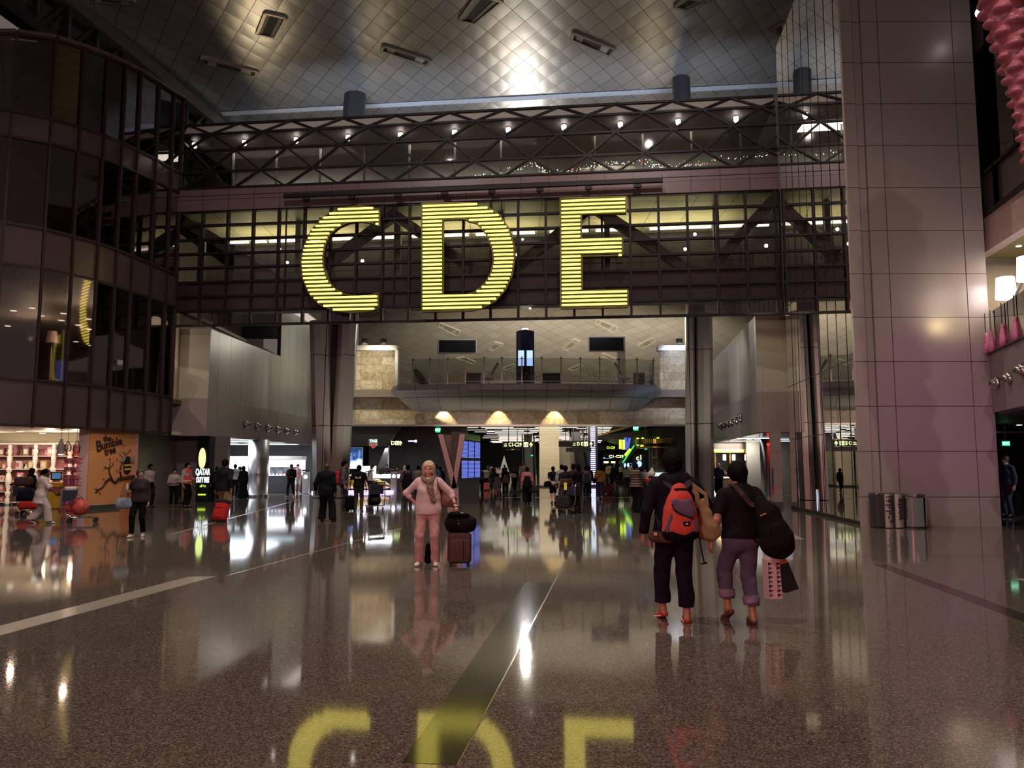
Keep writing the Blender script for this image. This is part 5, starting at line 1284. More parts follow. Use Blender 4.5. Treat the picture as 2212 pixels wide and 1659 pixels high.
def counter(lab, x0, x1, Y, z1=1.0, z2=1.95, panel=None, seed=1):
    T = thing('display_counter', lab, 'counter', ((x0 + x1) / 2, Y, 0), group='counters of the bright store'); w_ = x1 - x0
    MB().rbox((0, 0, z1 / 2), (w_, .9, z1), .03).build('base', BLACK, T); MB().rbox((0, -.02, z1 + .02), (w_ + .06, .96, .05), .015).build('worktop', WHITE, T)
    MB().bb((-w_ / 2, .3, z1 + .05), (w_ / 2, .42, z2)).build('light_wall', WGL, T); MB().rbox((0, 0, z2 + .12), (w_ + .1, 1.0, .22), .03).build('canopy', WHITE, T)
    if panel: MB().bb((-w_ / 2 + .1, .27, z1 + .12), (w_ * panel - w_ / 2, .30, z2 - .42)).build('picture_panel', mat('picture_grey', (.16, .17, .18), .5, var=.8, scale=5), T)
    rr = random.Random(seed)
    for i in range(int(w_ / .22)):
        x = -w_ / 2 + .12 + i * .22; h_ = rr.uniform(.1, .22); MB().rbox((x, -.15 + rr.uniform(-.1, .1), z1 + .046 + h_ / 2), (.09, .08, h_), .015).build('sample_box', mat(*rr.choice((('box_red', (.5, .05, .06)), ('box_dark', (.03, .03, .04)), ('box_white', (.75, .75, .75)), ('box_blue', (.12, .2, .5))))), T)
    return T
counter('long black counter with glowing display between the steel column and the V column', -14.7, -12.5, 48, panel=.78)
counter('glowing white display counter left of the round steel column', -18.4, -15.5, 48.5, seed=4)
counter('low glowing counter at the far left of the bright store', -21.6, -18.9, 46, seed=6)
def pedestal(lab, px, Y, h_=1.35):
    x = at(px, 1050, Y)[0]; T = thing('lit_pedestal', lab, 'pedestal', (x, Y, 0)); MB().rbox((0, 0, h_ / 2 - .05), (.36, .30, h_ - .1), .02).build('post', mat('pedestal_silver', (.55, .55, .57), .3, .5), T); MB().rbox((0, 0, .02), (.5, .45, .04), .01).build('foot', ALU, T)
    MB().rbox((0, -.02, h_ - .02), (.42, .36, .10), .02).build('screen_head', BLACK, T); MB().ball((0, -.155, h_ * .72), (.11, .02, .11), 12).build('glow_button', glow('pedestal_glow', (.9, .92, 1), 5), T, smooth=True); return T
pedestal('silver pedestal with glowing white disc before the bright store', 661, 46)
# ------------------------------------------------------------------ watch store
struct('wall_watch_store', MB().bb((xm(775), 57, 0), (-3.2, 57.3, 5)), CHAR)
struct('wall_watch_header', MB().prism([(-13, 53.4, 2.9), (-8.4, 53.4, 2.9), (-7.3, 53.4, ZH), (-13, 53.4, ZH)], (0, .2, 0)), mat('store_black', (.018, .019, .02), .45))
TG = thing('shield_sign', 'green and red shield sign on the black store header', 'sign', at(806, 958, 53.3))
q = lambda px, py, d=0: Vector(at(px, py, 53.3 - d))
MB().prism([q(797, 948), q(816, 948), q(816, 961), q(806, 969), q(797, 961)], (0, .05, 0)).build('shield', mat('shield_white', (.75, .75, .72), .4), TG, world=True)
MB().prism([q(797.7, 948.7, .01), q(815.3, 948.7, .01), q(815.3, 957.4, .01), q(797.7, 957.4, .01)], (0, .012, 0)).build('green_field', mat('shield_green', (.02, .14, .10), .4, emit=(.02, .2, .14), es=.35), TG, world=True)
MB().prism([q(797.7, 958.2, .01), q(815.3, 958.2, .01), q(815.3, 960.6, .01), q(806, 968, .01), q(797.7, 960.6, .01)], (0, .012, 0)).build('red_field', mat('shield_red', (.5, .03, .03), .4, emit=(.7, .04, .03), es=.45), TG, world=True)
text('lettering', 'TAG', .24, SW, q(806.5, 953, .03), (PI / 2, 0, 0), TG, bold=.008); text('lettering', 'HEUER', .17, mat('shield_white', ()), q(806.5, 960.8, .03), (PI / 2, 0, 0), TG, bold=.004)
PO = thing('lit_poster', 'tall lightbox poster with glowing white splash on night blue', 'poster', at(766, 1012, 52.4))
q = lambda px, py, d=0: Vector(at(px, py, 52.4 - d))
MB().prism([q(749, 966), q(784, 966), q(784, 1013), q(749, 1013)], (0, .1, 0)).build('frame', ALU, PO, world=True)
m = bpy.data.materials.new('poster_art'); nt, N, L = nodes_of(m); N.remove(N['Principled BSDF'])
tc = N.new('ShaderNodeTexCoord'); nz = N.new('ShaderNodeTexNoise'); nz.inputs['Scale'].default_value = 2.2; nz.inputs['Detail'].default_value = 4; L.new(tc.outputs['Object'], nz.inputs['Vector'])
gr = N.new('ShaderNodeSeparateXYZ'); L.new(tc.outputs['Object'], gr.inputs[0]); ad = N.new('ShaderNodeMath'); ad.operation = 'MULTIPLY_ADD'; L.new(gr.outputs['Z'], ad.inputs[0]); ad.inputs[1].default_value = -.42; L.new(nz.outputs['Fac'], ad.inputs[2])
rp = N.new('ShaderNodeValToRGB'); rp.color_ramp.elements[0].position = .10; rp.color_ramp.elements[0].color = (.015, .03, .10, 1); rp.color_ramp.elements[1].position = .42; rp.color_ramp.elements[1].color = (.9, .95, 1, 1); e = rp.color_ramp.elements.new(.27); e.color = (.10, .22, .5, 1)
L.new(ad.outputs[0], rp.inputs['Fac']); em = N.new('ShaderNodeEmission'); em.inputs['Strength'].default_value = 2.2; L.new(rp.outputs['Color'], em.inputs['Color']); L.new(em.outputs[0], N['Material Output'].inputs['Surface'])
MB().prism([q(750, 967.5, .02), q(782.5, 967.5, .02), q(782.5, 1012, .02), q(750, 1012, .02)], (0, .02, 0)).build('picture', m, PO, world=True)
SLP = thing('slanted_mirror_panel', 'slanted mirror metal panel rising behind the watch counter', 'panel', at(826, 1010, 54)); q = lambda px, py, d=0: Vector(at(px, py, 54 - d))
MB().prism([q(832, 968), q(840, 968), q(838, 1012), q(814, 1012)], (0, .1, 0)).build('mirror', STEEL, SLP, world=True); MB().bar(q(840, 962, .05), q(838, 1025, .05), .08).build('edge_strip', WHITE, SLP, world=True)
WC = thing('watch_counter', 'white topped watch counter with glass cases below the shield sign', 'counter', ((xm(783) + xm(935)) / 2, 50, 0)); hw_ = 2.45
MB().rbox((0, 0, .42), (hw_ * 2, .9, .82), .02).build('base', BLACK, WC); MB().rbox((0, -.05, .93), (hw_ * 2, 1.0, .2), .02).build('worktop', mat('counter_glow_white', (.8, .8, .82), .3, emit=(.8, .85, 1), es=.8), WC)
for i in range(5):
    x = -hw_ + .5 + i * .95
    gq = MB().bb((x - .4, -.45, 1.04), (x + .4, .25, 1.4)).build('glass_case', GL_CLEAR, WC); MB().rbox((x, -.1, 1.06), (.7, .5, .03), .01).build('case_floor', mat('case_glow', (.8, .8, .8), .4, emit=(.8, .9, 1), es=1.6), WC)
    for j in range(3): MB().rbox((x - .22 + j * .22, -.2, 1.13), (.07, .07, .12), .01).build('watch_stand', BLACK, WC)
T = thing('display_screen', 'small white glowing screen standing on the watch counter', 'screen', (at(795, 1022, 50.4)[0], 50.45, 1.03)); MB().bb((-.5, 0, 0), (.5, .06, .55)).build('case', WHITE, T); MB().bb((-.46, -.01, .04), (.46, 0, .51)).build('glow', glow('screen_violet', (.86, .76, 1), 2.2), T)
pedestal('silver pedestal with glowing white disc before the watch counter', 851, 48.6)
# yellow sports car
CR = thing('sports_car', 'yellow sports car on a glowing plinth in front of the watch counter', 'car', (at(806, 1063, 47.6)[0], 47.6, .0))
MB().rbox((-1.2, .4, .06), (4.6, 2.2, .12), .04).build('plinth', glow('plinth_glow', (.75, .6, 1.0), 1.6), CR)
S = SDF(.03)
S.cone((-2.6, .4, .50), (.55, .4, .46), .30, .25, k=.1, s=(1, 2.7, .85)); S.cone((.3, .4, .46), (.80, .4, .40), .26, .16, k=.1, s=(1, 3.0, .8)); S.cone((-2.2, .4, .80), (-.9, .4, .74), .26, .24, k=.25, s=(1, 2.0, .95))
for x in (-2.35, .05):
    for y in (-.32, 1.12): S.ball((x, y, .46), .34, k=.06, s=(1, .55, 1)); S.cone((x, y - .3, .42), (x, y + .3, .42), .29, k=.02, sub=True)
sdf_obj('body', S.mesh(cuts=((A3(0, 0, .22), A3(0, 0, -1)),)), mat('car_yellow', (.85, .55, .01), .18, coat=1.0, var=.02), CR)
for x in (-2.35, .05):
    for y in (-.42, 1.22):
        w_ = MB().lathe([(.30, -.1), (.31, -.06), (.31, .06), (.30, .1)], n=20).xf(Matrix.Translation((x, y, .43)) @ Matrix.Rotation(PI / 2, 4, 'X')).build('wheel', BLACK, CR, smooth=True); MB().lathe([(.02, -.11), (.19, -.105), (.19, .105), (.02, .11)], n=12).xf(Matrix.Translation((x, y, .43)) @ Matrix.Rotation(PI / 2, 4, 'X')).build('rim', ALU, w_)
S = SDF(.03); S.cone((-2.1, .4, .83), (-.95, .4, .78), .25, .22, k=.2, s=(1, 2.02, .95)); sdf_obj('windows', S.mesh(cuts=((A3(0, 0, .84), A3(0, 0, -1)), (A3(0, 0, 1.0), A3(0, 0, 1)))), mat('car_glass', (.01, .01, .012), .05), CR)
for y in (-.15, .95): MB().ball((.78, y, .47), (.10, .16, .06), 10).build('headlight', mat('headlight', (.06, .06, .065), .1), CR, smooth=True)
# ------------------------------------------------------------------ flight information stand shaped like a V
VT = thing('flight_display_stand', 'V fronted display stand with six blue flight screens behind the woman in pink', 'display stand', (-2.4, 33.5, 0))
VPK = mat('stand_mauve', (.34, .22, .23), .35, .3, var=.04)
def fq(px, py, Y): return Vector(at(px, py, Y))
Yv = 33.0
for (xt, xb) in (((946, 957), (977, 988)), ((993, 1004), (975, 985))):
    zt = fq(960, 938, Yv).z; zm = .95
    P = [fq(xb[0], 1055, Yv), fq(xb[1], 1055, Yv), fq(xt[1], 938, Yv), fq(xt[0], 938, Yv)]
    MB().prism(P, (0, .35, 0)).build('v_leg', VPK, VT, world=True)
MB().prism([fq(970, 1052, Yv), fq(990, 1052, Yv), Vector((fq(992, 1052, Yv).x, Yv, 0)), Vector((fq(966, 1052, Yv).x, Yv, 0))], (0, .35, 0)).build('stem', VPK, VT, world=True)
MB().prism([fq(950, 940, Yv + .4), fq(1000, 938, Yv + .4), fq(985, 1060, Yv + .4), fq(972, 1060, Yv + .4)], (0, .2, 0)).build('inner_panel', mat('stand_brown', (.06, .05, .035), .3), VT, world=True)
Pa, Pb = Vector((fq(992, 1000, 33.1).x, 33.1, 0)), Vector((fq(1036, 1000, 36.6).x, 36.6, 0)); VD = (Pb - Pa).normalized(); VN = Vector((VD.y, -VD.x, 0))
VL = (Pb - Pa).length
MB().hexa([tuple(p) for p in (Pa, Pb, Pb - VN * .5, Pa - VN * .35, Pa + Vector((0, 0, 3.02)), Pb + Vector((0, 0, 2.98)), Pb - VN * .5 + Vector((0, 0, 2.98)), Pa - VN * .35 + Vector((0, 0, 3.02)))]).build('side_panel', mat('stand_dark_brown', (.075, .055, .048), .35), VT, world=True)
SBL = bpy.data.materials.new('flight_screen'); nt, N, L = nodes_of(SBL); N.remove(N['Principled BSDF'])
tc = N.new('ShaderNodeTexCoord'); wv = N.new('ShaderNodeTexWave'); wv.bands_direction = 'Z'; wv.inputs['Scale'].default_value = 5.5; L.new(tc.outputs['Object'], wv.inputs['Vector']); nz = N.new('ShaderNodeTexNoise'); nz.inputs['Scale'].default_value = 22; L.new(tc.outputs['Object'], nz.inputs['Vector'])
mu = N.new('ShaderNodeMath'); mu.operation = 'MULTIPLY'; L.new(wv.outputs['Fac'], mu.inputs[0]); L.new(nz.outputs['Fac'], mu.inputs[1]); rp = N.new('ShaderNodeValToRGB'); rp.color_ramp.elements[0].color = (.025, .035, .35, 1); rp.color_ramp.elements[1].color = (.25, .33, .9, 1); rp.color_ramp.elements[1].position = .55
L.new(mu.outputs[0], rp.inputs['Fac']); em = N.new('ShaderNodeEmission'); em.inputs['Strength'].default_value = 1.0; L.new(rp.outputs['Color'], em.inputs['Color']); L.new(em.outputs[0], N['Material Output'].inputs['Surface'])
def vs(px, py): return onplane(px, py, tuple(Pa[:2]), (VD.x, VD.y))
for r, (z0, z1) in enumerate(((1.92, 2.68), (1.06, 1.86))):
    for c_ in range(3):
        s0 = VL * (.04 + c_ * .315); s1 = s0 + VL * .29
        o = MB().hexa([tuple(Pa + VD * s + VN * d + Vector((0, 0, z))) for z in (z0, z1) for s, d in ((s0, .06), (s1, .06), (s1, .0), (s0, .0))]).build('screen_housing', BLACK, VT, world=True)
        MB().hexa([tuple(Pa + VD * s + VN * d + Vector((0, 0, z))) for z in (z0 + .03, z1 - .03) for s, d in ((s0 + .04, .068), (s1 - .04, .068), (s1 - .04, .06), (s0 + .04, .06))]).build('screen', SBL, o, world=True)
MB().hexa([tuple(Pa + VD * s + VN * d + Vector((0, 0, z))) for z in (2.72, 2.98) for s, d in ((.1, .03), (VL, .03), (VL, .0), (.1, .0))]).build('header', mat('stand_header', (.22, .24, .26), .2, .6), VT, world=True)
# ------------------------------------------------------------------ far hall under the balcony
struct('ceiling_far_hall', MB().bb((-40, 53.5, 5.15), (34, 136, 5.3)), mat('far_ceiling', (.035, .035, .037), .35))
struct('wall_far_back', MB().bb((-40, 132, 0), (34, 132.3, 5.2)), CHAR)
struct('wall_far_left', MB().hexa([(-9.0, 60, 0), (-6, 128, 0), (-6.6, 128, 0), (-9.6, 60, 0), (-10.6, 60, 5.15), (-7.6, 128, 5.15), (-8.2, 128, 5.15), (-11.2, 60, 5.15)]), mat('far_wall_brown', (.045, .038, .036), .45))
struct('wall_far_right', MB().hexa([(21, 53.5, 0), (18, 128, 0), (18.6, 128, 0), (21.6, 53.5, 0), (21, 53.5, 5.15), (18, 128, 5.15), (18.6, 128, 5.15), (21.6, 53.5, 5.15)]), CHAR)
rnd = random.Random(5)
def striplight(x0, x1, y, lab='white linear light among the many rows on the far hall ceiling', grp='linear lights of the far hall'):
    T = thing('ceiling_light_strip', lab, 'ceiling light', ((x0 + x1) / 2, y, 5.08), group=grp); w_ = (x1 - x0) / 2
    MB().bb((-w_, -.16, 0), (w_, .16, .07)).build('housing', DARKM, T); MB().bb((-w_ + .03, -.08, -.012), (w_ - .03, .08, 0)).build('diffuser', LED_STRIP, T)
y = 60.0
while y < 122:
    xs = -2.8; xe = 8.0 + (y - 60) * .09; xs -= (y - 60) * .03; x = xs + rnd.uniform(0, 2.5)
    while x < xe - 1:
        L_ = rnd.uniform(3.0, 7.5); x1 = min(xe, x + L_); striplight(x, x1, y); x = x1 + rnd.uniform(.3, 2.2)
    y += 3.4 if y > 80 else 2.6
for x0, x1, py in ((971, 1034, 923.5), (1010, 1053, 928.5), (1025, 1068, 933)):
    y = (5.08 - HC) / ray(1000, py)[2]; striplight(at(x0, py, y)[0], at(x1, py, y)[0], y, 'short linear ceiling light over the flight screen stand', 'linear lights over the flight screens')
TILEW = panelled('cream_wall_tiles', (.55, .48, .35), (.9, .16), lw=.010, rough=.28, axes='xz', var=.05, line=(.22, .19, .13), rowshift=.5)
for x0, x1, Y, py, lab in ((1165.5, 1208, 60, 934, 'nearest cream tiled pillar under the linear lights'), (1197, 1232, 63.5, 950, 'middle cream tiled pillar behind the nearest one'), (1222, 1240, 66, 975, 'farthest cream tiled pillar beside the escalator')):
    xa, xb = at(x0, 1000, Y)[0], at(x1, 1000, Y)[0]; T = thing('tiled_pillar', lab, 'pillar', ((xa + xb) / 2, Y + .7, 0), group='cream tiled pillars'); w_ = xb - xa
    MB().bb((-w_ / 2, -.7, .12), (w_ / 2, .7, min(5.15, zat(py, Y)) + (1.5 if Y < 61 else 0))).build('tiled_shaft', TILEW, T); MB().bb((-w_ / 2 - .01, -.71, 0), (w_ / 2 + .01, .71, .12)).build('plinth', DARKM, T)
def escalator(lab, x, y0, wd=1.3, run=9, rise=5.1):
    T = thing('escalator', lab, 'escalator', (x, y0, 0)); ST = mat('escalator_step', (.10, .10, .095), .45, .4)
    mb = MB(); n = 24
    for i in range(n): mb.bb((-wd / 2 + .2, run * i / n, rise * i / n - .2), (wd / 2 - .2, run * (i + 1) / n + .05, rise * (i + 1) / n - .02))
    mb.build('steps', ST, T)
    for s in (-1, 1):
        MB().hexa([(s * wd / 2 - .06, -1, -.0), (s * wd / 2 + .06, -1, 0), (s * wd / 2 + .06, run, rise - .2), (s * wd / 2 - .06, run, rise - .2), (s * wd / 2 - .06, -1, .85), (s * wd / 2 + .06, -1, .85), (s * wd / 2 + .06, run, rise + .8), (s * wd / 2 - .06, run, rise + .8)]).build('balustrade', mat('balustrade_steel', (.40, .38, .34), .3, .7), T)
        MB().tube([(s * wd / 2, -1.2, .75), (s * wd / 2, -.9, .95), (s * wd / 2, run, rise + .9)], .06, 8).build('handrail', BLACK, T)
escalator('escalator rising between the cream tiled pillars and the striped light column', at(1256, 1000, 72)[0], 70)
escalator('narrow escalator rising behind the nearest cream pillar, seen past the crowd', at(1124, 1000, 86)[0] + .9, 82)
# striped light column
LCp = Vector(at(1282, 1050, 61)); LCT = thing('light_ladder_column', 'white striped light column glowing beside the escalators', 'light column', (LCp.x, 61, 0))
MB().bb((-.36, 0, 0), (.36, .5, 5.1)).build('column', mat('ladder_navy', (.02, .02, .09), .3), LCT)
for i in range(30): MB().bb((-.19, -.03, .18 + i * .155), (.17, .0, .255 + i * .155)).build('light_bar', glow('ladder_white', (.80, .84, 1.0), 2.6), LCT)
# hanging wayfinding signs
PLANE = [(0, .0), (.10, .03), (.30, .03), (.46, .16), (.52, .16), (.44, .04), (.62, .05), (.68, .09), (.72, .09), (.69, 0), (.60, -.04), (.30, -.05), (.08, -.04)]
def hsign(lab, x0, x1, y0, y1, Y, items, rods=(.2, .8), top=5.15):
    a, b_ = Vector(at(x0, y1, Y)), Vector(at(x1, y0, Y)); T = thing('hanging_sign', lab, 'sign', ((a.x + b_.x) / 2, Y, a.z)); w_, h_ = b_.x - a.x, b_.z - a.z
    MB().bb((-w_ / 2, 0, 0), (w_ / 2, .18, h_)).build('panel', mat('sign_black', (.010, .010, .010), .4), T)
    for r in rods: MB().tube([(-w_ / 2 + r * w_, .09, h_), (-w_ / 2 + r * w_, .09, top - a.z)], .03, 6).build('rod', DARKM, T)
    for it in items:
        k, cx = it[0], -w_ / 2 + it[1] * w_
        if k == 'plane':
            s = h_ * .75; MB().prism([(cx + (p[0] - .36) * s, -.012, h_ * .60 + p[1] * s) for p in PLANE], (0, .012, 0)).build('plane_icon', LIMEW, T); MB().bb((cx - s * .32, -.012, h_ * .22), (cx + s * .32, 0, h_ * .36)).build('runway_bar', LIMEW, T)
        elif k == 'text': text('lettering', it[2], h_ * (it[3] if len(it) > 3 else .92), it[4] if len(it) > 4 else LIMEW, (T.location.x + cx, Y - .012, a.z + h_ * .48), (PI / 2, 0, 0), T, sx=it[5] if len(it) > 5 else .95, bold=.008)
        elif k == 'wc':
            s = h_ * .38; MB().bb((cx - s, -.012, h_ / 2 - s), (cx + s, 0, h_ / 2 + s)).build('toilet_icon', LIMEW, T)
            for d in (-.45, .45): MB().prism([(cx + (d - .22) * s, -.02, h_ / 2 - .6 * s), (cx + (d + .22) * s, -.02, h_ / 2 - .6 * s), (cx + (d + .12) * s, -.02, h_ / 2 + .3 * s), (cx + (d - .12) * s, -.02, h_ / 2 + .3 * s)], (0, .008, 0)).ball((cx + d * s, -.016, h_ / 2 + .52 * s), (.16 * s, .006, .16 * s), 8).build('toilet_figure', BLACK, T)
        elif k == 'arrow':
            s = h_ * .42; P = [(-.16, -1), (.16, -1), (.16, .05), (.62, -.35), (.62, .1), (0, 1), (-.62, .1), (-.62, -.35), (-.16, .05)]
            MB().prism([(cx + p[0] * s, -.012, h_ / 2 + p[1] * s) for p in P], (0, .012, 0)).build('arrow_icon', LIMEW, T)
        elif k == 'bar': MB().bb((cx - it[2] * w_ / 2, -.012, h_ * (.5 - it[3] / 2)), (cx + it[2] * w_ / 2, 0, h_ * (.5 + it[3] / 2))).build('glow_bar', it[4], T)
    return T
hsign('black hanging gate sign lettered C1-C29 with up arrow', 1085, 1154, 954, 967, 56, [('plane', .10), ('text', .40, 'C1-C29', .86, LIMEW, .78), ('wc', .74), ('arrow', .90)])
hsign('black hanging gate sign lettered D E with up arrow', 1207, 1283, 953, 965, 56, [('plane', .44), ('text', .60, 'D E', .86, LIMEW, .85), ('wc', .77), ('arrow', .92)])
hsign('small dark sign hung below the D E gate sign', 1223, 1277, 967, 976, 57, [], rods=(.3, .7))
hsign('dim sign with thin amber letters under the C1-C29 gate sign', 1092, 1124, 969, 973, 57, [('text', .5, 'C1-C29', .8, glow('amber_dim', (.9, .6, .05), .5), .6)])
hsign('black sign with cut off lime letters D E beside the shield sign', 826, 872, 951, 963, 54.5, [('text', .55, 'DE', .95), ('wc', .70), ('arrow', .86)])
hsign('dark sign with white blue glowing lettering left of the V stand', 878, 905, 948, 958, 54, [('bar', .45, .6, .28, BLUEW), ('bar', .75, .18, .55, BLUEW)])
hsign('narrow dark sign with lime letters beyond the striped light column', 1293, 1341, 962, 972, 70, [('text', .55, 'C1-C29', .7, LIME, .8)])
hsign('distant hanging sign with lime C letters and arrow above the crowd', 1308, 1354, 982, 990, 84, [('text', .5, 'C1-C29', .95, LIMEW, 1.3)])
hsign('distant pair sign with pale lettering low over the crowd', 1302, 1332, 993, 1004, 90, [('bar', .25, .35, .35, LIMEW), ('bar', .75, .3, .35, LIMEW)])
hsign('distant blue banner sign above the pair of pale signs', 1302, 1322, 987, 992, 92, [('bar', .5, .9, .5, glow('banner_blue', (.25, .5, .9), 1.3))])
for i, (x0, x1) in enumerate(((1100, 1151), (1232, 1280))):
    hsign(('lime gate letters glowing just under the marble edge over the first gate sign', 'lime gate letters glowing just under the marble edge over the D E sign')[i], x0, x1, 917.5, 922, 58, [('text', .5, ('C1-C29', 'D E')[i], 1.2, LIME, 1.0), ('bar', .12, .16, .5, LIME), ('bar', .9, .1, .6, LIME)], top=5.14)
def exit_sign(lab, px, py, Y, w_=.42, h_=.30, txt='EXIT', rod=True, ztop=5.15):
    p = Vector(at(px, py, Y)); T = thing('exit_sign', lab, 'exit sign', p); MB().rbox((0, .03, 0), (w_, .06, h_), .01).build('housing', mat('exit_housing', (.02, .08, .05), .4), T); MB().bb((-w_ / 2 + .02, -.008, -h_ / 2 + .02), (w_ / 2 - .02, 0, h_ / 2 - .02)).build('lit_face', GREEN, T)
    if txt: text('lettering', txt, h_ * .55, glow('exit_white', (.75, 1, .85), 2.0), p + Vector((0, -.012, 0)), (PI / 2, 0, 0), T, bold=.004)
    if rod: MB().tube([(0, .03, h_ / 2), (0, .03, ztop - p.z)], .015, 6).build('rod', DARKM, T)
exit_sign('green exit sign above the V shaped display stand', 946, 929, 55, .36, .36)
exit_sign('green exit sign below the right end of the balcony', 1373.5, 925, 55, .36, .36)
exit_sign('upper green sign of the pair beside the gold rimmed kiosk', 1395, 957, 60, .24, .32, '')
exit_sign('lower green sign of the pair beside the gold rimmed kiosk', 1395, 969, 60, .26, .18, '', False)
exit_sign('small green sign between the crowd and the cream pillar', 1149, 984, 70, .22, .14, '')
exit_sign('green EXIT sign in the dark passage right of the big pillar', 2173, 958, 27, .30, .19, 'EXIT', True, 3.0)
# dark slanted forms and lime lights to the right of the far hall
T = thing('slanted_canopy', 'dark slanted canopy with lime and blue light strips over the right of the far hall', 'canopy', at(1400, 1000, 62)); q = lambda px, py, Y=62: Vector(at(px, py, Y))
MB().prism([q(1296, 940), q(1480, 918), q(1500, 940), q(1440, 962), q(1390, 966)], (0, 6, 0)).build('roof_plate', mat('canopy_dark', (.05, .045, .04), .3, .4), T, world=True)
MB().bar(q(1290, 941, 61.8), q(1375, 917.5, 61.8), .12).build('gold_edge', mat('canopy_gold', (.5, .36, .08), .3, .7), T, world=True)
MB().bar(q(1402, 935), q(1340, 1003), .35).build('mast', mat('canopy_green_dark', (.03, .05, .02), .3, .5), T, world=True)
for x0, y0, x1, y1, c_ in ((1340, 950, 1340, 970, 'l'), (1347, 950, 1347, 971, 'l'), (1351, 945, 1353, 972, 'b'), (1378, 946, 1376, 956, 'l'), (1390, 946, 1376, 962, 'l'), (1394, 950, 1384, 968, 'l'), (1362, 970, 1350, 984, 'l'), (1370, 962, 1345, 1000, 'g'), (1420, 945, 1424, 952, 'l'), (1360, 946, 1356, 968, 'b')):
    MB().bar(q(x0, y0, 61.5), q(x1, y1, 61.5), .10 if c_ == 'g' else .18).build('light_strip', {'l': LIME, 'b': glow('deep_blue', (.12, .2, .9), .8), 'g': glow('leaf_green', (.05, .7, .12), 1.2)}[c_], T, world=True)
T = thing('lit_gate_sign', 'yellow c1 numeral glowing above blue lights at the far right', 'sign', at(1380, 990, 64)); MB().prism([q(1368, 980, 64.2), q(1392, 980, 64.2), q(1396, 1010, 64.2), q(1366, 1010, 64.2)], (0, .2, 0)).build('panel', BLACK, T, world=True)
text('lettering', 'c1', .55, LIMEW, q(1381, 989, 64.1), (PI / 2, 0, 0), T, bold=.01); MB().ball(q(1381, 1002, 64.0), (.20, .1, .25), 10).build('blue_lamp', glow('blue_lamp', (.25, .4, 1.0), 2.5), T, world=True, smooth=True)
for i, px in enumerate((1350, 1357, 1362)):
    T = thing('blue_lamp', 'tiny blue glowing lamp in the row low behind the crowd', 'lamp', at(px, 1005, 66), group='row of tiny blue lamps'); MB().ball((0, 0, 0), (.10, .1, .2), 8).build('bulb', glow('blue_lamp', ()), T, smooth=True); MB().tube([(0, 0, -.2), (0, 0, -at(px, 1005, 66)[2])], .03, 6).build('stem', DARKM, T)
T = thing('pale_wedge_wall', 'pale triangular wedge wall rising behind the crowd', 'wall wedge', (at(1090, 1000, 80)[0], 80, 0)); MB().prism([(at(1073, 1000, 80)[0], 80, 0), (at(1106, 1000, 80)[0], 80, 0), (at(1089, 985, 80)[0], 80, at(1089, 984, 80)[2])], (0, .5, 0)).build('wedge', mat('wedge_pale', (.5, .47, .46), .5), T, world=True)
# ------------------------------------------------------------------ chocolate kiosk
YG = 46.5; gx = lambda px: at(px, 1030, YG)[0]
DKB = mat('kiosk_brown', (.045, .028, .02), .35); GLD = mat('kiosk_gold', (.55, .36, .08), .25, .9); WARM = glow('kiosk_lamp', (1.0, .90, .95), 5)
KT = thing('chocolate_kiosk', 'dark brown chocolate kiosk with gold band and glowing foot light', 'kiosk', (gx(1590), YG, 0)); k0, k1 = gx(1516), gx(1660)
MB().bb((k0, YG, .15), (k1, YG + .9, .88)).build('counter_front', DKB, KT, world=True); MB().bb((k0 - .05, YG - .05, .88), (k1 + .05, YG + .95, .93)).build('worktop', WHITE, KT, world=True); MB().bb((k0, YG + .05, .02), (k1, YG + .85, .15)).build('foot_light', glow('foot_white', (1, .92, 1), 3.2), KT, world=True)
for i in range(5):
    x = k0 + .15 + i * (k1 - k0 - .2) / 5; MB().bb((x, YG + .05, .935), (x + .62, YG + .75, 1.35)).build('glass_case', GL_CLEAR, KT, world=True); MB().bb((x + .02, YG + .1, .935), (x + .60, YG + .7, .96)).build('case_tray', mat('case_glow_warm', (.8, .76, .66), .4, emit=(1, .95, .85), es=.9), KT, world=True)
MB().bb((k0 - .1, YG + 3.0, 0), (k1 + 1.5, YG + 3.2, 2.9)).build('rear_wall', DKB, KT, world=True); MB().bb((k0 - .2, YG - .1, 2.36), (k1 + .5, YG + .1, 2.55)).build('gold_band', GLD, KT, world=True); MB().bb((k0 - .2, YG, 2.55), (k1 - .6, YG + 3.1, 2.9)).build('header', DKB, KT, world=True)
for px in (1522, 1573, 1607): MB().bb((gx(px) - .05, YG + 2.85, 0), (gx(px) + .05, YG + 2.95, 2.5)).build('gold_post', GLD, KT, world=True)
text('lettering', 'GODIVA', .36, mat('kiosk_letter', (.85, .80, .68), .4, emit=(.9, .8, .6), es=.5), (gx(1634.5), YG - .02, .62), (PI / 2, 0, 0), KT, sx=.82); text('lettering', 'Belgium 1926', .12, mat('kiosk_letter', ()), (gx(1634.5), YG - .02, .36), (PI / 2, 0, 0), KT)
for i, px in enumerate((1565, 1585, 1612, 1620)):
    p = Vector(at(px, 988, YG + 1.2)); T = thing('pendant_lamp', f"{('first', 'second', 'third', 'fourth')[i]} glowing cylinder pendant over the chocolate kiosk, counted from the V column", 'pendant lamp', p, group='pendants over the chocolate kiosk')
    MB().lathe([(.09, -.18), (.10, 0), (.09, .18)], n=12).build('shade', WARM, T, smooth=True); MB().tube([(0, 0, .18), (0, 0, 2.54 - p.z)], .01, 5).build('cord', BLACK, T)
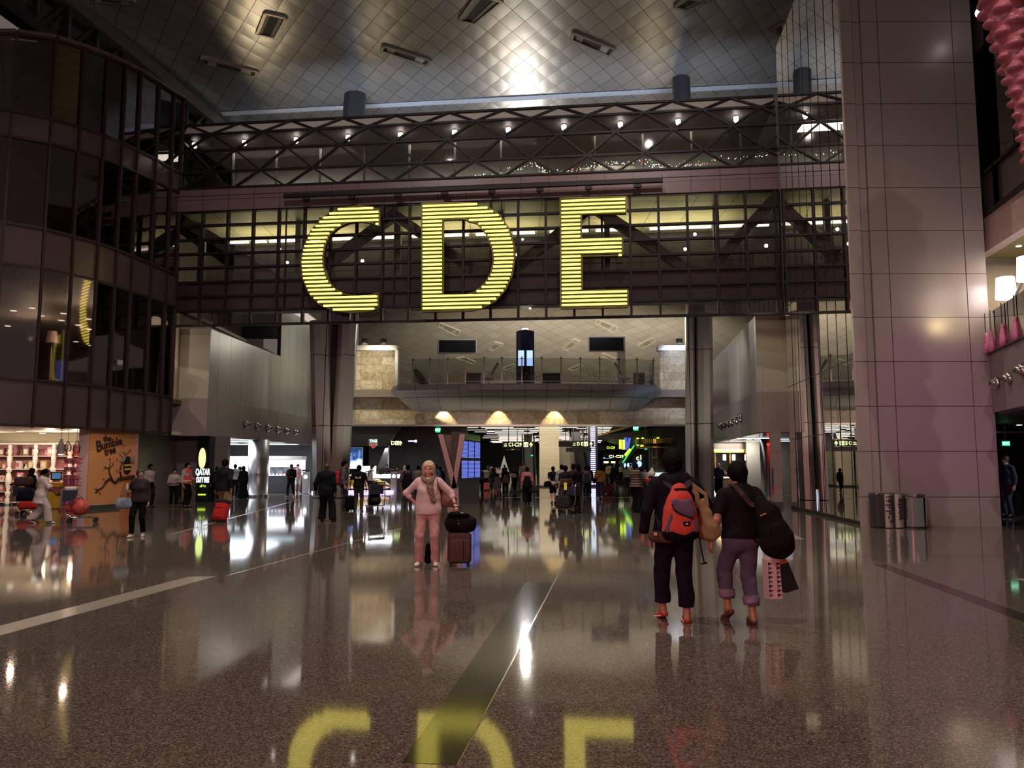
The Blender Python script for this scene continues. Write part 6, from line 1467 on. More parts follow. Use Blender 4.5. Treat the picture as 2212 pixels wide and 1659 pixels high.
T = thing('menu_screen', 'bluish white menu screen at the end of the chocolate kiosk', 'screen', at(1638, 990, YG + 2.0)); MB().bb((-.42, 0, -.2), (.42, .08, .2)).build('case', mat('screen_navy', (.02, .03, .2), .3), T); MB().bb((-.34, -.01, -.1), (.32, 0, .12)).build('display', glow('menu_blue', (.6, .75, 1), 3), T); MB().bar((0, .04, .2), (0, .04, 2.9 - T.location.z), .05).build('mount', DARKM, T)
rnd = random.Random(8)
for i in range(26):
    x = k0 + .2 + rnd.random() * (k1 - k0 - .5); w_, h_ = rnd.uniform(.08, .2), rnd.uniform(.1, .32); cn, col = rnd.choice((('orange', (.75, .32, .10)), ('white', (.75, .72, .66)), ('gold', (.6, .42, .12)), ('brown', (.14, .07, .04)), ('red', (.5, .07, .05))))
    T = thing('gift_box', f'{cn} chocolate box among those crowded on the kiosk shelf', 'box', (x, YG + 1.15 + rnd.uniform(-.1, .1), 1.05), rnd.uniform(-.4, .4), 'chocolate boxes on the kiosk'); MB().rbox((0, 0, h_ / 2), (w_, w_ * .7, h_), .01).build('carton', mat('gift_' + cn, col, .45), T); MB().box((0, 0, h_ / 2), (w_ * .2, w_ * .72, h_ + .004)).build('ribbon', GLD, T)
MB().bb((k0, YG + .95, .98), (k1, YG + 1.4, 1.05)).build('rear_shelf', DKB, KT, world=True)
COL2 = thing('round_column', 'round steel column at the end of the chocolate kiosk', 'column', (at(1661, 1090, 40)[0], 40, 0)); MB().lathe([(.42, 0), (.42, .08), (.36, .1), (.36, 2.97)], n=32).build('shaft', mat('column_satin', ()), COL2, smooth=True); MB().lathe([(.43, 0), (.43, .09), (.37, .10)], n=32).build('base_ring', STEEL, COL2)
PK = thing('square_pillar', 'narrow pinkish stone pillar against the mirror wall end', 'pillar', (at(1692, 1095, 31.6)[0], 31.9, 0)); MB().bb((at(1676, 1090, 31.6)[0], 31.6, .2), (10.64, 32.15, 2.95)).build('shaft', panelled('pillar_stone_pink', (.40, .29, .28), (40, .72), lw=.008, rough=.35, axes='xz', off=(20, 0), var=.05), PK, world=True); MB().bb((at(1675, 1090, 31.6)[0], 31.58, 0), (10.65, 32.17, .2)).build('plinth', mat('plinth_grey', (.10, .09, .09), .4), PK, world=True)
T = thing('blade_sign', 'slim blue and red blade sign fixed on the narrow pinkish pillar', 'sign', at(1670, 1038, 31.8)); q = lambda px, py: Vector(at(px, py, 31.8))
MB().prism([q(1668, 1011), q(1673, 1011), q(1673, 1051), q(1668, 1051)], (0, .05, 0)).build('blue_panel', mat('blade_navy', (.02, .02, .08), .35), T, world=True); MB().prism([q(1668, 1051), q(1673, 1051), q(1673, 1068), q(1668, 1068)], (0, .05, 0)).build('red_panel', mat('blade_red', (.45, .02, .03), .35), T, world=True)
T = thing('wall_lamp', 'red glow lamp on top of the round steel column by the kiosk', 'lamp', at(1664, 960, 39.59)); MB().rbox((0, 0, 0), (.34, .08, .14), .03).build('lens', glow('red_glow', (1.0, .05, .03), 1.6), T)
struct('ceiling_right_shop', MB().prism([(10.1, 32.3, 2.93), (12.7, 52.6, 2.93), (26, 52.6, 2.93), (26, 32.3, 2.93)], (0, 0, .1)), mat('right_shop_ceiling', (.40, .39, .37), .12, .3))
for i, (x, y) in enumerate(((11.6, 38), (13, 40), (14.6, 37), (12.6, 43), (14.8, 43), (16.4, 40))):
    T = thing('ceiling_light_panel', 'slim white light in the glossy ceiling over the chocolate kiosk', 'ceiling light', (x, y, 2.91), group='slim lights over the chocolate kiosk'); MB().bb((-.9, -.12, 0), (.9, .12, .02)).build('frame', ALU, T); MB().bb((-.86, -.09, -.01), (.86, .09, 0)).build('diffuser', glow('slim_light', (.9, .95, 1), 3), T)
struct('wall_right_shop_back', MB().bb((12.6, 52.6, 0), (26, 52.9, 2.95)), CHAR)
struct('wall_right_shop_side', MB().bb((19, 32.3, 0), (19.3, 52.6, 2.95)), mat('right_shop_wall', (.35, .32, .3), .4))
# gold rimmed round kiosk
RKK = thing('round_kiosk', 'round kiosk with gold fluted rim behind the man with the red backpack', 'kiosk', (at(1425, 1050, 52)[0], 53.0, 0)); r_ = 1.3
MB().lathe([(r_, 3.0), (r_ * 1.02, 3.02), (r_ * 1.02, 3.34), (r_, 3.36)], n=40).build('gold_rim', panelled('fluted_gold', (.55, .42, .12), (.12, 3), lw=.05, rough=.25, metal=.85, axes='xz', var=.3, line=(.10, .06, .01)), RKK); MB().lathe([(.5, 0), (.5, 3.0)], n=20).build('core', DKB, RKK)
MB().lathe([(r_, 0), (r_, .85), (r_ * 1.05, .88), (r_ * 1.05, .92)], n=36).build('counter', DKB, RKK); MB().lathe([(r_ * .75, .93), (r_ * .9, .95), (r_ * .9, 1.15)], n=30).build('lit_display', mat('display_mint', (.6, .75, .7), .4, emit=(.6, .9, .8), es=1.2), RKK); MB().lathe([(r_ * .99, 2.76), (r_ * .99, 2.84)], n=36).build('copper_ring', mat('copper_ring', (.5, .25, .1), .3, .9), RKK)
for px, py in ((1416, 988), (1416, 1005)): MB().rbox(Vector(at(px, py, 51.4)), (.3, .05, .1), .01).build('gold_plate', GLD, RKK, world=True)
# ------------------------------------------------------------------ upper hall seen over the balcony
PATT = mat('patterned_post', (.20, .175, .15), .45, var=.5, scale=14)
def screenbox(lab, x0, x1, y0, y1, Y, side):
    a, b_ = Vector(at(x0, y1, Y)), Vector(at(x1, y0, Y)); T = thing('information_screen', lab, 'screen', ((a.x + b_.x) / 2, Y, ZN)); w_ = b_.x - a.x
    MB().bb((-w_ / 2, 0, a.z - ZN), (w_ / 2, .35, b_.z - ZN)).build('cabinet', mat('cabinet_grey', (.28, .27, .27), .4, .3), T)
    MB().bb((-w_ / 2 + .08, -.02, a.z - ZN + .05), (w_ / 2 - .08, 0, b_.z - ZN - .08)).build('dark_screen', mat('screen_off', (.006, .006, .008), .12), T)
    sx_ = side * (w_ / 2 - .25); MB().bb((sx_ - .3, .05, 0), (sx_ + .3, .5, b_.z - ZN + .0)).build('patterned_post', PATT, T)
screenbox('blank black information screen over the balcony nearest the roof truss', 946, 1030, 733, 763, 62, -1)
screenbox('blank black information screen over the balcony with patterned post', 1271, 1349, 727, 759, 62, 1)
TW = thing('kiosk_tower', 'dark blue hexagonal tower with two lit blue screens beyond the balcony', 'tower', (at(1135, 800, 58)[0], 58.6, ZN)); zt_ = zat(713, 58) - ZN; rw = 39 / 1720 * 58 / 2
NAVY = mat('tower_navy', (.012, .016, .06), .18, var=.1); mb = MB(); mb.lathe([(rw * 1.02, 0), (rw * 1.02, zt_)], n=6).build('shaft', NAVY, TW)
MB().lathe([(rw * .4, zt_), (rw * .4, zt_ + .12)], n=12).build('cap', DARKM, TW); MB().lathe([(.0, zt_ + .13), (rw * .35, zt_ + .14), (rw * .30, zt_ + .22), (0, zt_ + .25)], n=16).build('lamp', glow('tower_lamp', (1, .95, .85), 30), TW)
z0_, z1_ = zat(790, 58) - ZN, zat(757, 58) - ZN
for s in (-1, 1):
    c = Vector((s * rw * .45, -rw * .80, 0)); u = Vector((1, 0, 0)); MB().bb((s * rw * .48 - .22, -rw * .93, z0_), (s * rw * .48 + .22, -rw * .80, z1_)).build('screen', glow('tower_screen', (.40, .55, 1.0), 1.6), TW)
MB().lathe([(rw * 1.04, zt_ * .36), (rw * 1.04, zt_ * .37)], n=6).build('joint', DARKM, TW)
def lounger(lab, px, py, flip):
    p = Vector(at(px, py, 51)); T = thing('recliner', lab, 'chair', (p.x, 51, ZN + .01), 0 if flip > 0 else PI); m_ = mat('recliner_white', (.62, .60, .58), .35)
    MB().hexa([(-.1, -.3, .75), (.35, -.3, 1.55), (.35, .3, 1.55), (-.1, .3, .75), (-.2, -.3, .8), (.22, -.3, 1.6), (.22, .3, 1.6), (-.2, .3, .8)]).build('backrest', m_, T); MB().rbox((-.35, 0, .55), (.7, .6, .12), .04).build('seat', m_, T); MB().lathe([(.3, 0), (.28, .04), (.06, .06), (.06, .5)], (-.3, 0, 0), 14).build('pedestal', ALU, T)
lounger('white high backed recliner behind the balustrade nearest the blue tower', 1066, 800, 1); lounger('white high backed recliner behind the balustrade by the patterned post', 1337, 800, -1)
for lab, px, w_, m_ in (('pale grey cabinet behind the balustrade below the first black screen', 1022, 1.0, mat('cab_lilac', (.30, .28, .31), .5)), ('dark planter box behind the balustrade right of the blue tower', 1190, 1.3, mat('planter_dark', (.06, .055, .05), .5)), ('pale box behind the right end of the balustrade', 1379, .75, mat('cab_lilac', ()))):
    x = at(px, 810, 51.5)[0]; T = thing('planter' if 'planter' in lab else 'cabinet', lab, 'planter' if 'planter' in lab else 'cabinet', (x, 51.5, ZN)); MB().rbox((0, 0, .5), (w_, .5, .9), .04).build('body', m_, T); MB().rbox((0, 0, .98), (w_ + .06, .56, .06), .02).build('top', WHITE, T)
for i, (px, py, Y) in enumerate(((787, 752, YM - .1), (828, 750, YM - .1), (1468, 741, YM - .1), (1408, 757, YM + 1))):
    p = Vector(at(px, py, Y)); zb = ZTOP + .35 if i < 3 else ZN
    T = thing('projector_lamp', ('black dome lamp on the marble wall cap nearest the V column', 'black dome lamp on the marble wall cap nearest the balcony', 'black dome lamp on the marble cap at the far side', 'small lamp bracket by the balcony end')[i], 'lamp', (p.x, Y + .1, zb))
    MB().lathe([(.16, 0), (.2, .05), (.12, .18), (.05, .24)], n=14).build('dome', WHITE, T, smooth=True); MB().rbox((0, 0, .32), (.42, .25, .26), .05).build('head', BLACK, T)
# ------------------------------------------------------------------ lounge behind the lit band of the curved facade
for i, (px, py) in enumerate(((29, 671), (69, 665), (90, 682), (137, 677), (133, 692), (17, 704), (169, 702), (191, 689), (193, 711), (206, 720), (231, 702), (257, 712), (164, 738), (196, 746), (180, 755), (285, 740), (298, 746), (250, 772))):
    Y = (8.43 - HC) / ray(px, py)[2]; x = ray(px, py)[0] * Y
    if Y > 46.5: continue
    T = thing('downlight', 'small recessed downlight in the lounge ceiling behind the curved facade', 'downlight', (x, Y, 8.43), group='downlights of the lounge'); MB().lathe([(.16, 0), (.18, .02)], n=12).build('rim', WHITE, T); MB().lathe([(0, -.02), (.13, -.02), (.13, 0)], n=12).build('lens', SPOT_S, T)
def floorlamp(lab, px, py0, py1, w0, w1, Y, zf, lit, nm='lamp_shade_dim'):
    a, b_ = Vector(at(px, py1, Y)), Vector(at(px, py0, Y)); T = thing('floor_lamp', lab, 'floor lamp', (a.x, Y, zf)); sc = Y / 1720
    MB().lathe([(w1 * sc / 2, a.z - zf), (w0 * sc / 2, b_.z - zf), (w0 * sc / 2 - .01, b_.z - zf), (w1 * sc / 2 - .01, a.z - zf)], n=24).build('shade', lit, T, smooth=False)
    MB().tube([(0, 0, .05), (0, 0, b_.z - zf - .1)], .03, 8).build('pole', mat('lamp_pole', (.45, .35, .34), .35, .3), T); MB().lathe([(.3, 0), (.3, .04), (.05, .06)], n=18).build('base', DARKM, T); return T
SHD = mat('shade_rose_dim', (.32, .22, .20), .7, emit=(.5, .35, .3), es=.10)
floorlamp('tall rose shaded floor lamp deep in the facade lounge', 112, 716, 741, 18, 23, 33.0, 4.5, SHD)
floorlamp('tall rose shaded floor lamp in the facade lounge below the yellow reflection', 235, 735, 760, 17, 24, 35.0, 4.5, SHD)
floorlamp('small rose shaded floor lamp near the lounge corner pane', 324, 756, 770, 14, 17, 38.0, 4.5, SHD)
T = thing('wall_screen', 'small blue screen glowing in the facade lounge', 'screen', at(130, 803, 37)); MB().bb((-.25, 0, -.55), (.25, .06, .55)).build('frame', BLACK, T); MB().bb((-.2, -.01, -.5), (.2, 0, .5)).build('display', glow('lounge_blue', (.10, .16, .6), .7), T); MB().bar((0, .03, -.55), (0, .03, 4.5 - T.location.z), .06).build('stand', BLACK, T)
for i, (px, lab) in enumerate(((248, 'angular dark lounge chair nearest the two rose lamps'), (292, 'angular dark lounge chair second from the rose lamps'), (332, 'angular dark lounge chair at the lounge corner'))):
    x = at(px, 820, 34.5)[0]; T = thing('lounge_chair', lab, 'chair', (x, 34.5, 4.51), .3, group='angular lounge chairs'); m_ = mat('lounge_chair_dark', (.05, .045, .045), .5)
    MB().hexa([(.0, -.3, .5), (.32, -.3, 1.65), (.32, .3, 1.65), (.0, .3, .5), (-.12, -.3, .55), (.22, -.3, 1.68), (.22, .3, 1.68), (-.12, .3, .55)]).build('backrest', m_, T); MB().rbox((-.3, 0, .45), (.7, .6, .14), .04).build('seat', m_, T)
    for sx_ in (-.6, .0):
        for sy_ in (-.25, .25): MB().tube([(sx_, sy_, .4), (sx_ * 1.1, sy_ * 1.1, 0)], .02, 6).build('leg', DARKM, T)
# ------------------------------------------------------------------ gallery lounge at the right edge
LSH = glow('lamp_shade_bright', (1.0, .95, .98), 6.0)
floorlamp('big white glowing floor lamp above the gallery balustrade', 2174, 600, 645, 36, 42, 21.0, 4.5, LSH)
floorlamp('big glowing floor lamp cut off by the edge of the picture', 2219, 555, 606, 34, 40, 19.5, 4.5, LSH)
GBT = thing('glass_balustrade', 'glass balustrade with pink cone motifs on the mauve fascia by the big pillar', 'balustrade', (12.7, 20.6, 4.65))
ga, gb_ = Vector((13.0, 21.42, 0)), Vector((12.1, 18.5, 0)); CONE = mat('cone_pink', (.70, .20, .36), .4, var=.25, scale=9)
MB().hexa([(p.x + d, p.y, z) for z in (4.65, 5.75) for p, d in ((ga, 0), (gb_, 0), (gb_, .025), (ga, .025))]).build('glass', GL_CLEAR, GBT, world=True)
for px in (2124, 2134, 2146, 2171, 2199):
    s, z, p = onplane(px, 760, (13.3, 22.5), (-.287, -.958)); p = Vector((p[0] - .03, p[1], 4.66))
    MB().tube([p + Vector((0, 0, .5)), p + Vector((0, 0, 1.12))], .014, 6).build('baluster', DARKM, GBT, world=True)
    MB().lathe([(.10, 0), (.085, .2), (.035, .52), (.02, .58)], p, 14).build('cone', CONE, GBT, world=True, smooth=True)
struct('trim_12', MB().bar((13.3, 22.5, 4.66), (12.1, 18.5, 4.66), .08, .05), DARKM)
# stair handrail in the gallery
T = thing('gallery_handrail', 'thin pale handrail rising behind the gallery balustrade', 'handrail', (13.6, 22, 4.5)); MB().tube([(0, .3, .55), (-.5, -2.2, 2.1)], .035, 8).build('rail', WHITE, T); 
for t in (.02, .5, .97): MB().tube([(-.5 * t, .3 - 2.5 * t, 0), (-.5 * t, .3 - 2.5 * t, .55 + 1.55 * t)], .02, 6).build('post', WHITE, T)
for i, (x, y) in enumerate(((14.2, 21.8), (15.3, 21), (14.3, 19.8), (15.6, 22.4), (16.4, 20.4), (17, 22))):
    T = thing('downlight', 'small round downlight in the olive gallery ceiling', 'downlight', (x, y, 7.74), group='gallery downlights'); MB().lathe([(.09, 0), (.1, .02)], n=12).build('rim', WHITE, T); MB().lathe([(0, -.012), (.07, -.012), (.07, 0)], n=12).build('lens', SPOT_S, T)
T = thing('wall_lamp', 'white lamp glowing high on the upper facade beside the pillar top', 'lamp', at(2115, 28, 20.6)); MB().ball((0, 0, 0), (.10, .10, .13), 12).build('globe', LSH, T, smooth=True); MB().bar((0, 0, 0), (.55, .3, .1), .04).build('bracket', DARKM, T)
# hanging pink ruffled sculpture
T = thing('hanging_sculpture', 'dark pink twisted ruffled sculpture hanging by the top edge of the picture', 'sculpture', (9.4, 14.6, 7.4))
S = SDF(.03); 
for i in range(120):
    t = i / 119; z = 7.35 + t * 6.5; cx_ = 9.66 - .30 * t + .10 * math.sin(t * 7) + .22 * (1 - t) ** 3; R_ = .16 + .30 * min(1, t * 1.6)
    a = i * 2.4; p = (cx_ + R_ * .75 * math.cos(a), 14.6 + R_ * .75 * math.sin(a), z); S.ball(p, .085 + .09 * min(1, t * 2), k=.025, s=(1.1, 1.1, .62)); 
    if i % 2: S.ball((cx_, 14.6, z), R_ * .8, k=.05)
sdf_obj('ruffled_body', S.mesh(), mat('sculpture_pink', (.42, .10, .15), .4, var=.25, scale=6), T, world=True); MB().tube([(9.4, 14.6, 13.8), (9.4, 14.6, 21.4)], .02, 6).build('cable', DARKM, T, world=True)
# ------------------------------------------------------------------ waste bins at the pillar
bx = lambda px: at(px, 1137, 21.0)[0]
B1 = thing('waste_bin', 'brushed steel waste bin lettered waste beside the clad pillar', 'waste bin', (bx(1925), 21.12, 0)); wB = (bx(1955) - bx(1894)); hB = zat(1065, 21.0)
BINS = mat('bin_satin', (.58, .54, .52), .28, 1.0, var=.03); SATB = mat('bin_grey_satin', (.33, .30, .29), .4, .3, var=.03)
MB().rbox((0, .1, hB / 2), (wB, .5, hB), .05).build('shell', mat('bin_dark', (.10, .085, .085), .3, .7), B1)
for i, (xa, xb) in enumerate(((1910, 1930), (1932, 1953))):
    x0, x1 = bx(xa) - bx(1925), bx(xb) - bx(1925); n = 8; arc = [(x0 + (x1 - x0) * k / n, -.13 - .07 * math.sin(PI * k / n)) for k in range(n + 1)]
    mb = MB(); mb.add([(x, y, z) for z in (.02, hB - .03) for x, y in arc], [(k, k + 1, n + 2 + k, n + 1 + k) for k in range(n)]); mb.prism([(x, y, hB - .03) for x, y in arc] + [(x1, -.1, hB - .03), (x0, -.1, hB - .03)], (0, 0, .01)); smooth_by_angle(mb.build('curved_face', SATB, B1), 30)
    MB().rbox(((x0 + x1) / 2, .02, hB + .005), (.2, .3, .02), .008).build('flap', STEEL, B1)
INK = mat('bin_ink', (.012, .010, .010), .5)
text('lettering', 'waste', .25, INK, (bx(1943.5), 21.12 - .21, .50), (PI / 2, -PI / 2, 0), B1, sx=.95, bold=.006); text('lettering', '\uFE95\uFE8E\uFEF3\uFE8E\uFED4\uFEE7', .26, INK, (bx(1920.5), 21.12 - .21, .50), (PI / 2, -PI / 2, 0), B1, bold=.004)
MB().ball((bx(1899) - bx(1925), -.155, hB * .62), (.02, .01, .03), 8).build('lock', BLACK, B1, smooth=True)
B2 = thing('waste_bin', 'polished oval steel waste bin with slanted open top beside the pillar', 'waste bin', (bx(1980), 21.12, 0)); rB = (bx(2006) - bx(1954)) / 2
n = 40; vs_ = []; 
for k in range(n):
    a = 2 * PI * k / n; x, y = rB * math.cos(a), .27 * math.sin(a); vs_.append((x, y, .03, hB - .06 + .055 * (y / .27) + .015 * math.cos(2 * a)))
mb = MB(); mb.add([(x, y, z) for x, y, z, t in vs_] + [(x, y, t) for x, y, z, t in vs_] + [(x * .92, y * .9, t) for x, y, z, t in vs_] + [(x * .92, y * .9, t - .25) for x, y, z, t in vs_], [(r * n + k, r * n + (k + 1) % n, (r + 1) * n + (k + 1) % n, (r + 1) * n + k) for r in range(3) for k in range(n)]); smooth_by_angle(mb.build('shell', STEEL, B2), 35)
MB().lathe([(1.0, .0), (1.0, .05)], n=40, sx=rB * 1.01, sy=.275).build('base_ring', DARKM, B2)
mb = MB(); mb.poly([(x * .9, y * .88, t - .2) for x, y, z, t in vs_]); mb.build('liner', mat('liner_amber', (.6, .45, .15), .5, var=.3), B2)
# ------------------------------------------------------------------ people and what they carry
def PP(px, fy, hy):
    p = fl(px, fy); return (p[0], p[1], 0.0), HC + ray(px, hy)[2] * p[1]
def HY(px, hy, Y):  # person at depth Y whose feet are hidden
    r = ray(px, 1050); return (r[0] * Y, Y, 0.0), HC + ray(px, hy)[2] * Y
WK1 = ((.085, .24, 0, 0), (-.085, -.26, .055, .5)); WK2 = ((.085, -.26, .055, .5), (-.085, .24, 0, 0)); ST = ((.11, 0, 0, 0), (-.11, .02, 0, 0)); WIDE = ((.20, -.08, 0, 0), (-.16, .06, 0, 0))
def vx(Y): return .0062 if Y < 9 else .0068 if Y < 14 else .0122 if Y < 33 else .017 if Y < 46 else .022
C_ = cloth
NAVYC = C_('navy', (.008, .008, .016)); BLK = C_('black', (.005, .005, .0055)); CHARC = C_('charcoal', (.035, .03, .032)); JEAN = C_('denim', (.055, .065, .13)); GREYC = C_('grey', (.16, .15, .15)); WHT = C_('white', (.62, .58, .56)); TANC = C_('tan', (.36, .22, .10)); DKJ = C_('dark_denim', (.025, .028, .05)); BRNC = C_('brown', (.07, .04, .03)); KHK = C_('khaki', (.30, .24, .15)); PNK = C_('pink', (.62, .36, .36)); REDC = C_('red', (.50, .03, .03)); BLUC = C_('steel_blue', (.06, .10, .18))
SHB = mat('shoe_black', (.012, .011, .011), .4); SHW_ = mat('shoe_white', (.60, .54, .52), .5); SHR = mat('shoe_red', (.40, .05, .04), .5); SHBR = mat('shoe_brown', (.10, .05, .03), .5)
def P_(label, pos, H, rz, **k):
    k.setdefault('vox', vx(pos[1])); return person(label, pos, rz, H=H, **k)
def suitcase(label, pos, rz, w=.42, d=.26, h=.62, m=None, m2=None, tall=.42, tilt=0.0, hard=True, cat='suitcase', ex=None):
    T = thing('suitcase', label, cat, pos, rz); m2 = m2 or BLK
    if tilt: T.rotation_euler = (tilt, 0, rz)
    MB().rbox((0, 0, h / 2 + .05), (w, d, h), .055, n=4).build('shell', m, T, smooth=True)
    f = MB().rbox((0, -d / 2 - .008, h * .40 + .05), (w * .82, .03, h * .56), .012).build('front_pocket', m, T, smooth=True)
    MB().tube([(-w * .36, -d / 2 - .026, h * .66 + .05), (w * .36, -d / 2 - .026, h * .66 + .05)], .006, 5).build('zip', m2, f)
    MB().tube([(-w * .06, d * .0, h + .05), (-w * .05, 0, h + .09), (w * .05, 0, h + .09), (w * .06, 0, h + .05)], .011, 6).build('grip', m2, T)
    if tall: MB().tube([(-w * .25, d * .36, h), (-w * .25, d * .36, h + tall), (w * .25, d * .36, h + tall), (w * .25, d * .36, h)], .010, 8).build('telescopic_handle', ALU, T)
    for sx_ in (-1, 1):
        for sy_ in (-1, 1): MB().lathe([(.004, -.014), (.032, -.014), (.032, .014), (.004, .014)], n=12).xf(Matrix.Translation((sx_ * w * .38, sy_ * d * .34, .032)) @ Matrix.Rotation(PI / 2, 4, 'Y')).build('wheel', BLACK, T)
    return T
def backpack(label, base, rz, w=.32, d=.20, h=.46, m=None, m2=None, straps=True, vox=.01, lean=0.0, shr=(.13, .16)):
    """base: bottom centre of the pack; +Y local points to the wearer"""
    T = thing('backpack', label, 'backpack', base, rz); m2 = m2 or m; S = SDF(vox)
    S.cone((0, 0, h * .24), (0, .015, h * .72), w * .46, w * .38, k=.05, s=(1, d / w * 1.0, 1), ); S.cone((0, .02, h * .55), (0, .025, h * .82), w * .40, w * .28, k=.05, s=(1, d / w, .8))
    for sx_ in (-1, 1): S.cone((sx_ * w * .36, .01, h * .18), (sx_ * w * .34, .02, h * .5), .055, .05, k=.05)
    sdf_obj('main_bag', S.mesh(cuts=((A3(0, 0, .0), A3(0, 0, -1)),), noise=.003, nf=24), m, T)
    S = SDF(vox); S.cone((0, -d * .40, h * .20), (0, -d * .36, h * .48), w * .30, w * .27, k=.04, s=(1, .36, 1)); sdf_obj('front_pocket', S.mesh(), m2, T)
    MB().tube([(-.05, d * .25, h * .92), (-.03, d * .28, h * 1.02), (.03, d * .28, h * 1.02), (.05, d * .25, h * .92)], .010, 6).build('grab_loop', BLK, T)
    if straps:
        for sx_ in (-1, 1):
            x0, x1 = sx_ * .07, sx_ * shr[0]
            MB().tube([(x0, d * .40, h * .82), (x1, d * .5 + .03, h + .05), (x1, d * .5 + shr[1], h + .075), (x1 * 1.05, d * .5 + .27, h * .86), (x1 * 1.25, d * .5 + .25, h * .5), (sx_ * .20, d * .5 + .08, h * .22), (sx_ * w * .40, d * .35, h * .12)], [.018, .024, .024, .022, .016, .012, .012], 6).build('strap', BLK, T, smooth=True)
    return T
def on_back(J, dz=-.52, dy=-.24, **k):
    return J['W']((0, dy, J['shR'][2] + dz))
def handbag(label, base, rz, w=.34, d=.12, h=.24, m=None, strap=None, sm=None, cat='bag', nm='handbag', taper=.8):
    T = thing(nm, label, cat, base, rz); n = 5
    S = SDF(.008 if base[1] < 14 else .014); S.cone((-w * .32, 0, h * .34), (w * .32, 0, h * .34), h * .36, k=.04, s=(1, d / h * 1.2, 1)); S.cone((-w * .32 * taper, 0, h * .72), (w * .32 * taper, 0, h * .72), h * .26, k=.06, s=(1, d / h, 1)); sdf_obj('body', S.mesh(noise=.003, nf=30), m, T)
    if strap: MB().tube(strap, .012, 6).build('strap', sm or m, T, smooth=True)
    return T
def trolley(label, pos, rz, panel=True, grp=None):
    T = thing('luggage_trolley', label, 'luggage trolley', pos, rz, grp); NV = mat('trolley_navy', (.02, .022, .05), .4)
    for s in (-1, 1): MB().tube([(s * .27, .0, 1.0), (s * .28, .06, .85), (s * .29, .02, .5), (s * .29, .12, .22), (s * .28, .35, .16), (s * .24, .95, .15)], .018, 8).build('side_frame', STEEL, T, smooth=True)
    MB().tube([(-.30, .0, 1.0), (.30, .0, 1.0)], .024, 8).build('handle', BLACK, T, smooth=True)
    mb = MB()
    for i in range(7): mb.box((0, .25 + i * .11, .17), (.50, .05, .02))
    mb.build('base_tray', ALU, T); MB().rbox((0, .10, .80), (.50, .05, .30), .03).build('navy_panel', NV, T) if panel else None
    MB().hexa([(-.25, .08, .60), (.25, .08, .60), (.25, .36, .66), (-.25, .36, .66), (-.25, .08, .92), (.25, .08, .92), (.25, .42, .90), (-.25, .42, .90)]).build('basket', NV, T)
    for (x, y) in ((-.26, .25), (.26, .25), (-.2, .92), (.2, .92)): MB().lathe([(.008, -.02), (.065, -.02), (.065, .02), (.008, .02)], n=14).xf(Matrix.Translation((x, y, .065)) @ Matrix.Rotation(PI / 2, 4, 'Y')).build('wheel', BLACK, T)
    return T
# ---- the woman in pink with her luggage
pos, H = PP(924, 1221, 998)
KNIT = C_('pale_pink_knit', (.60, .44, .46), scale=40); PTR = C_('dusty_pink_trousers', (.50, .29, .27)); SKW_ = mat('skin_fair', (.56, .27, .20), .5, var=.05, scale=30)
PW, J = P_('woman in pale pink jumper and pink trousers, hand on hip, facing us', pos, H, PI, fem=True, skin=SKW_, hair=BLONDHAIR, hstyle='bob', top=KNIT, sleeve=.72, hem=.86, bottom=PTR, blen=.055, shoes=SHW_, loose=.006, belly=.55, wide=1.08,
           feet=((.145, .03, 0, 0), (-.125, .0, 0, 0)), wr=(.215, -.03, 1.03), pr=(1, -.15, .1), wl=(-.475, .13, 1.02), pl=(-.6, -1, .2), eyes=True, yaw=.04, noise=.005, handdir=((-.9, -.25, -.35), (-.3, .9, -.35)), handn=((0, .3, -1), (0, -.3, -1)), handcurl=.55)
W = J['W']; tp, hd, k = J['tp'], J['hd'], J['k']
SC_ = C_('taupe_scarf', (.20, .135, .10), scale=25); S = SDF(.0075)
ring = [(.075, .03, 1.50), (.085, -.04, 1.52), (.03, -.085, 1.53), (-.04, -.085, 1.53), (-.09, -.03, 1.52), (-.085, .05, 1.47), (-.04, .115, 1.42), (.0, .125, 1.40), (.05, .115, 1.43), (.085, .06, 1.47), (.075, .03, 1.50)]
for a, b_ in zip(ring[:-1], ring[1:]): S.cone(tp(a), tp(b_), .038 * k, .040 * k, k=.02)
S.cone(tp((-.06, .10, 1.42)), tp((-.05, .155, 1.28)), .036, .040, k=.02, s=(1, .7, 1)); S.cone(tp((-.05, .165, 1.28)), tp((-.095, .155, 1.10)), .045, .050, k=.02, s=(1, .6, 1)); S.cone(tp((-.015, .13, 1.41)), tp((-.03, .17, 1.24)), .034, .036, k=.015, s=(1, .7, 1))
sdf_obj('scarf', S.mesh(noise=.006, nf=55), SC_, PW)
MB().tube([tuple(J['wL'] + A3(.026 * math.cos(a), .012 * math.sin(a) , .030 * math.sin(a) + .012)) for a in [2 * PI * i / 12 for i in range(12)]], .009, 6, closed=True).build('wristwatch', mat('watch_blue', (.05, .08, .16), .3), PW, smooth=True)
sl = tp((-.13, -.02, 1.475)); bb_ = tp((-.27, -.10, .98))
bw_ = W(bb_); strapw = [Vector(W(p)) - Vector(bw_) for p in (tp((-.22, -.08, 1.2)), tp((-.175, .10, 1.34)), tp((-.15, .06, 1.455)), tp((-.14, -.03, 1.50)), tp((-.155, -.10, 1.44)), tp((-.22, -.15, 1.22)))]
T = handbag('brown leather shoulder bag hanging at the side of the woman in pink', bw_, 0, .34, .13, .25, mat('bag_leather_brown', (.16, .075, .05), .45, var=.2, scale=9), strap=strapw)
hx = W(J['wL'] + unit(A3(-.3, .9, -.35)) * .075)
ps = (fl(992, 1222)[0], fl(992, 1222)[1], 0); BRS = C_('plum_brown_canvas', (.085, .042, .04), scale=20)
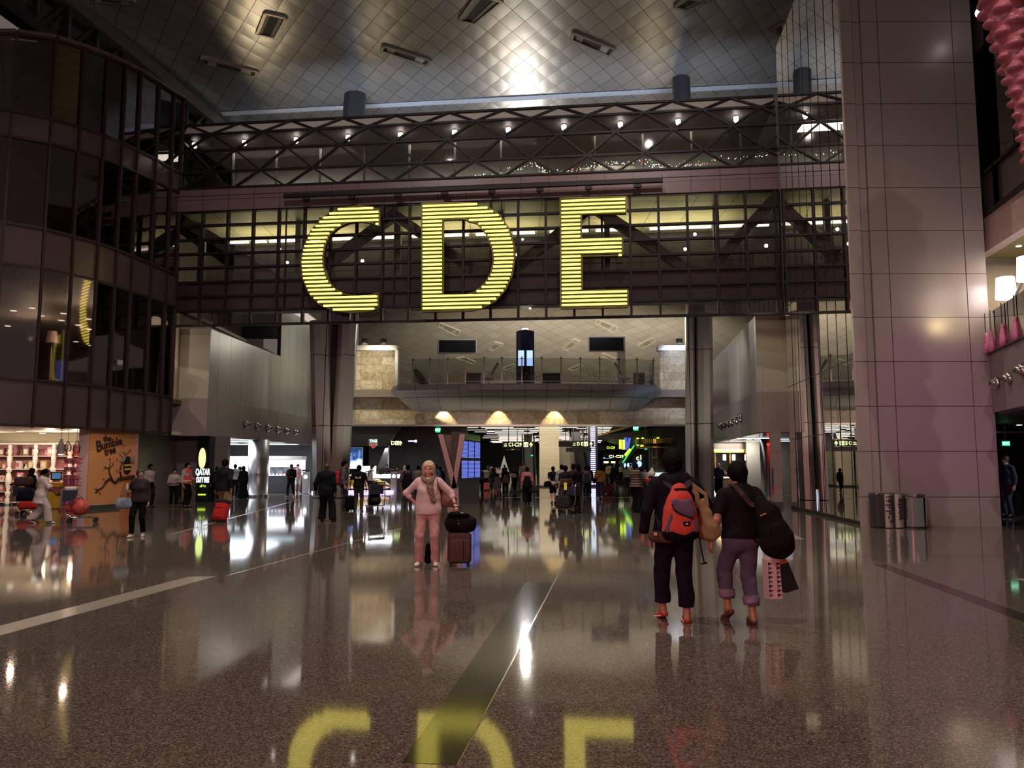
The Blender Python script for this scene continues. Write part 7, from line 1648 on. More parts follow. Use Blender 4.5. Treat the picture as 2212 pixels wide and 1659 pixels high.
T = thing('suitcase', 'plum brown upright suitcase held by the woman in pink', 'suitcase', ps, .12); w_, d_, h_ = .385, .27, .50
MB().rbox((0, 0, h_ / 2 + .045), (w_, d_, h_), .06, n=4).build('shell', BRS, T, smooth=True); MB().rbox((-.0, -d_ / 2 - .012, .25), (w_ * .84, .04, .36), .02).build('front_pocket', BRS, T, smooth=True); MB().tube([(.06, -d_ / 2 - .034, .10), (.06, -d_ / 2 - .034, .42)], .006, 5).build('zip', BLK, T)
for x, z in ((-.12, .13), (.0, .12), (-.13, .40), (-.02, .38)): MB().ball((x, -d_ / 2 - .034, z), (.006, .006, .016), 6).build('zip_pull', STEEL, T)
for s in (-1, 1): MB().lathe([(.004, -.016), (.036, -.016), (.036, .016), (.004, .016)], n=12).xf(Matrix.Translation((s * .14, .06, .036)) @ Matrix.Rotation(PI / 2, 4, 'Y')).build('wheel', BLACK, T); MB().rbox((s * .14, -.08, .025), (.05, .05, .05), .01).build('foot', BLACK, T)
hl = Vector(hx) - Vector(ps); c, s_ = math.cos(-.12), math.sin(-.12); hl = Vector((hl.x * c - hl.y * s_, hl.x * s_ + hl.y * c, hl.z)); 
MB().tube([(hl.x - .045, .10, h_), (hl.x - .045, hl.y, hl.z - .02)], .008, 6).tube([(hl.x + .045, .10, h_), (hl.x + .045, hl.y, hl.z - .02)], .008, 6).tube([(hl.x - .065, hl.y, hl.z), (hl.x + .065, hl.y, hl.z)], .016, 8).build('telescopic_handle', DARKM, T, smooth=True)
T = thing('holdall', 'black holdall resting on top of the plum brown suitcase', 'bag', (ps[0] + .02, ps[1] - .03, h_ + .047), .12); S = SDF(.009)
S.cone((-.14, 0, .13), (.14, 0, .13), .125, k=.06, s=(1, .95, 1)); S.cone((-.15, -.02, .07), (.15, -.02, .07), .075, k=.04); S.cone((-.15, .03, .21), (.16, .03, .19), .065, k=.05); sdf_obj('body', S.mesh(cuts=((A3(0, 0, .0), A3(0, 0, -1)),), noise=.006, nf=22), BLK, T)
MB().rbox((-.04, -.02, .285), (.36, .16, .035), .015).build('top_flap', BLK, T, smooth=True); MB().tube([(-.16, -.06, .25), (-.18, -.12, .32), (-.05, -.13, .33), (.0, -.08, .27)], .012, 6).build('carry_handle', BLK, T, smooth=True)
MB().tube([(-.06, -.125, .20), (-.03, -.13, .19), (-.05, -.13, .17), (-.02, -.128, .15), (-.05, -.13, .13)], .006, 5).build('silver_tag', STEEL, T); MB().rbox((.02, -.05, .31), (.05, .02, .012), .004).build('buckle', WHITE, T)
p = fl(923, 1221); T = thing('shoulder_bag', 'black bag standing on the floor between the feet of the woman in pink', 'bag', (p[0], p[1] + .10, 0)); S = SDF(.008); S.cone((0, 0, .07), (.005, 0, .30), .062, .045, k=.03, s=(1, 1.2, 1)); sdf_obj('body', S.mesh(noise=.003, nf=30), BLK, T); MB().tube([(-.03, 0, .31), (0, 0, .38), (.03, 0, .31)], .008, 6).build('strap', BLK, T)
p = fl(931, 1221); T = thing('water_bottle', 'pale blue bottle standing between the feet of the woman in pink', 'bottle', (p[0] + .035, p[1] + .07, 0)); MB().lathe([(.034, 0), (.036, .02), (.036, .22), (.016, .27), (.016, .29)], n=16).build('body', mat('bottle_blue', (.20, .30, .36), .2), T, smooth=True); MB().lathe([(.018, .29), (.018, .315)], n=12).build('cap', WHITE, T)
# ---- the two young men walking away
posA, HA = PP(1461, 1343, 975)
def hoodx(S, tp, k):
    for a, b_ in (((-.10, -.05, 1.47), (.0, -.105, 1.455)), ((.0, -.105, 1.455), (.10, -.05, 1.47)), ((-.10, -.05, 1.475), (-.09, .04, 1.46)), ((.10, -.05, 1.475), (.09, .04, 1.46)), ((-.05, -.10, 1.42), (.06, -.10, 1.42))): S.cone(tp(a), tp(b_), .058 * k, k=.03)
MA, JA = P_('man in navy hoodie and navy trousers walking away with a red backpack', posA, HA, 0.0, skin=SKIN2, hair=BLACKHAIR, hstyle='mop', top=C_('hoodie_navy', (.006, .0055, .011)), sleeve=.97, hem=.90, bottom=C_('trousers_navy', (.008, .0075, .017)), blen=.155, shoes=SHR, sandals=True, wide=1.08, loose=.008, hood=True, extra_top=hoodx,
             feet=((.105, -.03, 0, 0), (-.10, .20, .012, .22)), wl=(-.315, .04, .90), pl=(-.5, -1, 0), wr=(.24, .20, 1.08), pr=(1, -.6, -.5), yaw=-.45, noise=.006, foldscale=15, handcurl=.4)
WA, tpA = JA['W'], JA['tp']
def strip(path, wd, m, parent, name, th=.006, up=None):
    """flat band along a path: quads with thickness, in local space"""
    mb = MB(); P = [Vector(p) for p in path]; L_, R_ = [], []
    for i, p in enumerate(P):
        t = (P[min(i + 1, len(P) - 1)] - P[max(i - 1, 0)]).normalized(); u = Vector(up[i] if isinstance(up, list) else (up or (0, -1, 0))); s = t.cross(u).normalized() * wd / 2; n_ = s.cross(t).normalized() * th / 2
        L_.append((p - s - n_, p - s + n_)); R_.append((p + s - n_, p + s + n_))
    for i in range(len(P) - 1): mb.hexa([tuple(v) for v in (L_[i][0], R_[i][0], R_[i + 1][0], L_[i + 1][0], L_[i][1], R_[i][1], R_[i + 1][1], L_[i + 1][1])])
    return mb.build(name, m, parent, smooth=False)
RB = C_('pack_red', (.46, .065, .045), scale=30); GB_ = C_('pack_mauve', (.10, .075, .13), scale=30)
shz = JA['shR'][2]; base = WA((.01, -.285, shz - .545)); T = thing('backpack', 'red backpack with mauve pocket on the man in the navy hoodie', 'backpack', base, 0)
S = SDF(.0075); S.cone((0, .02, .12), (0, .03, .34), .165, .135, k=.06, s=(1, .66, 1)); S.cone((0, .04, .30), (.0, .06, .50), .13, .075, k=.06, s=(1, .66, 1)); 
for q in (-1, 1): S.cone((q * .13, .04, .08), (q * .115, .05, .28), .055, .045, k=.05)
main = sdf_obj('main_bag', S.mesh(cuts=((A3(0, 0, .055), A3(0, .12, -1)),), noise=.0025, nf=26), RB, T)
S = SDF(.0075); S.cone((0, .02, .07), (0, .02, .10), .168, .17, k=.04, s=(1, .66, .55)); 
for q in (-1, 1): S.cone((q * .13, .04, .05), (q * .13, .04, .09), .055, k=.04)
sdf_obj('black_base', S.mesh(cuts=((A3(0, 0, .085), A3(0, 0, 1)),)), BLK, T)
S = SDF(.0075); S.cone((0, -.055, .12), (0, -.035, .40), .105, .085, k=.03, s=(1, .42, 1)); sdf_obj('front_panel', S.mesh(noise=.002, nf=30), RB, T)
S = SDF(.0065)
S.cone((-.065, -.078, .375), (-.035, -.075, .335), .042, .05, k=.02, s=(1, .35, 1)); S.cone((.065, -.078, .375), (.055, -.075, .30), .042, .045, k=.02, s=(1, .35, 1)); S.cone((-.01, -.08, .31), (.06, -.08, .275), .05, .04, k=.03, s=(1, .35, 1)); S.cone((.07, -.075, .30), (.085, -.07, .245), .025, .02, k=.03, s=(1, .5, 1)); sdf_obj('flap_pocket', S.mesh(), GB_, T)
MB().tube([(-.105, -.085, .36), (-.09, -.10, .31), (-.03, -.104, .265), (.05, -.10, .235), (.10, -.085, .225)], .006, 6).build('zip', BLK, T, smooth=True)
for q in (-1, 1):
    S = SDF(.0075); S.cone((q * .135, -.02, .10), (q * .10, -.05, .26), .040, .014, k=.02, s=(1, .8, 1)); sdf_obj('side_pocket', S.mesh(), GB_, T)
strip([(-.065, -.02, .505), (-.0, -.035, .512), (.065, -.02, .505)], .022, BLK, T, 'grab_loop', .012)
lp = MB().rbox((.035, -.110, .165), (.066, .008, .045), .004).build('logo_patch', BLK, T); MB().prism([(.018, -.1152, .158), (.026, -.1152, .168), (.032, -.1152, .163), (.038, -.1152, .180), (.044, -.1152, .166), (.056, -.1152, .158)], (0, .002, 0)).build('logo', WHITE, lp)
for q in (-1, 1):
    strip([(q * .05, .07, .50), (q * .105, .12, .555), (q * .125, .19, .60), (q * .13, .27, .605), (q * .135, .36, .54), (q * .16, .40, .40), (q * .21, .30, .22), (q * .19, .12, .12)], .06, C_('strap_navy', (.025, .022, .035)), T, 'strap', .014, up=[(0, -.6, .8), (0, -.6, .8), (0, -.3, 1), (0, .2, 1), (0, .8, .5), (0, 1, 0), (q, .3, 0), (q, -.3, 0)])
sb = MB().tube([(.165, .06, .08), (.185, -.02, .0), (.20, -.03, -.12), (.225, -.02, -.235)], .008, 6).build('loose_strap', BLK, T, smooth=True); MB().tube([(.195, -.02, -.245), (.255, -.02, -.232)], .009, 6).build('strap_end', BLK, sb, smooth=True)
b2 = WA((-.17, -.15, shz - .60)); T = thing('waist_bag', 'small dark brown waist bag under the red backpack', 'bag', b2, -.2); S = SDF(.008); S.cone((-.07, 0, .07), (.08, 0, .055), .062, .055, k=.03, s=(1, .7, .95)); sdf_obj('body', S.mesh(noise=.003, nf=30), BRNC, T); MB().rbox((-.055, -.05, .10), (.03, .006, .03), .004).build('tag', PNK, T); MB().tube([(-.1, 0, .02), (-.09, -.01, -.05)], .006, 5).build('drawcord', BLK, T)
# tan tote over his far shoulder
bt = WA((.285, -.13, .87)); T = thing('tote_bag', 'khaki tan tote bag hanging from the shoulder of the man in the navy hoodie', 'bag', bt, -.35); TOTE = C_('tote_khaki', (.20, .16, .085), scale=8); S = SDF(.0075)
S.cone((.035, 0, .12), (-.01, 0, .36), .105, .05, k=.06, s=(1, .62, 1)); S.cone((-.03, 0, .07), (.085, 0, .07), .075, k=.06, s=(1, .7, 1)); sdf_obj('body', S.mesh(noise=.006, nf=22), TOTE, T)
topS = Vector(WA(tpA((.125, -.06, 1.49)))) - Vector(bt); c, s_ = math.cos(.35), math.sin(.35); topS = Vector((topS.x * c - topS.y * s_, topS.x * s_ + topS.y * c, topS.z))
strip([(-.055, -.02, .33), (-.065, -.03, .46), tuple(topS + Vector((-.02, -.01, -.03))), tuple(topS + Vector((-.01, .05, .035))), tuple(topS + Vector((.02, .12, -.03)))], .05, TOTE, T, 'handle', .010); strip([(.04, -.02, .34), (.025, -.03, .46), tuple(topS + Vector((.02, -.015, -.05))), tuple(topS + Vector((.02, .04, .03)))], .04, TOTE, T, 'handle', .010)
for (hp, kn, an, fp, sd) in JA['legs']:
    w_ = WA(an); c, s_ = math.cos(sd * .16), math.sin(sd * .16); MB().tube([tuple(an + A3(x * c + y * s_, -x * s_ * 1 + y * c, -.074 - (y * .22 if sd < 0 else 0))) for x, y in ((-.035, -.035), (0, -.052), (.035, -.035), (.047, .06), (.052, .13), (.03, .19), (0, .205), (-.03, .19), (-.052, .13), (-.047, .06))], .0095, 6, closed=True).build('shoe_sole', SHW_, MA, smooth=True)
posB, HB = PP(1606, 1347, 1002)
MBn, JB = P_('man in black T-shirt and rolled up jeans walking away with shopping bags', posB, HB, .12, skin=SKIN2, hair=BLACKHAIR, hstyle='mop', top=C_('tee_black', (.005, .005, .007)), sleeve=.40, hem=.93, bottom=C_('jeans_faded', (.085, .075, .13), scale=6), blen=.20, shoes=SHBR, sandals=True, wide=1.06, loose=.007,
             feet=((.10, -.03, 0, 0), (-.10, .18, .05, .55)), wl=(-.335, .02, .90), pl=(-.4, -1, 0), wr=(.36, .05, .93), pr=(.4, -1, 0), yaw=.35, nod=.28, lean=.05, noise=.006, foldscale=16, handcurl=.45)
WB, tpB, kB = JB['W'], JB['tp'], JB['k']
for (hp, kn, an, fp, sd) in JB['legs']:
    d = unit(kn - an); S = SDF(.0075); q = an + d * .125 * kB; S.cone(q, q + d * .085, .084, .088, k=.01, cut=((q, -d), (q + d * .082, d))); sdf_obj('turned_up_cuff', S.mesh(noise=.003, nf=30), C_('jeans_cuff', (.20, .17, .24)), MBn)
base = WB((.20, -.275, JB['shR'][2] - .60)); T = thing('backpack', 'large black backpack slung on the shoulder of the man in rolled jeans', 'backpack', base, .0); S = SDF(.0085)
S.cone((.05, 0, .15), (-.0, .03, .40), .17, .12, k=.07, s=(1, .68, 1)); S.cone((.10, .0, .10), (.10, .02, .2), .125, .12, k=.06, s=(1, .7, .9)); S.cone((-.02, .04, .40), (-.075, .06, .545), .10, .06, k=.06, s=(1, .7, 1)); sdf_obj('main_bag', S.mesh(noise=.004, nf=20), BLK, T)
S = SDF(.0085); S.cone((.07, -.105, .13), (.05, -.085, .26), .095, .085, k=.03, s=(1, .4, .9)); sdf_obj('front_pocket', S.mesh(), BLK, T)
R = lambda p: tuple(Vector(WB(tpB(p))) - Vector(base))
strip([(-.085, .03, .50), R((.05, -.20, 1.30)), R((-.03, -.185, 1.40)), R((-.09, -.105, 1.505)), R((-.10, .0, 1.52))], .055, C_('strap_brown', (.035, .024, .022)), T, 'strap', .012, up=[(0, -1, .1), (0, -1, .2), (0, -1, .3), (0, -.5, 1), (0, 0, 1)])
MB().tube([(-.12, .03, .12), R((-.05, -.19, 1.05)), R((-.12, -.17, 1.18))], .009, 6).build('lower_strap', BLK, T, smooth=True); MB().bar((-.115, -.045, .40), (-.055, -.055, .425), .016, .008).build('orange_tag', mat('tag_orange', (.6, .30, .12), .5), T)
hB_ = WB(JB['wR'] + A3(.0, .04, -.10))
T = thing('shopping_bag', 'white and pink shopping bag with black zigzag trim hanging from his hand', 'shopping bag', (hB_[0] + .015, hB_[1] - .02, hB_[2] - .53), .2); WBG = mat('bag_white_pink', (.62, .46, .50), .5)
MB().hexa([(-.065, -.06, 0), (.085, -.06, 0), (.085, .06, 0), (-.065, .06, 0), (-.075, -.05, .40), (.07, -.05, .40), (.07, .05, .40), (-.075, .05, .40)]).build('paper_body', WBG, T)
MB().hexa([(-.075, -.05, .40), (.07, -.05, .40), (.07, .05, .40), (-.075, .05, .40), (-.035, -.012, .53), (.015, -.012, .53), (.015, .012, .53), (-.035, .012, .53)]).build('gathered_top', WBG, T)
for col, x0 in ((0, -.066), (1, .030)):
    for i in range(8): MB().prism([(x0, -.0625 + .0012 * i, .02 + i * .046), (x0 + .052, -.0625 + .0012 * i, .043 + i * .046), (x0, -.0625 + .0012 * i, .066 + i * .046 - .012)], (0, -.002, 0)).build('zigzag_print', mat('print_dark', (.03, .02, .025), .5) if (i + col) % 3 else mat('print_teal', (.06, .14, .14), .5), T)
T = thing('shopping_bag', 'glossy black shopping bag with red and white top hanging behind the zigzag one', 'shopping bag', (hB_[0] + .20, hB_[1] + .08, hB_[2] - .47), .35); T.rotation_euler = (0, -.22, .3)
MB().hexa([(-.055, -.07, 0), (.11, -.07, 0), (.11, .07, 0), (-.055, .07, 0), (-.09, -.06, .30), (.06, -.06, .30), (.06, .06, .30), (-.09, .06, .30)]).build('body', mat('bag_black_gloss', (.012, .008, .010), .15), T); MB().hexa([(-.09, -.06, .30), (.06, -.06, .30), (.06, .06, .30), (-.09, .06, .30), (-.10, -.055, .345), (.04, -.055, .345), (.04, .055, .345), (-.10, .055, .345)]).build('red_band', mat('bag_red', (.62, .08, .05), .4), T)
MB().hexa([(-.10, -.055, .345), (.04, -.055, .345), (.04, .055, .345), (-.10, .055, .345), (-.13, -.01, .47), (-.085, -.01, .47), (-.085, .01, .47), (-.13, .01, .47)]).build('white_top', WBG, T)
# ---- people near the toy shop and the grey recess
pos, H = PP(297, 1159, 1012)
_, J = P_('woman in dark grey jumper and black trousers walking with a pale blue bag', pos, H, PI + .15, fem=True, skin=SKIN2, hair=BROWNHAIR, hstyle='short', top=C_('jumper_dark', (.038, .028, .030)), sleeve=.95, hem=.90, bottom=BLK, blen=.09, shoes=SHW_, feet=((.09, .20, 0, 0), (-.10, -.10, .02, .2)), wr=(.20, .20, 1.16), pr=(.6, -.6, -1), yaw=.75, handcurl=.9)
wR = J['W'](J['wR'] + A3(.02, .08, .02)); T = thing('bottle', 'small white bottle held up by the woman in the dark grey jumper', 'bottle', (wR[0], wR[1], wR[2] - .04)); MB().lathe([(.03, 0), (.032, .16), (.015, .2), (.015, .22)], n=12).build('body', SHW_, T, smooth=True)
eb = J['W'](J['eR'] + A3(.02, .10, -.02)); handbag('pale blue handbag on the arm of the woman in the dark grey jumper', (eb[0] - .02, eb[1] - .02, eb[2] - .34), .2, .34, .14, .26, mat('bag_pale_blue', (.26, .32, .40), .5), strap=[(-.1, 0, .2), (-.06, 0, .34), (.06, 0, .34), (.1, 0, .2)])
pos, H = PP(86, 1131, 1011)
_, J = P_('woman in white tunic and white trousers pushing a trolley past the toy shop', pos, H, -1.15, fem=True, skin=SKIN3, hair=BLACKHAIR, hstyle='tail', top=C_('tunic_white', (.62, .50, .50)), sleeve=.55, hem=.66, bottom=C_('trousers_white', (.60, .46, .46)), blen=.07, shoes=SHW_, feet=WK1, wr=(.20, .40, 1.02), wl=(-.20, .40, 1.02), pr=(.5, -1, -.5), pl=(-.5, -1, -.5), lean=.10, loose=.03)
q = J['W']((0, .475, 0)); trolley('navy fronted luggage trolley pushed by the woman in white', (q[0], q[1], 0), -1.15)
q2 = J['W']((0, .98, .20)); T = thing('inflatable_ball', 'round red patterned bag riding on the trolley of the woman in white', 'bag', (q2[0], q2[1], .19)); MB().ball((0, 0, .24), (.24, .24, .24), 16).build('bag_body', mat('ball_red', (.55, .07, .06), .5, var=.6, scale=7), T, smooth=True); MB().tube([(-.06, 0, .47), (0, 0, .54), (.06, 0, .47)], .012, 6).build('grip', BLK, T)
q3 = J['W']((0, .72, .92)); T = thing('folded_cloth', 'folded white cloth lying in the basket of the trolley by the toy shop', 'cloth', (q3[0], q3[1], .905), -1.15); MB().rbox((0, 0, .06), (.44, .3, .12), .05).build('fold', WHT, T, smooth=True)
pos, H = PP(63, 1108, 1010)
P_('woman in long black coat and black headscarf before the toy shelves', pos, H, -.5, fem=True, skin=SKIN2, hair=BLK, hstyle='scarf', top=BLK, sleeve=.97, hem=.60, bottom=BLK, blen=.09, shoes=SHBR, feet=WK2, loose=.03)
trolley('luggage trolley piled with bags at the left edge of the toy shop', (fl(24, 1112)[0], fl(24, 1112)[1], 0), -1.3)
tl = fl(24, 1112)
for lab, dx, z, w_, h_, m in (('round brown bag on top of the trolley at the left edge', .32, .95, .50, .30, BRNC), ('red case lying on the trolley at the left edge', .55, .19, .60, .26, REDC), ('dark navy case standing on the trolley at the left edge', .40, .455, .48, .40, NAVYC)):
    T = thing('travel_bag', lab, 'bag', (tl[0] + dx, tl[1] + .05, z), -1.3); MB().rbox((0, 0, h_ / 2), (.40, w_, h_), .09, n=4).build('body', m, T, smooth=True); MB().tube([(0, -.09, h_ - .005), (0, -.06, h_ + .05), (0, .06, h_ + .05), (0, .09, h_ - .005)], .012, 6).build('grip', BLK, T)
pos, H = PP(321, 1096, 1003)
P_('person in dark clothes with white striped sleeves behind the woman in grey', pos, H, -1.9, skin=SKIN3, hair=BLACKHAIR, top=C_('hi_vis_white', (.30, .26, .26), scale=30), sleeve=.9, hem=1.02, bottom=BLK, blen=.09, shoes=SHB, feet=ST)
pos, H = PP(374, 1095, 1013)
P_('guard in white shirt and dark tie standing in the grey recess', pos, H, PI + .5, skin=SKIN2, top=C_('shirt_grey_white', (.40, .35, .36)), sleeve=.6, hem=.98, bottom=BLK, blen=.09, shoes=SHB, feet=ST, wr=(.12, .22, 1.10), pr=(.6, -.6, -1), wl=(-.12, .22, 1.12), pl=(-.6, -.6, -1))
pos, H = PP(401, 1096, 1000)
VV, J = P_('guard in red safety vest standing sideways in the grey recess', pos, H, -PI / 2 - .25, skin=SKIN2, top=C_('shirt_grey_white', ()), sleeve=.9, hem=.98, bottom=BLK, blen=.09, shoes=SHB, feet=ST, wl=(-.14, .25, 1.10), pl=(-.6, -.6, -1))
S = SDF(.0125); tq, kq = J['tp'], J['k']; S.cone(tq((0, 0, .95)), tq((0, -.005, 1.36)), .196 * kq, .190 * kq, k=.05, s=(1.06, .84, 1)); S.cone(tq((-.10, -.01, 1.42)), tq((.10, -.01, 1.42)), .098 * kq, k=.06)
sdf_obj('safety_vest', S.mesh(cuts=((tq((0, 0, .93)), A3(0, 0, -1)), (tq((0, 0, 1.49)), A3(0, 0, 1)))), mat('vest_red', (.62, .05, .05), .6), VV); MB().lathe([(.200 * kq, 0), (.200 * kq, .05)], tuple(tq((0, 0, 1.02))), 24, 1.06, .86).build('reflective_band', mat('vest_band', (.6, .55, .4), .4), VV)
pos, H = PP(482, 1125, 991)
_, J = P_('man in navy jacket and tan trousers pulling the red suitcase', pos, H, -.15, skin=SKIN2, hair=BLACKHAIR, top=C_('jacket_navy', (.012, .013, .022)), sleeve=.95, hem=.86, bottom=TANC, blen=.07, shoes=SHB, feet=((.12, -.28, .06, .5), (-.08, .2, 0, 0)), wide=1.1, belly=.3, wr=(.26, -.12, .93), pr=(.3, -1, 0), loose=.02, handcurl=1.0)
q = J['W'](J['wR'] + A3(0, -.02, -.08)); T = suitcase('red suitcase tilted behind the man in the navy jacket', (q[0] - .16, q[1] - .42, .0), -.35, .38, .26, .52, REDC, tall=.40, tilt=-.32)
MB().rbox((0, 0, .60), (.40, .28, .12), .05).build('grey_cover', CHARC, T, smooth=True)
# ---- people before the bright store
def quick(label, px, fy, hy, rz, **k):
    pos, H = PP(px, fy, hy); return P_(label, pos, H, rz, **k)
def quickY(label, px, hy, Y, rz, **k):
    pos, H = HY(px, hy, Y); return P_(label, pos, H, rz, **k)
quick('man in white shirt and dark trousers at the glowing counter', 506, 1075, 1003, .2, top=WHT, sleeve=.5, hem=.95, bottom=NAVYC, shoes=SHB)
quick('woman in black abaya beside the round steel column', 524, 1077, 1007, .3, fem=True, hair=BLK, hstyle='scarf', top=BLK, sleeve=.97, hem=.7, bottom=BLK, dress=(.95, .03, .34, BLK), shoes=SHB)
quick('second person in black robe in front of the glowing counter', 516, 1073, 1008, -.4, fem=True, hair=BLK, hstyle='scarf', top=BLK, sleeve=.97, hem=.7, bottom=BLK, dress=(.95, .03, .30, BLK), shoes=SHB)
quick('tall dark haired person half hidden at the store entrance by the lit sign', 466, 1084, 1009, .5, top=BLK, sleeve=.95, hem=.9, bottom=BLK, shoes=SHB)
quick('man in dark jacket over white T-shirt walking towards us from the store', 628, 1074, 1002, PI - .1, top=C_('open_jacket', (.03, .028, .03)), sleeve=.9, hem=.92, bottom=DKJ, shoes=SHW_, feet=WK1, wr=(.12, .25, 1.1), wl=(-.12, .25, 1.1), pr=(.6, -.6, -1), pl=(-.6, -.6, -1))
quick('person in pink top and shorts beside the lit pedestal', 642, 1066, 1003, PI + .6, skin=SKIN, fem=True, top=PNK, sleeve=.4, hem=.95, bottom=WHT, blen=.55, shoes=SHW_)
SUIT = C_('suit_midnight', (.006, .007, .013))
quick('bald man in dark suit standing with his back to us by the V column', 703, 1127, 1000, -.1, skin=SKIN3, hstyle=None, top=SUIT, sleeve=.97, hem=.80, bottom=SUIT, blen=.07, shoes=SHB, feet=((.24, -.05, 0, 0), (-.13, .05, 0, 0)), wide=1.12, belly=.35, loose=.022, wl=(-.33, .02, .92))
T, J = quick('man in grey shirt carrying a red backpack, waiting beside the V column', 741, 1103, 996, -PI / 2 + .3, skin=SKIN2, top=C_('shirt_mauve_grey', (.13, .10, .12)), sleeve=.95, hem=.92, bottom=DKJ, blen=.08, shoes=SHBR, feet=ST)
backpack('red backpack on the waiting man in the grey shirt', on_back(J), -PI / 2 + .3, .34, .24, .54, C_('pack_crimson', (.40, .03, .04)), C_('pack_grey_red', (.16, .08, .08)), vox=.0125)
T, J = quick('man in black T-shirt with white back print standing with his back to us', 774, 1105, 1005, .05, skin=SKIN2, top=BLK, sleeve=.42, hem=.92, bottom=C_('trousers_grey_dark', (.05, .045, .05)), blen=.08, shoes=SHBR, feet=ST, wide=1.1, wl=(-.33, .0, .93))
p = J['tp']((-.01, -.148, 1.29)); MB().rbox(tuple(p), (.20, .012, .07), .004).build('back_print', WHT, T)
suitcase('black suitcase on the floor left of the man in the printed T-shirt', fl(757, 1104)[:2] + (0,), 0, .36, .28, .48, BLK, tall=0)
T, J = quick('person in pale sleeves with dark backpack bending over near the yellow car', 799, 1082, 1004, -.9, top=WHT, sleeve=.6, hem=.95, bottom=DKJ, shoes=SHB, lean=.15)
backpack('dark backpack on the person bending near the yellow car', on_back(J, dy=-.30), -.9, .32, .24, .48, C_('pack_slate', (.03, .035, .06)), vox=.017)
tp_ = fl(808, 1104); trolley('dark luggage trolley standing near the yellow car', (tp_[0] + .1, tp_[1], 0), .35)
T = thing('travel_bag', 'black rucksack loaded on the trolley near the yellow car', 'bag', (tp_[0] - .1, tp_[1] + .62, .19), .35); S = SDF(.014); S.cone((0, 0, .16), (0, 0, .60), .21, .17, k=.05, s=(1.1, .8, 1)); sdf_obj('body', S.mesh(cuts=((A3(0, 0, 0), A3(0, 0, -1)),), noise=.01, nf=16), BLK, T); MB().rbox((0, -.18, .2), (.3, .04, .16), .02).build('pocket', GREYC, T)
quickY('shop assistant in black suit behind the watch counter', 835, 1003, 51.2, PI, skin=SKIN3, top=BLK, sleeve=.97, hem=.85, bottom=BLK, shoes=SHB)
quickY('person in red seen small behind the watch counter', 858, 1008, 53.5, PI, top=REDC, sleeve=.5, hem=.9, bottom=BLK, shoes=SHB)
T, J = quick('man with big black backpack half hidden by the woman in pink', 880, 1100, 1004, .1, skin=SKIN2, top=C_('shirt_plum', (.07, .05, .075)), sleeve=.6, hem=.92, bottom=C_('trousers_brown', (.05, .038, .034)), blen=.08, shoes=SHB, feet=ST)
backpack('big black backpack on the man half hidden by the woman in pink', on_back(J, dy=-.27), .1, .38, .26, .54, BLK, vox=.0125)
quick('woman in white headscarf at the watch counter', 874, 1080, 1006, .2, fem=True, hair=WHT, hstyle='scarf', top=GREYC, sleeve=.9, hem=.7, bottom=GREYC, shoes=SHB)
quick('person in grey top behind the shoulder of the woman in pink', 903, 1082, 1006, .1, top=C_('grey_tan', (.22, .19, .16)), sleeve=.5, hem=.92, bottom=DKJ, shoes=SHB)
quick('man in blue grey shirt between the woman in pink and the V stand', 941, 1080, 1004, -.2, top=BLUC, sleeve=.5, hem=.92, bottom=DKJ, shoes=SHB)
quick('person in dark jacket beside the V shaped display stand', 950, 1074, 1008, .4, top=CHARC, sleeve=.9, hem=.9, bottom=BLK, shoes=SHB)
# ---- the crowd past the flight screens
quick('man in grey patterned shirt walking away just past the flight screens', 1037, 1066, 1008, 0, top=C_('shirt_taupe', (.19, .15, .14), scale=30), sleeve=.45, hem=.93, bottom=BLK, shoes=SHB, feet=WK1)
quick('small child in pale clothes beside the flight screens', 1025, 1064, 1037, .2, top=C_('pale_stone', (.36, .33, .30)), sleeve=.8, hem=.8, bottom=C_('pale_stone', ()), shoes=SHW_, hair=BROWNHAIR)
quick('man in white shirt partly behind the grey shirted man', 1048, 1060, 1009, .3, skin=SKIN, top=WHT, sleeve=.8, hem=.93, bottom=BLK, shoes=SHB)
p = fl(1051, 1060); suitcase('coral red suitcase wheeled behind the man in the grey patterned shirt', (p[0], p[1], 0), 0, .34, .22, .46, mat('case_coral', (.80, .14, .12), .5, emit=(1, .15, .12), es=.06), tall=.35)  # faint emission in the shell colour stands in for light on it
quick('woman with long dark hair in dark green top, red shoes', 1066, 1062, 1011, .2, fem=True, hair=BLACKHAIR, hstyle='long', top=C_('bottle_green', (.03, .045, .045)), sleeve=.9, hem=.88, bottom=DKJ, shoes=SHR, feet=WK2)
quick('girl in grey dress with bare legs walking away', 1075, 1073, 1022, 0, fem=True, skin=SKIN, hair=BLACKHAIR, hstyle='long', top=C_('dress_grey', (.20, .21, .24)), sleeve=.9, hem=.70, dress=(1.0, .66, .22, C_('dress_grey', ())), bottom=C_('dress_grey', ()), blen=.7, shoes=SHR, feet=WK1)
T, J = quick('woman in black with a tan backpack, arm around the girl in grey', 1092, 1072, 1009, .1, fem=True, hair=BLACKHAIR, hstyle='tail', top=BLK, sleeve=.95, hem=.85, bottom=BLK, shoes=SHB, feet=WK2)
backpack('tan backpack on the woman in black beside the girl in grey', on_back(J, dy=-.25), .1, .30, .22, .46, C_('pack_tan', (.22, .15, .09)), vox=.017)
quick('person in white top facing us in the crowd', 1078, 1058, 1008, PI, fem=True, skin=SKIN, hair=BLACKHAIR, hstyle='long', top=WHT, sleeve=.4, hem=.92, bottom=BLK, shoes=SHB)
T, J = quick('woman in black top holding a white bag in the crowd', 1112, 1064, 1010, .3, fem=True, hair=BROWNHAIR, hstyle='bob', top=BLK, sleeve=.4, hem=.9, bottom=BLK, shoes=SHB, feet=WK1)
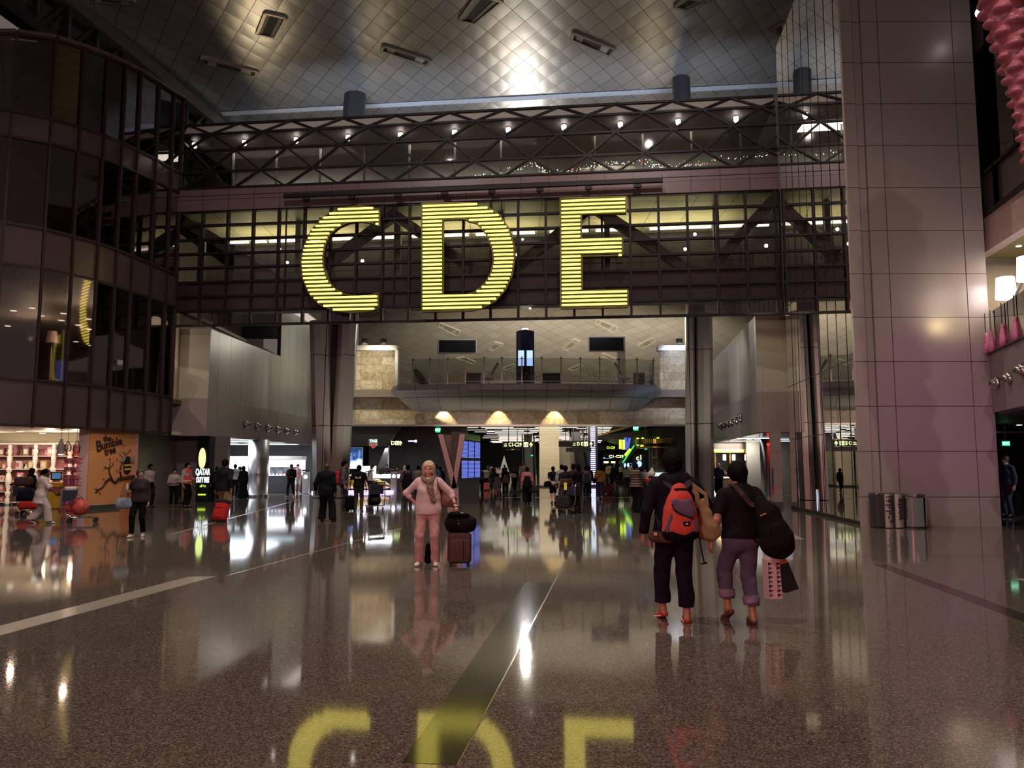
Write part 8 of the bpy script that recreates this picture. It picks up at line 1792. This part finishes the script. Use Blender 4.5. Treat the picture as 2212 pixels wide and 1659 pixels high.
q = J['W']((-.16, -.20, .90)); handbag('white bag hanging at the back of the woman in black', (q[0], q[1], q[2]), 0, .36, .12, .26, WHT)
quick('tall man in wide beige jacket rising above the crowd', 1133, 1060, 998, .1, skin=SKIN, hair=mat('hair_grey', (.10, .08, .07), .6), top=C_('jacket_beige', (.36, .28, .19)), sleeve=.95, hem=.85, bottom=KHK, shoes=SHB, wide=1.25, loose=.03)
T, J = quick('youth in red checked shirt with black backpack walking away', 1139, 1090, 1008, 0, skin=SKIN, hair=BLACKHAIR, top=mat('cloth_check_red', (.42, .14, .16), .8, var=.7, scale=45), sleeve=.5, hem=.92, bottom=BLK, shoes=SHB, feet=WK1, loose=.03)
backpack('black backpack on the youth in the red checked shirt', on_back(J, dy=-.25), 0, .34, .24, .46, BLK, vox=.014)
q = J['W']((.26, .0, .48)); handbag('dark grey bag carried by the youth in the red checked shirt', q, .2, .30, .16, .34, CHARC)
T, J = quick('young man in navy T-shirt and black shorts, hands clasped behind him', 1195, 1088, 1008, 0, skin=SKIN, hair=BLACKHAIR, top=NAVYC, sleeve=.42, hem=.93, bottom=BLK, blen=.50, shoes=SHB, feet=((.07, .02, 0, 0), (-.05, -.02, .02, .2)), wr=(.03, -.19, .99), wl=(-.04, -.20, .96), pr=(1, -.3, 0), pl=(-1, -.3, 0), vox=.0125)
q = J['W']((.03, -.235, .90)); T = thing('paper_sheet', 'white folded paper held behind the back of the young man in shorts', 'paper', q, .2); MB().rbox((0, 0, .0), (.20, .012, .11), .003).build('sheet', WHT, T)
q = J['W']((-.24, -.02, .72)); handbag('black cross body bag at the hip of the young man in shorts', q, 0, .22, .12, .24, BLK, strap=[Vector(J['W'](J['tp'](a))) - Vector(q) for a in ((-.20, -.10, .98), (-.10, -.158, 1.15), (.06, -.15, 1.38), (.115, -.06, 1.47), (.10, .04, 1.44))])
quick('man in navy T-shirt standing beside the loaded family trolley', 1222, 1106, 1006, .1, skin=SKIN, hair=BLACKHAIR, top=C_('tee_navy', (.014, .013, .022)), sleeve=.42, hem=.92, bottom=C_('trousers_grey', (.10, .095, .10)), blen=.08, shoes=SHB, feet=ST)
quick('man in pale grey shirt behind the man with the family trolley', 1214, 1090, 1004, -.2, skin=SKIN, top=C_('shirt_pale', (.34, .32, .32)), sleeve=.9, hem=.92, bottom=DKJ, shoes=SHB)
quick('woman in black V neck with long dark hair gripping the family trolley', 1249, 1108, 1003, .9, fem=True, skin=SKIN, hair=BLACKHAIR, hstyle='long', top=BLK, sleeve=.55, hem=.88, bottom=C_('trousers_dark_brown', (.035, .024, .022)), blen=.08, shoes=SHB, feet=ST, wr=(.22, .35, .98), wl=(-.16, .38, .98), pr=(.6, -.8, -.4), pl=(-.6, -.8, -.4))
quick('dark haired person close behind the woman at the family trolley', 1240, 1098, 1003, .3, skin=SKIN2, hair=BLACKHAIR, hstyle='mop', top=C_('maroon_dark', (.05, .018, .02)), sleeve=.9, hem=.9, bottom=BLK, shoes=SHB)
tf = fl(1236, 1110); trolley('family luggage trolley with brown bag beside the woman in black V neck', (tf[0] + .28, tf[1] + .05, 0), 1.0)
for lab, dx, z, w_, h_, m in (('brown bag on the family trolley', -.42, .92, .34, .26, BRNC), ('dark case on the family trolley', -.50, .19, .55, .42, CHARC)):
    T = thing('travel_bag', lab, 'bag', (tf[0] + .25 + dx, tf[1] + .30, z), 1.0); MB().rbox((0, 0, h_ / 2), (.36, w_, h_), .06, n=4).build('body', m, T, smooth=True); MB().tube([(0, -.08, h_ - .005), (0, -.05, h_ + .06), (0, .05, h_ + .06), (0, .08, h_ - .005)], .012, 6).build('grip', BLK, T)
T = thing('drink_carton', 'bright yellow carton on the family trolley', 'carton', (tf[0] - .22, tf[1] + .02, .92)); MB().rbox((0, 0, .0), (.09, .09, .24), .01).build('carton_body', mat('carton_yellow', (.75, .68, .06), .4, emit=(.8, .8, .1), es=.15), T)  # carton colour carries emission to look brightly lit
T, J = quick('person in pale shirt with grey backpack beside the light column', 1266, 1076, 1008, 0, top=C_('shirt_pale', ()), sleeve=.9, hem=.9, bottom=DKJ, shoes=SHB)
backpack('grey green backpack near the striped light column', on_back(J, dy=-.25), 0, .32, .24, .48, C_('pack_grey', (.08, .09, .10)), vox=.017)
quick('person in dark top directly in front of the escalator', 1272, 1070, 1007, .2, top=CHARC, sleeve=.9, hem=.9, bottom=BLK, shoes=SHB)
T, J = quick('man in mustard yellow shirt and jeans walking away', 1296, 1078, 1006, -.05, skin=SKIN, hair=BLACKHAIR, top=C_('mustard', (.50, .28, .05)), sleeve=.45, hem=.93, bottom=C_('jeans_blue', (.045, .055, .12)), blen=.12, shoes=SHW_, feet=WK2, wide=1.05)
q = J['W']((-.21, -.05, .80)); handbag('black cross body bag of the man in the mustard shirt', q, 0, .26, .12, .24, BLK, strap=[Vector(J['W'](J['tp'](a))) - Vector(q) for a in ((-.20, -.10, .98), (-.10, -.165, 1.15), (.06, -.155, 1.38), (.115, -.06, 1.48))])
p = fl(1313, 1067); suitcase('dark red suitcase with pale foot rolled through the crowd', (p[0], p[1], 0), .2, .46, .28, .55, C_('case_maroon', (.20, .03, .04)), tall=.4)
quick('woman in black pulling the dark red suitcase', 1323, 1062, 1011, .6, fem=True, hair=BLACKHAIR, hstyle='bob', top=BLK, sleeve=.9, hem=.85, bottom=BLK, shoes=SHB, feet=WK1)
quick('man in pale polo shirt far beyond the red suitcase', 1354, 1058, 1007, .1, top=C_('shirt_stone', (.30, .28, .25)), sleeve=.42, hem=.92, bottom=CHARC, shoes=SHB)
STR = bpy.data.materials.new('cloth_striped'); nt, N, L = nodes_of(STR); tc = N.new('ShaderNodeTexCoord'); wv = N.new('ShaderNodeTexWave'); wv.bands_direction = 'Z'; wv.inputs['Scale'].default_value = 3.6; wv.inputs['Distortion'].default_value = .6; L.new(tc.outputs['Object'], wv.inputs['Vector']); rp = N.new('ShaderNodeValToRGB'); rp.color_ramp.interpolation = 'CONSTANT'; rp.color_ramp.elements[0].color = (.02, .015, .018, 1); rp.color_ramp.elements[1].color = (.22, .15, .12, 1); rp.color_ramp.elements[1].position = .62; L.new(wv.outputs['Fac'], rp.inputs[0]); L.new(rp.outputs[0], N['Principled BSDF'].inputs['Base Color']); N['Principled BSDF'].inputs['Roughness'].default_value = .85
T, J = quick('man in striped jumper and dark cap pushing a trolley', 1374, 1107, 1001, -.95, skin=SKIN2, hair=BLK, hstyle='short', top=STR, sleeve=.95, hem=.90, bottom=BLK, blen=.08, shoes=SHB, feet=ST, wr=(.2, .38, 1.0), wl=(-.2, .38, 1.0), pr=(.5, -1, -.5), pl=(-.5, -1, -.5), loose=.02)
q = J['W']((0, .475, 0)); trolley('navy fronted luggage trolley pushed by the man in the striped jumper', (q[0], q[1], 0), -.95)
q = J['W']((0, .70, 0)); T = thing('travel_bag', 'bright red bag in the basket of the striped jumper man', 'bag', (q[0], q[1], .93), -.95); MB().rbox((0, 0, .12), (.42, .34, .24), .06, n=4).build('body', REDC, T, smooth=True); MB().tube([(-.08, 0, .235), (-.05, 0, .30), (.05, 0, .30), (.08, 0, .235)], .012, 6).build('grip', BLK, T)
q = J['W']((.05, .95, 0)); T = thing('travel_bag', 'grey case low on the trolley of the striped jumper man', 'bag', (q[0], q[1], .19), -.95); MB().rbox((0, 0, .24), (.40, .26, .46), .05, n=4).build('body', C_('case_grey', (.25, .20, .21)), T, smooth=True)
q = J['W']((.0, .72, 0)); T = thing('carrier_bag', 'crumpled white carrier bag on top of the bright red bag', 'bag', (q[0] + .06, q[1] + .05, 1.235)); S = SDF(.014); S.ball((0, 0, .11), .13, s=(1, .8, .9)); S.cone((0, 0, .18), (.03, 0, .28), .06, .03); sdf_obj('film', S.mesh(noise=.015, nf=28, cuts=((A3(0, 0, .0), A3(0, 0, -1)),)), WHT, T)
quickY('woman with long dark hair and white top behind the striped jumper man', 1393, 1011, 46, PI, fem=True, skin=SKIN, hair=BLACKHAIR, hstyle='long', top=WHT, sleeve=.9, hem=.9, bottom=BLK, shoes=SHB)
# ---- at the chocolate kiosk and in the right passage
quick('customer in navy jacket and pale cap leaning on the chocolate kiosk', 1554, 1069, 1001, .0, skin=SKIN2, hair=WHT, hstyle='short', top=C_('jacket_blue', (.035, .045, .075)), sleeve=.95, hem=.88, bottom=BLK, shoes=SHB, feet=ST, wr=(.22, .25, 1.1), wl=(-.22, .25, 1.1), loose=.03)
quickY('kiosk seller in white headscarf behind the chocolate counter', 1584, 1001, 48.6, PI, fem=True, skin=SKIN, hair=WHT, hstyle='scarf', top=BRNC, sleeve=.9, hem=.85, bottom=BLK, shoes=SHB)
quickY('kiosk seller in yellow shirt at the screen end of the counter', 1641, 1006, 48.4, PI, skin=SKIN2, top=C_('yellow_pale', (.5, .46, .16)), sleeve=.5, hem=.9, bottom=BLK, shoes=SHB)
T, J = quick('man in blue shirt and jeans standing in the dark passage past the pillar', 2180, 1117, 985, PI / 2 + .25, skin=SKIN, hair=BROWNHAIR, top=C_('shirt_petrol', (.045, .075, .11)), sleeve=.9, hem=.92, bottom=C_('jeans_mid', (.09, .12, .18)), blen=.06, shoes=SHB, feet=ST)
p = fl(2196, 1116); suitcase('tall black suitcase behind the man in the blue shirt', (p[0] + .10, p[1] + .25, 0), PI / 2, .40, .26, .66, BLK, tall=.3)
# ---- the far crowd, too small to tell apart
rnd = random.Random(21)
tops_ = [BLK, CHARC, GREYC, WHT, NAVYC, BRNC, KHK, BLUC]
for i in range(26):
    Y = rnd.uniform(58, 92); px = rnd.choice((rnd.uniform(1018, 1100), rnd.uniform(1296, 1400)))
    P_('distant walker in the crowd under the linear lights', (ray(px, 1030)[0] * Y, Y, 0), rnd.uniform(1.58, 1.84), rnd.choice((0, 0, 0, PI, .5, -.5)), skin=rnd.choice((SKIN, SKIN2, SKIN3)), hair=rnd.choice((BLACKHAIR, BLACKHAIR, BROWNHAIR)), fem=rnd.random() < .4, top=rnd.choice(tops_), sleeve=rnd.choice((.45, .95)), hem=.9, bottom=rnd.choice((BLK, DKJ, CHARC, KHK)), shoes=SHB, feet=rnd.choice((ST, WK1, WK2)), group='distant walkers under the linear lights', vox=.026)
# ------------------------------------------------------------------ lights of the place and added fills
def light(name, typ, loc, e, col, size=.5, target=None, spot=None, blend=.5, sy=None, spread=None):
    l = bpy.data.lights.new(name, typ); l.energy = e; l.color = col
    if typ == 'AREA':
        l.size = size
        if sy: l.shape = 'RECTANGLE'; l.size_y = sy
        if spread: l.spread = math.radians(spread)
    elif typ == 'SPOT': l.spot_size = math.radians(spot or 60); l.spot_blend = blend; l.shadow_soft_size = size
    else: l.shadow_soft_size = size
    o = bpy.data.objects.new(name, l); COL.objects.link(o); o.location = loc
    if target is not None: o.rotation_euler = (Vector(target) - Vector(loc)).to_track_quat('-Z', 'Y').to_euler()
    return o
w = bpy.data.worlds.new('night'); SC.world = w; w.use_nodes = True
w.node_tree.nodes['Background'].inputs[0].default_value = (.125, .100, .092, 1); w.node_tree.nodes['Background'].inputs[1].default_value = 1.0  # ambient fill, added to lift the dark parts of the hall
WARMC = (1.0, .78, .48); COOL = (.72, .82, 1.0); ROSE = (1.0, .18, .22)
# warm uplights on the ceiling
for x, y, z, tx, e in ((-16.4, 51, 12.5, -12.4, 700), (-.3, 51.5, 12.5, -.2, 150), (9.5, 51, 12.5, 7.4, 110), (-15.4, 46, 13.5, -11.8, 420), (-9, 50, 12, -7, 90)): light('uplight', 'SPOT', (x, y, z), e, WARMC, .25, (tx, 38.5, 21.5), 70, 1.0)
# cool wash on the ceiling from the roof of the bridge
for s in (5.0, 9, 14, 19, 23.5):
    p = bw(s, 16.8, 4.9); light('roof_wash', 'AREA', p, 150, COOL, 1.6, p + Vector((0, 4.4, 3.6)), sy=.3, spread=130)
for s in (6, 17):
    p = bw(s, 16.8, 1.0); light('roof_wash_front', 'AREA', p, 5, (.85, .86, .95), 1.5, p + Vector((0, -2.5, 4.6)), sy=.3)
# far vault lit from the upper hall
for x, y, e in ((-1, 66, 7500), (9, 66, 8500), (17, 70, 4500)): light('vault_uplight', 'SPOT', (x, y, 7.2), e, (1.0, .88, .70), .6, (x * .9, 92, 14), 95, .9)
light('tower_uplight', 'POINT', (TW.location.x, 58.6, ZN + zt_ + .5), 1500, (1, .93, .8), .25)
for x in (-4, 3, 10): light('upper_hall', 'SPOT', (x, 60, 17), 700, (1, .88, .7), .12, (x, 60, 0), 120, .8)
# marble downlights
for px in (957, 1077, 1198):
    x = at(px, 872, YM - .6)[0]; light('marble_spot', 'SPOT', (x, YM - .55, zat(872, YM - .5) - .05), 300, (1.0, .80, .48), .05, (x, YM - .08, 4.2), 74, .4)
light('marble_left', 'SPOT', (-9.5, 47, 11), 1900, (1, .86, .62), .3, (-9.4, 53, 6.8), 55, .9); light('marble_right', 'SPOT', (12, 46, 11), 1900, (.85, .88, 1.0), .3, (12.2, 53, 6.8), 55, .9)
light('balcony_blue', 'SPOT', (11.2, 44.5, 3.4), 220, (.35, .55, 1.0), .2, (9.4, 49, 6.0), 50, .9)
# boxes under the bridge
light('box_left_wash', 'SPOT', (-11.6, 37.2, 7.9), 50, (1, .90, .68), .2, (-13.6, 38, 6.0), 95, .9); light('box_left_front', 'SPOT', (-13.2, 32.5, 8.0), 55, (1, .86, .56), .3, (-14.1, 35.4, 6.0), 70, .9)
light('box_left_far', 'AREA', (-9.5, 46, 9), 70, (1, .95, .8), 1.5, (-12.9, 46, 6))
light('box_right_wash', 'SPOT', (8.4, 35.5, 8.0), 150, (1, .92, .8), .2, (10.2, 36, 6.0), 95, .9); light('box_right_front', 'SPOT', (9.6, 29.6, 8.4), 110, (1, .86, .56), .3, (10.4, 32.2, 6.0), 60, .9)
light('left_col', 'SPOT', (-5.5, 36.5, .6), 1500, (1, .9, .75), .2, (-9, 40.5, 6), 60, .9); light('right_col', 'SPOT', (6.5, 34, .6), 1300, (1, .92, .8), .2, (8.9, 38.5, 6), 60, .9)
# shops
for x, y in ((-18.9, 30.6), (-17.2, 30.6), (-20.6, 31.2), (-19.2, 32.2), (-16.9, 32), (-22, 32)): light('toy_shop', 'SPOT', (x, y, 2.9), 75, (1, .80, .58), .08, (x, y + .4, 0), 150, .7)
for x, y in ((-18.2, 31.4), (-20.8, 31.8), (-16.9, 31)): light('toy_shop_fill', 'POINT', (x, y, 2.45), 48, (1, .82, .60), .08)
for x, y in ((-18, 33), (-22, 36)): light('lounge_fill', 'POINT', (x, y, 7.4), 200, (1, .82, .64), .1)
light('bumble_panel', 'SPOT', (-13.4, 27.6, 3.6), 90, (1, .72, .55), .2, (-15.0, 29.8, 1.7), 60, .8)
light('bright_store', 'AREA', (-16, 44, 2.9), 650, (.85, .90, 1.0), 5, (-16, 44, 0), sy=6)
light('watch_store', 'AREA', (-8.6, 49.3, 2.9), 260, (.92, .95, 1.0), 2.5, (-8.6, 49.4, 0), sy=1)
light('kiosk_fill', 'AREA', (13.2, 45.2, 2.85), 280, (1, .86, .7), 2, (13.2, 46.5, .9), sy=1)
# lounge, bridge deck
for x, y in ((-18, 31.5), (-17.5, 35), (-21, 34), (-25, 36), (-19, 39), (-24, 41)): light('lounge', 'SPOT', (x, y, 8.38), 700, (1, .82, .62), .1, (x, y, 0), 140, .8)
for s in (4, 12.5, 21): light('deck_cove', 'AREA', bw(s, 11.6, 3.6), 130, (1.0, .95, .55), 6, bw(s, 12.7, 3.4), sy=.2)
light('far_hall_fill', 'AREA', (2.5, 56.5, 4.9), 420, (1, .90, .70), 9, (2.5, 60, 1.0), sy=1); light('far_hall_deep_fill', 'AREA', (2.5, 78, 4.8), 420, (1, .92, .8), 9, (2.5, 79, 0), sy=6)  # added area fills without fittings, brighten tiled pillars and crowd
light('marble_strip', 'AREA', (1, 49.5, 4.2), 45, (1, .82, .58), 12, (1, 53, 5.0), sy=.3)  # added fill for the marble and balcony underside
for s in (4, 12.5, 21): light('tube_fill', 'AREA', bw(s, 16.2, 2.5), 330, (1, .95, .88), 6, bw(s, 13, 2.9), sy=2)  # unseen area fills added to brighten the tube interior
for x in (-7, 5): light('bridge_front_fill', 'SPOT', (x, 19, 20.9), 2300, (1, .90, .84), .15, (x * .9, 33, 14), 75, .9)  # added spots that brighten the bridge front, no fittings
light('facade_fill', 'SPOT', (0, 4, 9), 3600, (1.0, .74, .68), .4, (-16.5, 28, 9.5), 66, 1.0)  # added rose fill spot, brightens the curved facade
light('passage', 'SPOT', (17.2, 23.8, 2.9), 90, (.85, .95, .9), .1, (16, 25.4, .8), 110, .8)  # added spot so the man in the passage is not too dark
light('gallery', 'AREA', (15, 20.8, 7.6), 130, (1, .85, .6), 2, (15, 20.8, 4)); light('pillar_glow', 'SPOT', (12.35, 20.2, 5.6), 42, (1.0, .85, .42), .1, (12.2, 21.6, 6.0), 100, 1.0)
# rose lamps behind the camera, inferred from red-lit faces; other coloured spots ahead
light('rose_lamp', 'SPOT', (-1.6, -3.5, 2.7), 1500, (1.0, .07, .08), .25, (1.2, 12, 1.3), 62, .8)
light('rose_lamp_wide', 'SPOT', (-6.0, -4.0, 8), 4600, (1.0, .77, .68), .5, (9, 24, 5), 64, 1.0)
light('magenta_lamp', 'SPOT', (10.9, 14.5, 1.5), 260, (.75, .12, .75), .3, (12.6, 21.6, 3.4), 55, 1.0)
for hx_, hy_ in ((-8, 6), (0, 12), (8, 6), (-8, 20), (3, 24)): light('hall_fill_spot', 'SPOT', (hx_, hy_, 20.5), 3600, (1, .86, .72), .12, (hx_, hy_ + 3, 0), 110, .8)  # added fill spots without fittings, lift floor and walls
light('violet_lamp', 'SPOT', (-5, 20, 5.5), 500, (.45, .2, .9), .3, (-8.6, 33, 8.6), 28, 1.0)
light('red_spot_bridge', 'SPOT', (-4, 20, 5.0), 420, (1, .08, .2), .3, (-7.6, 33, 8.3), 22, 1.0)
# ------------------------------------------------------------------ camera
cam = bpy.data.cameras.new('camera'); co = bpy.data.objects.new('camera', cam); COL.objects.link(co)
cam.sensor_width = 36; cam.lens = 36 * FPX / 2212; cam.clip_start = .05; cam.clip_end = 400
co.location = (0, 0, HC); co.rotation_euler = (PI / 2 + PITCH, 0, 0); SC.camera = co
vs = SC.view_settings; vs.view_transform = 'Standard'; vs.look = 'None'; vs.exposure = 0.0; vs.gamma = 1.0; vs.use_curve_mapping = False
SC.cycles.use_denoising = True; SC.cycles.max_bounces = 7; SC.cycles.use_adaptive_sampling = True; SC.cycles.adaptive_threshold = .035; SC.cycles.adaptive_min_samples = 24; SC.cycles.diffuse_bounces = 2; SC.cycles.glossy_bounces = 4; SC.cycles.transparent_max_bounces = 14; SC.cycles.transmission_bounces = 3
SC.cycles.sample_clamp_indirect = 4.0; SC.cycles.caustics_reflective = False; SC.cycles.caustics_refractive = False; SC.cycles.use_light_tree = True
# lettering: curves turned into real meshes
bpy.context.view_layer.update(); dg = bpy.context.evaluated_depsgraph_get()
for o in [o for o in list(COL.objects) if o.type == 'FONT']:
    me = bpy.data.meshes.new_from_object(o.evaluated_get(dg)); n_ = bpy.data.objects.new('lettering', me); COL.objects.link(n_)
    n_.parent = o.parent; n_.location = o.location; n_.rotation_euler = o.rotation_euler; n_.scale = o.scale
    bpy.data.objects.remove(o)
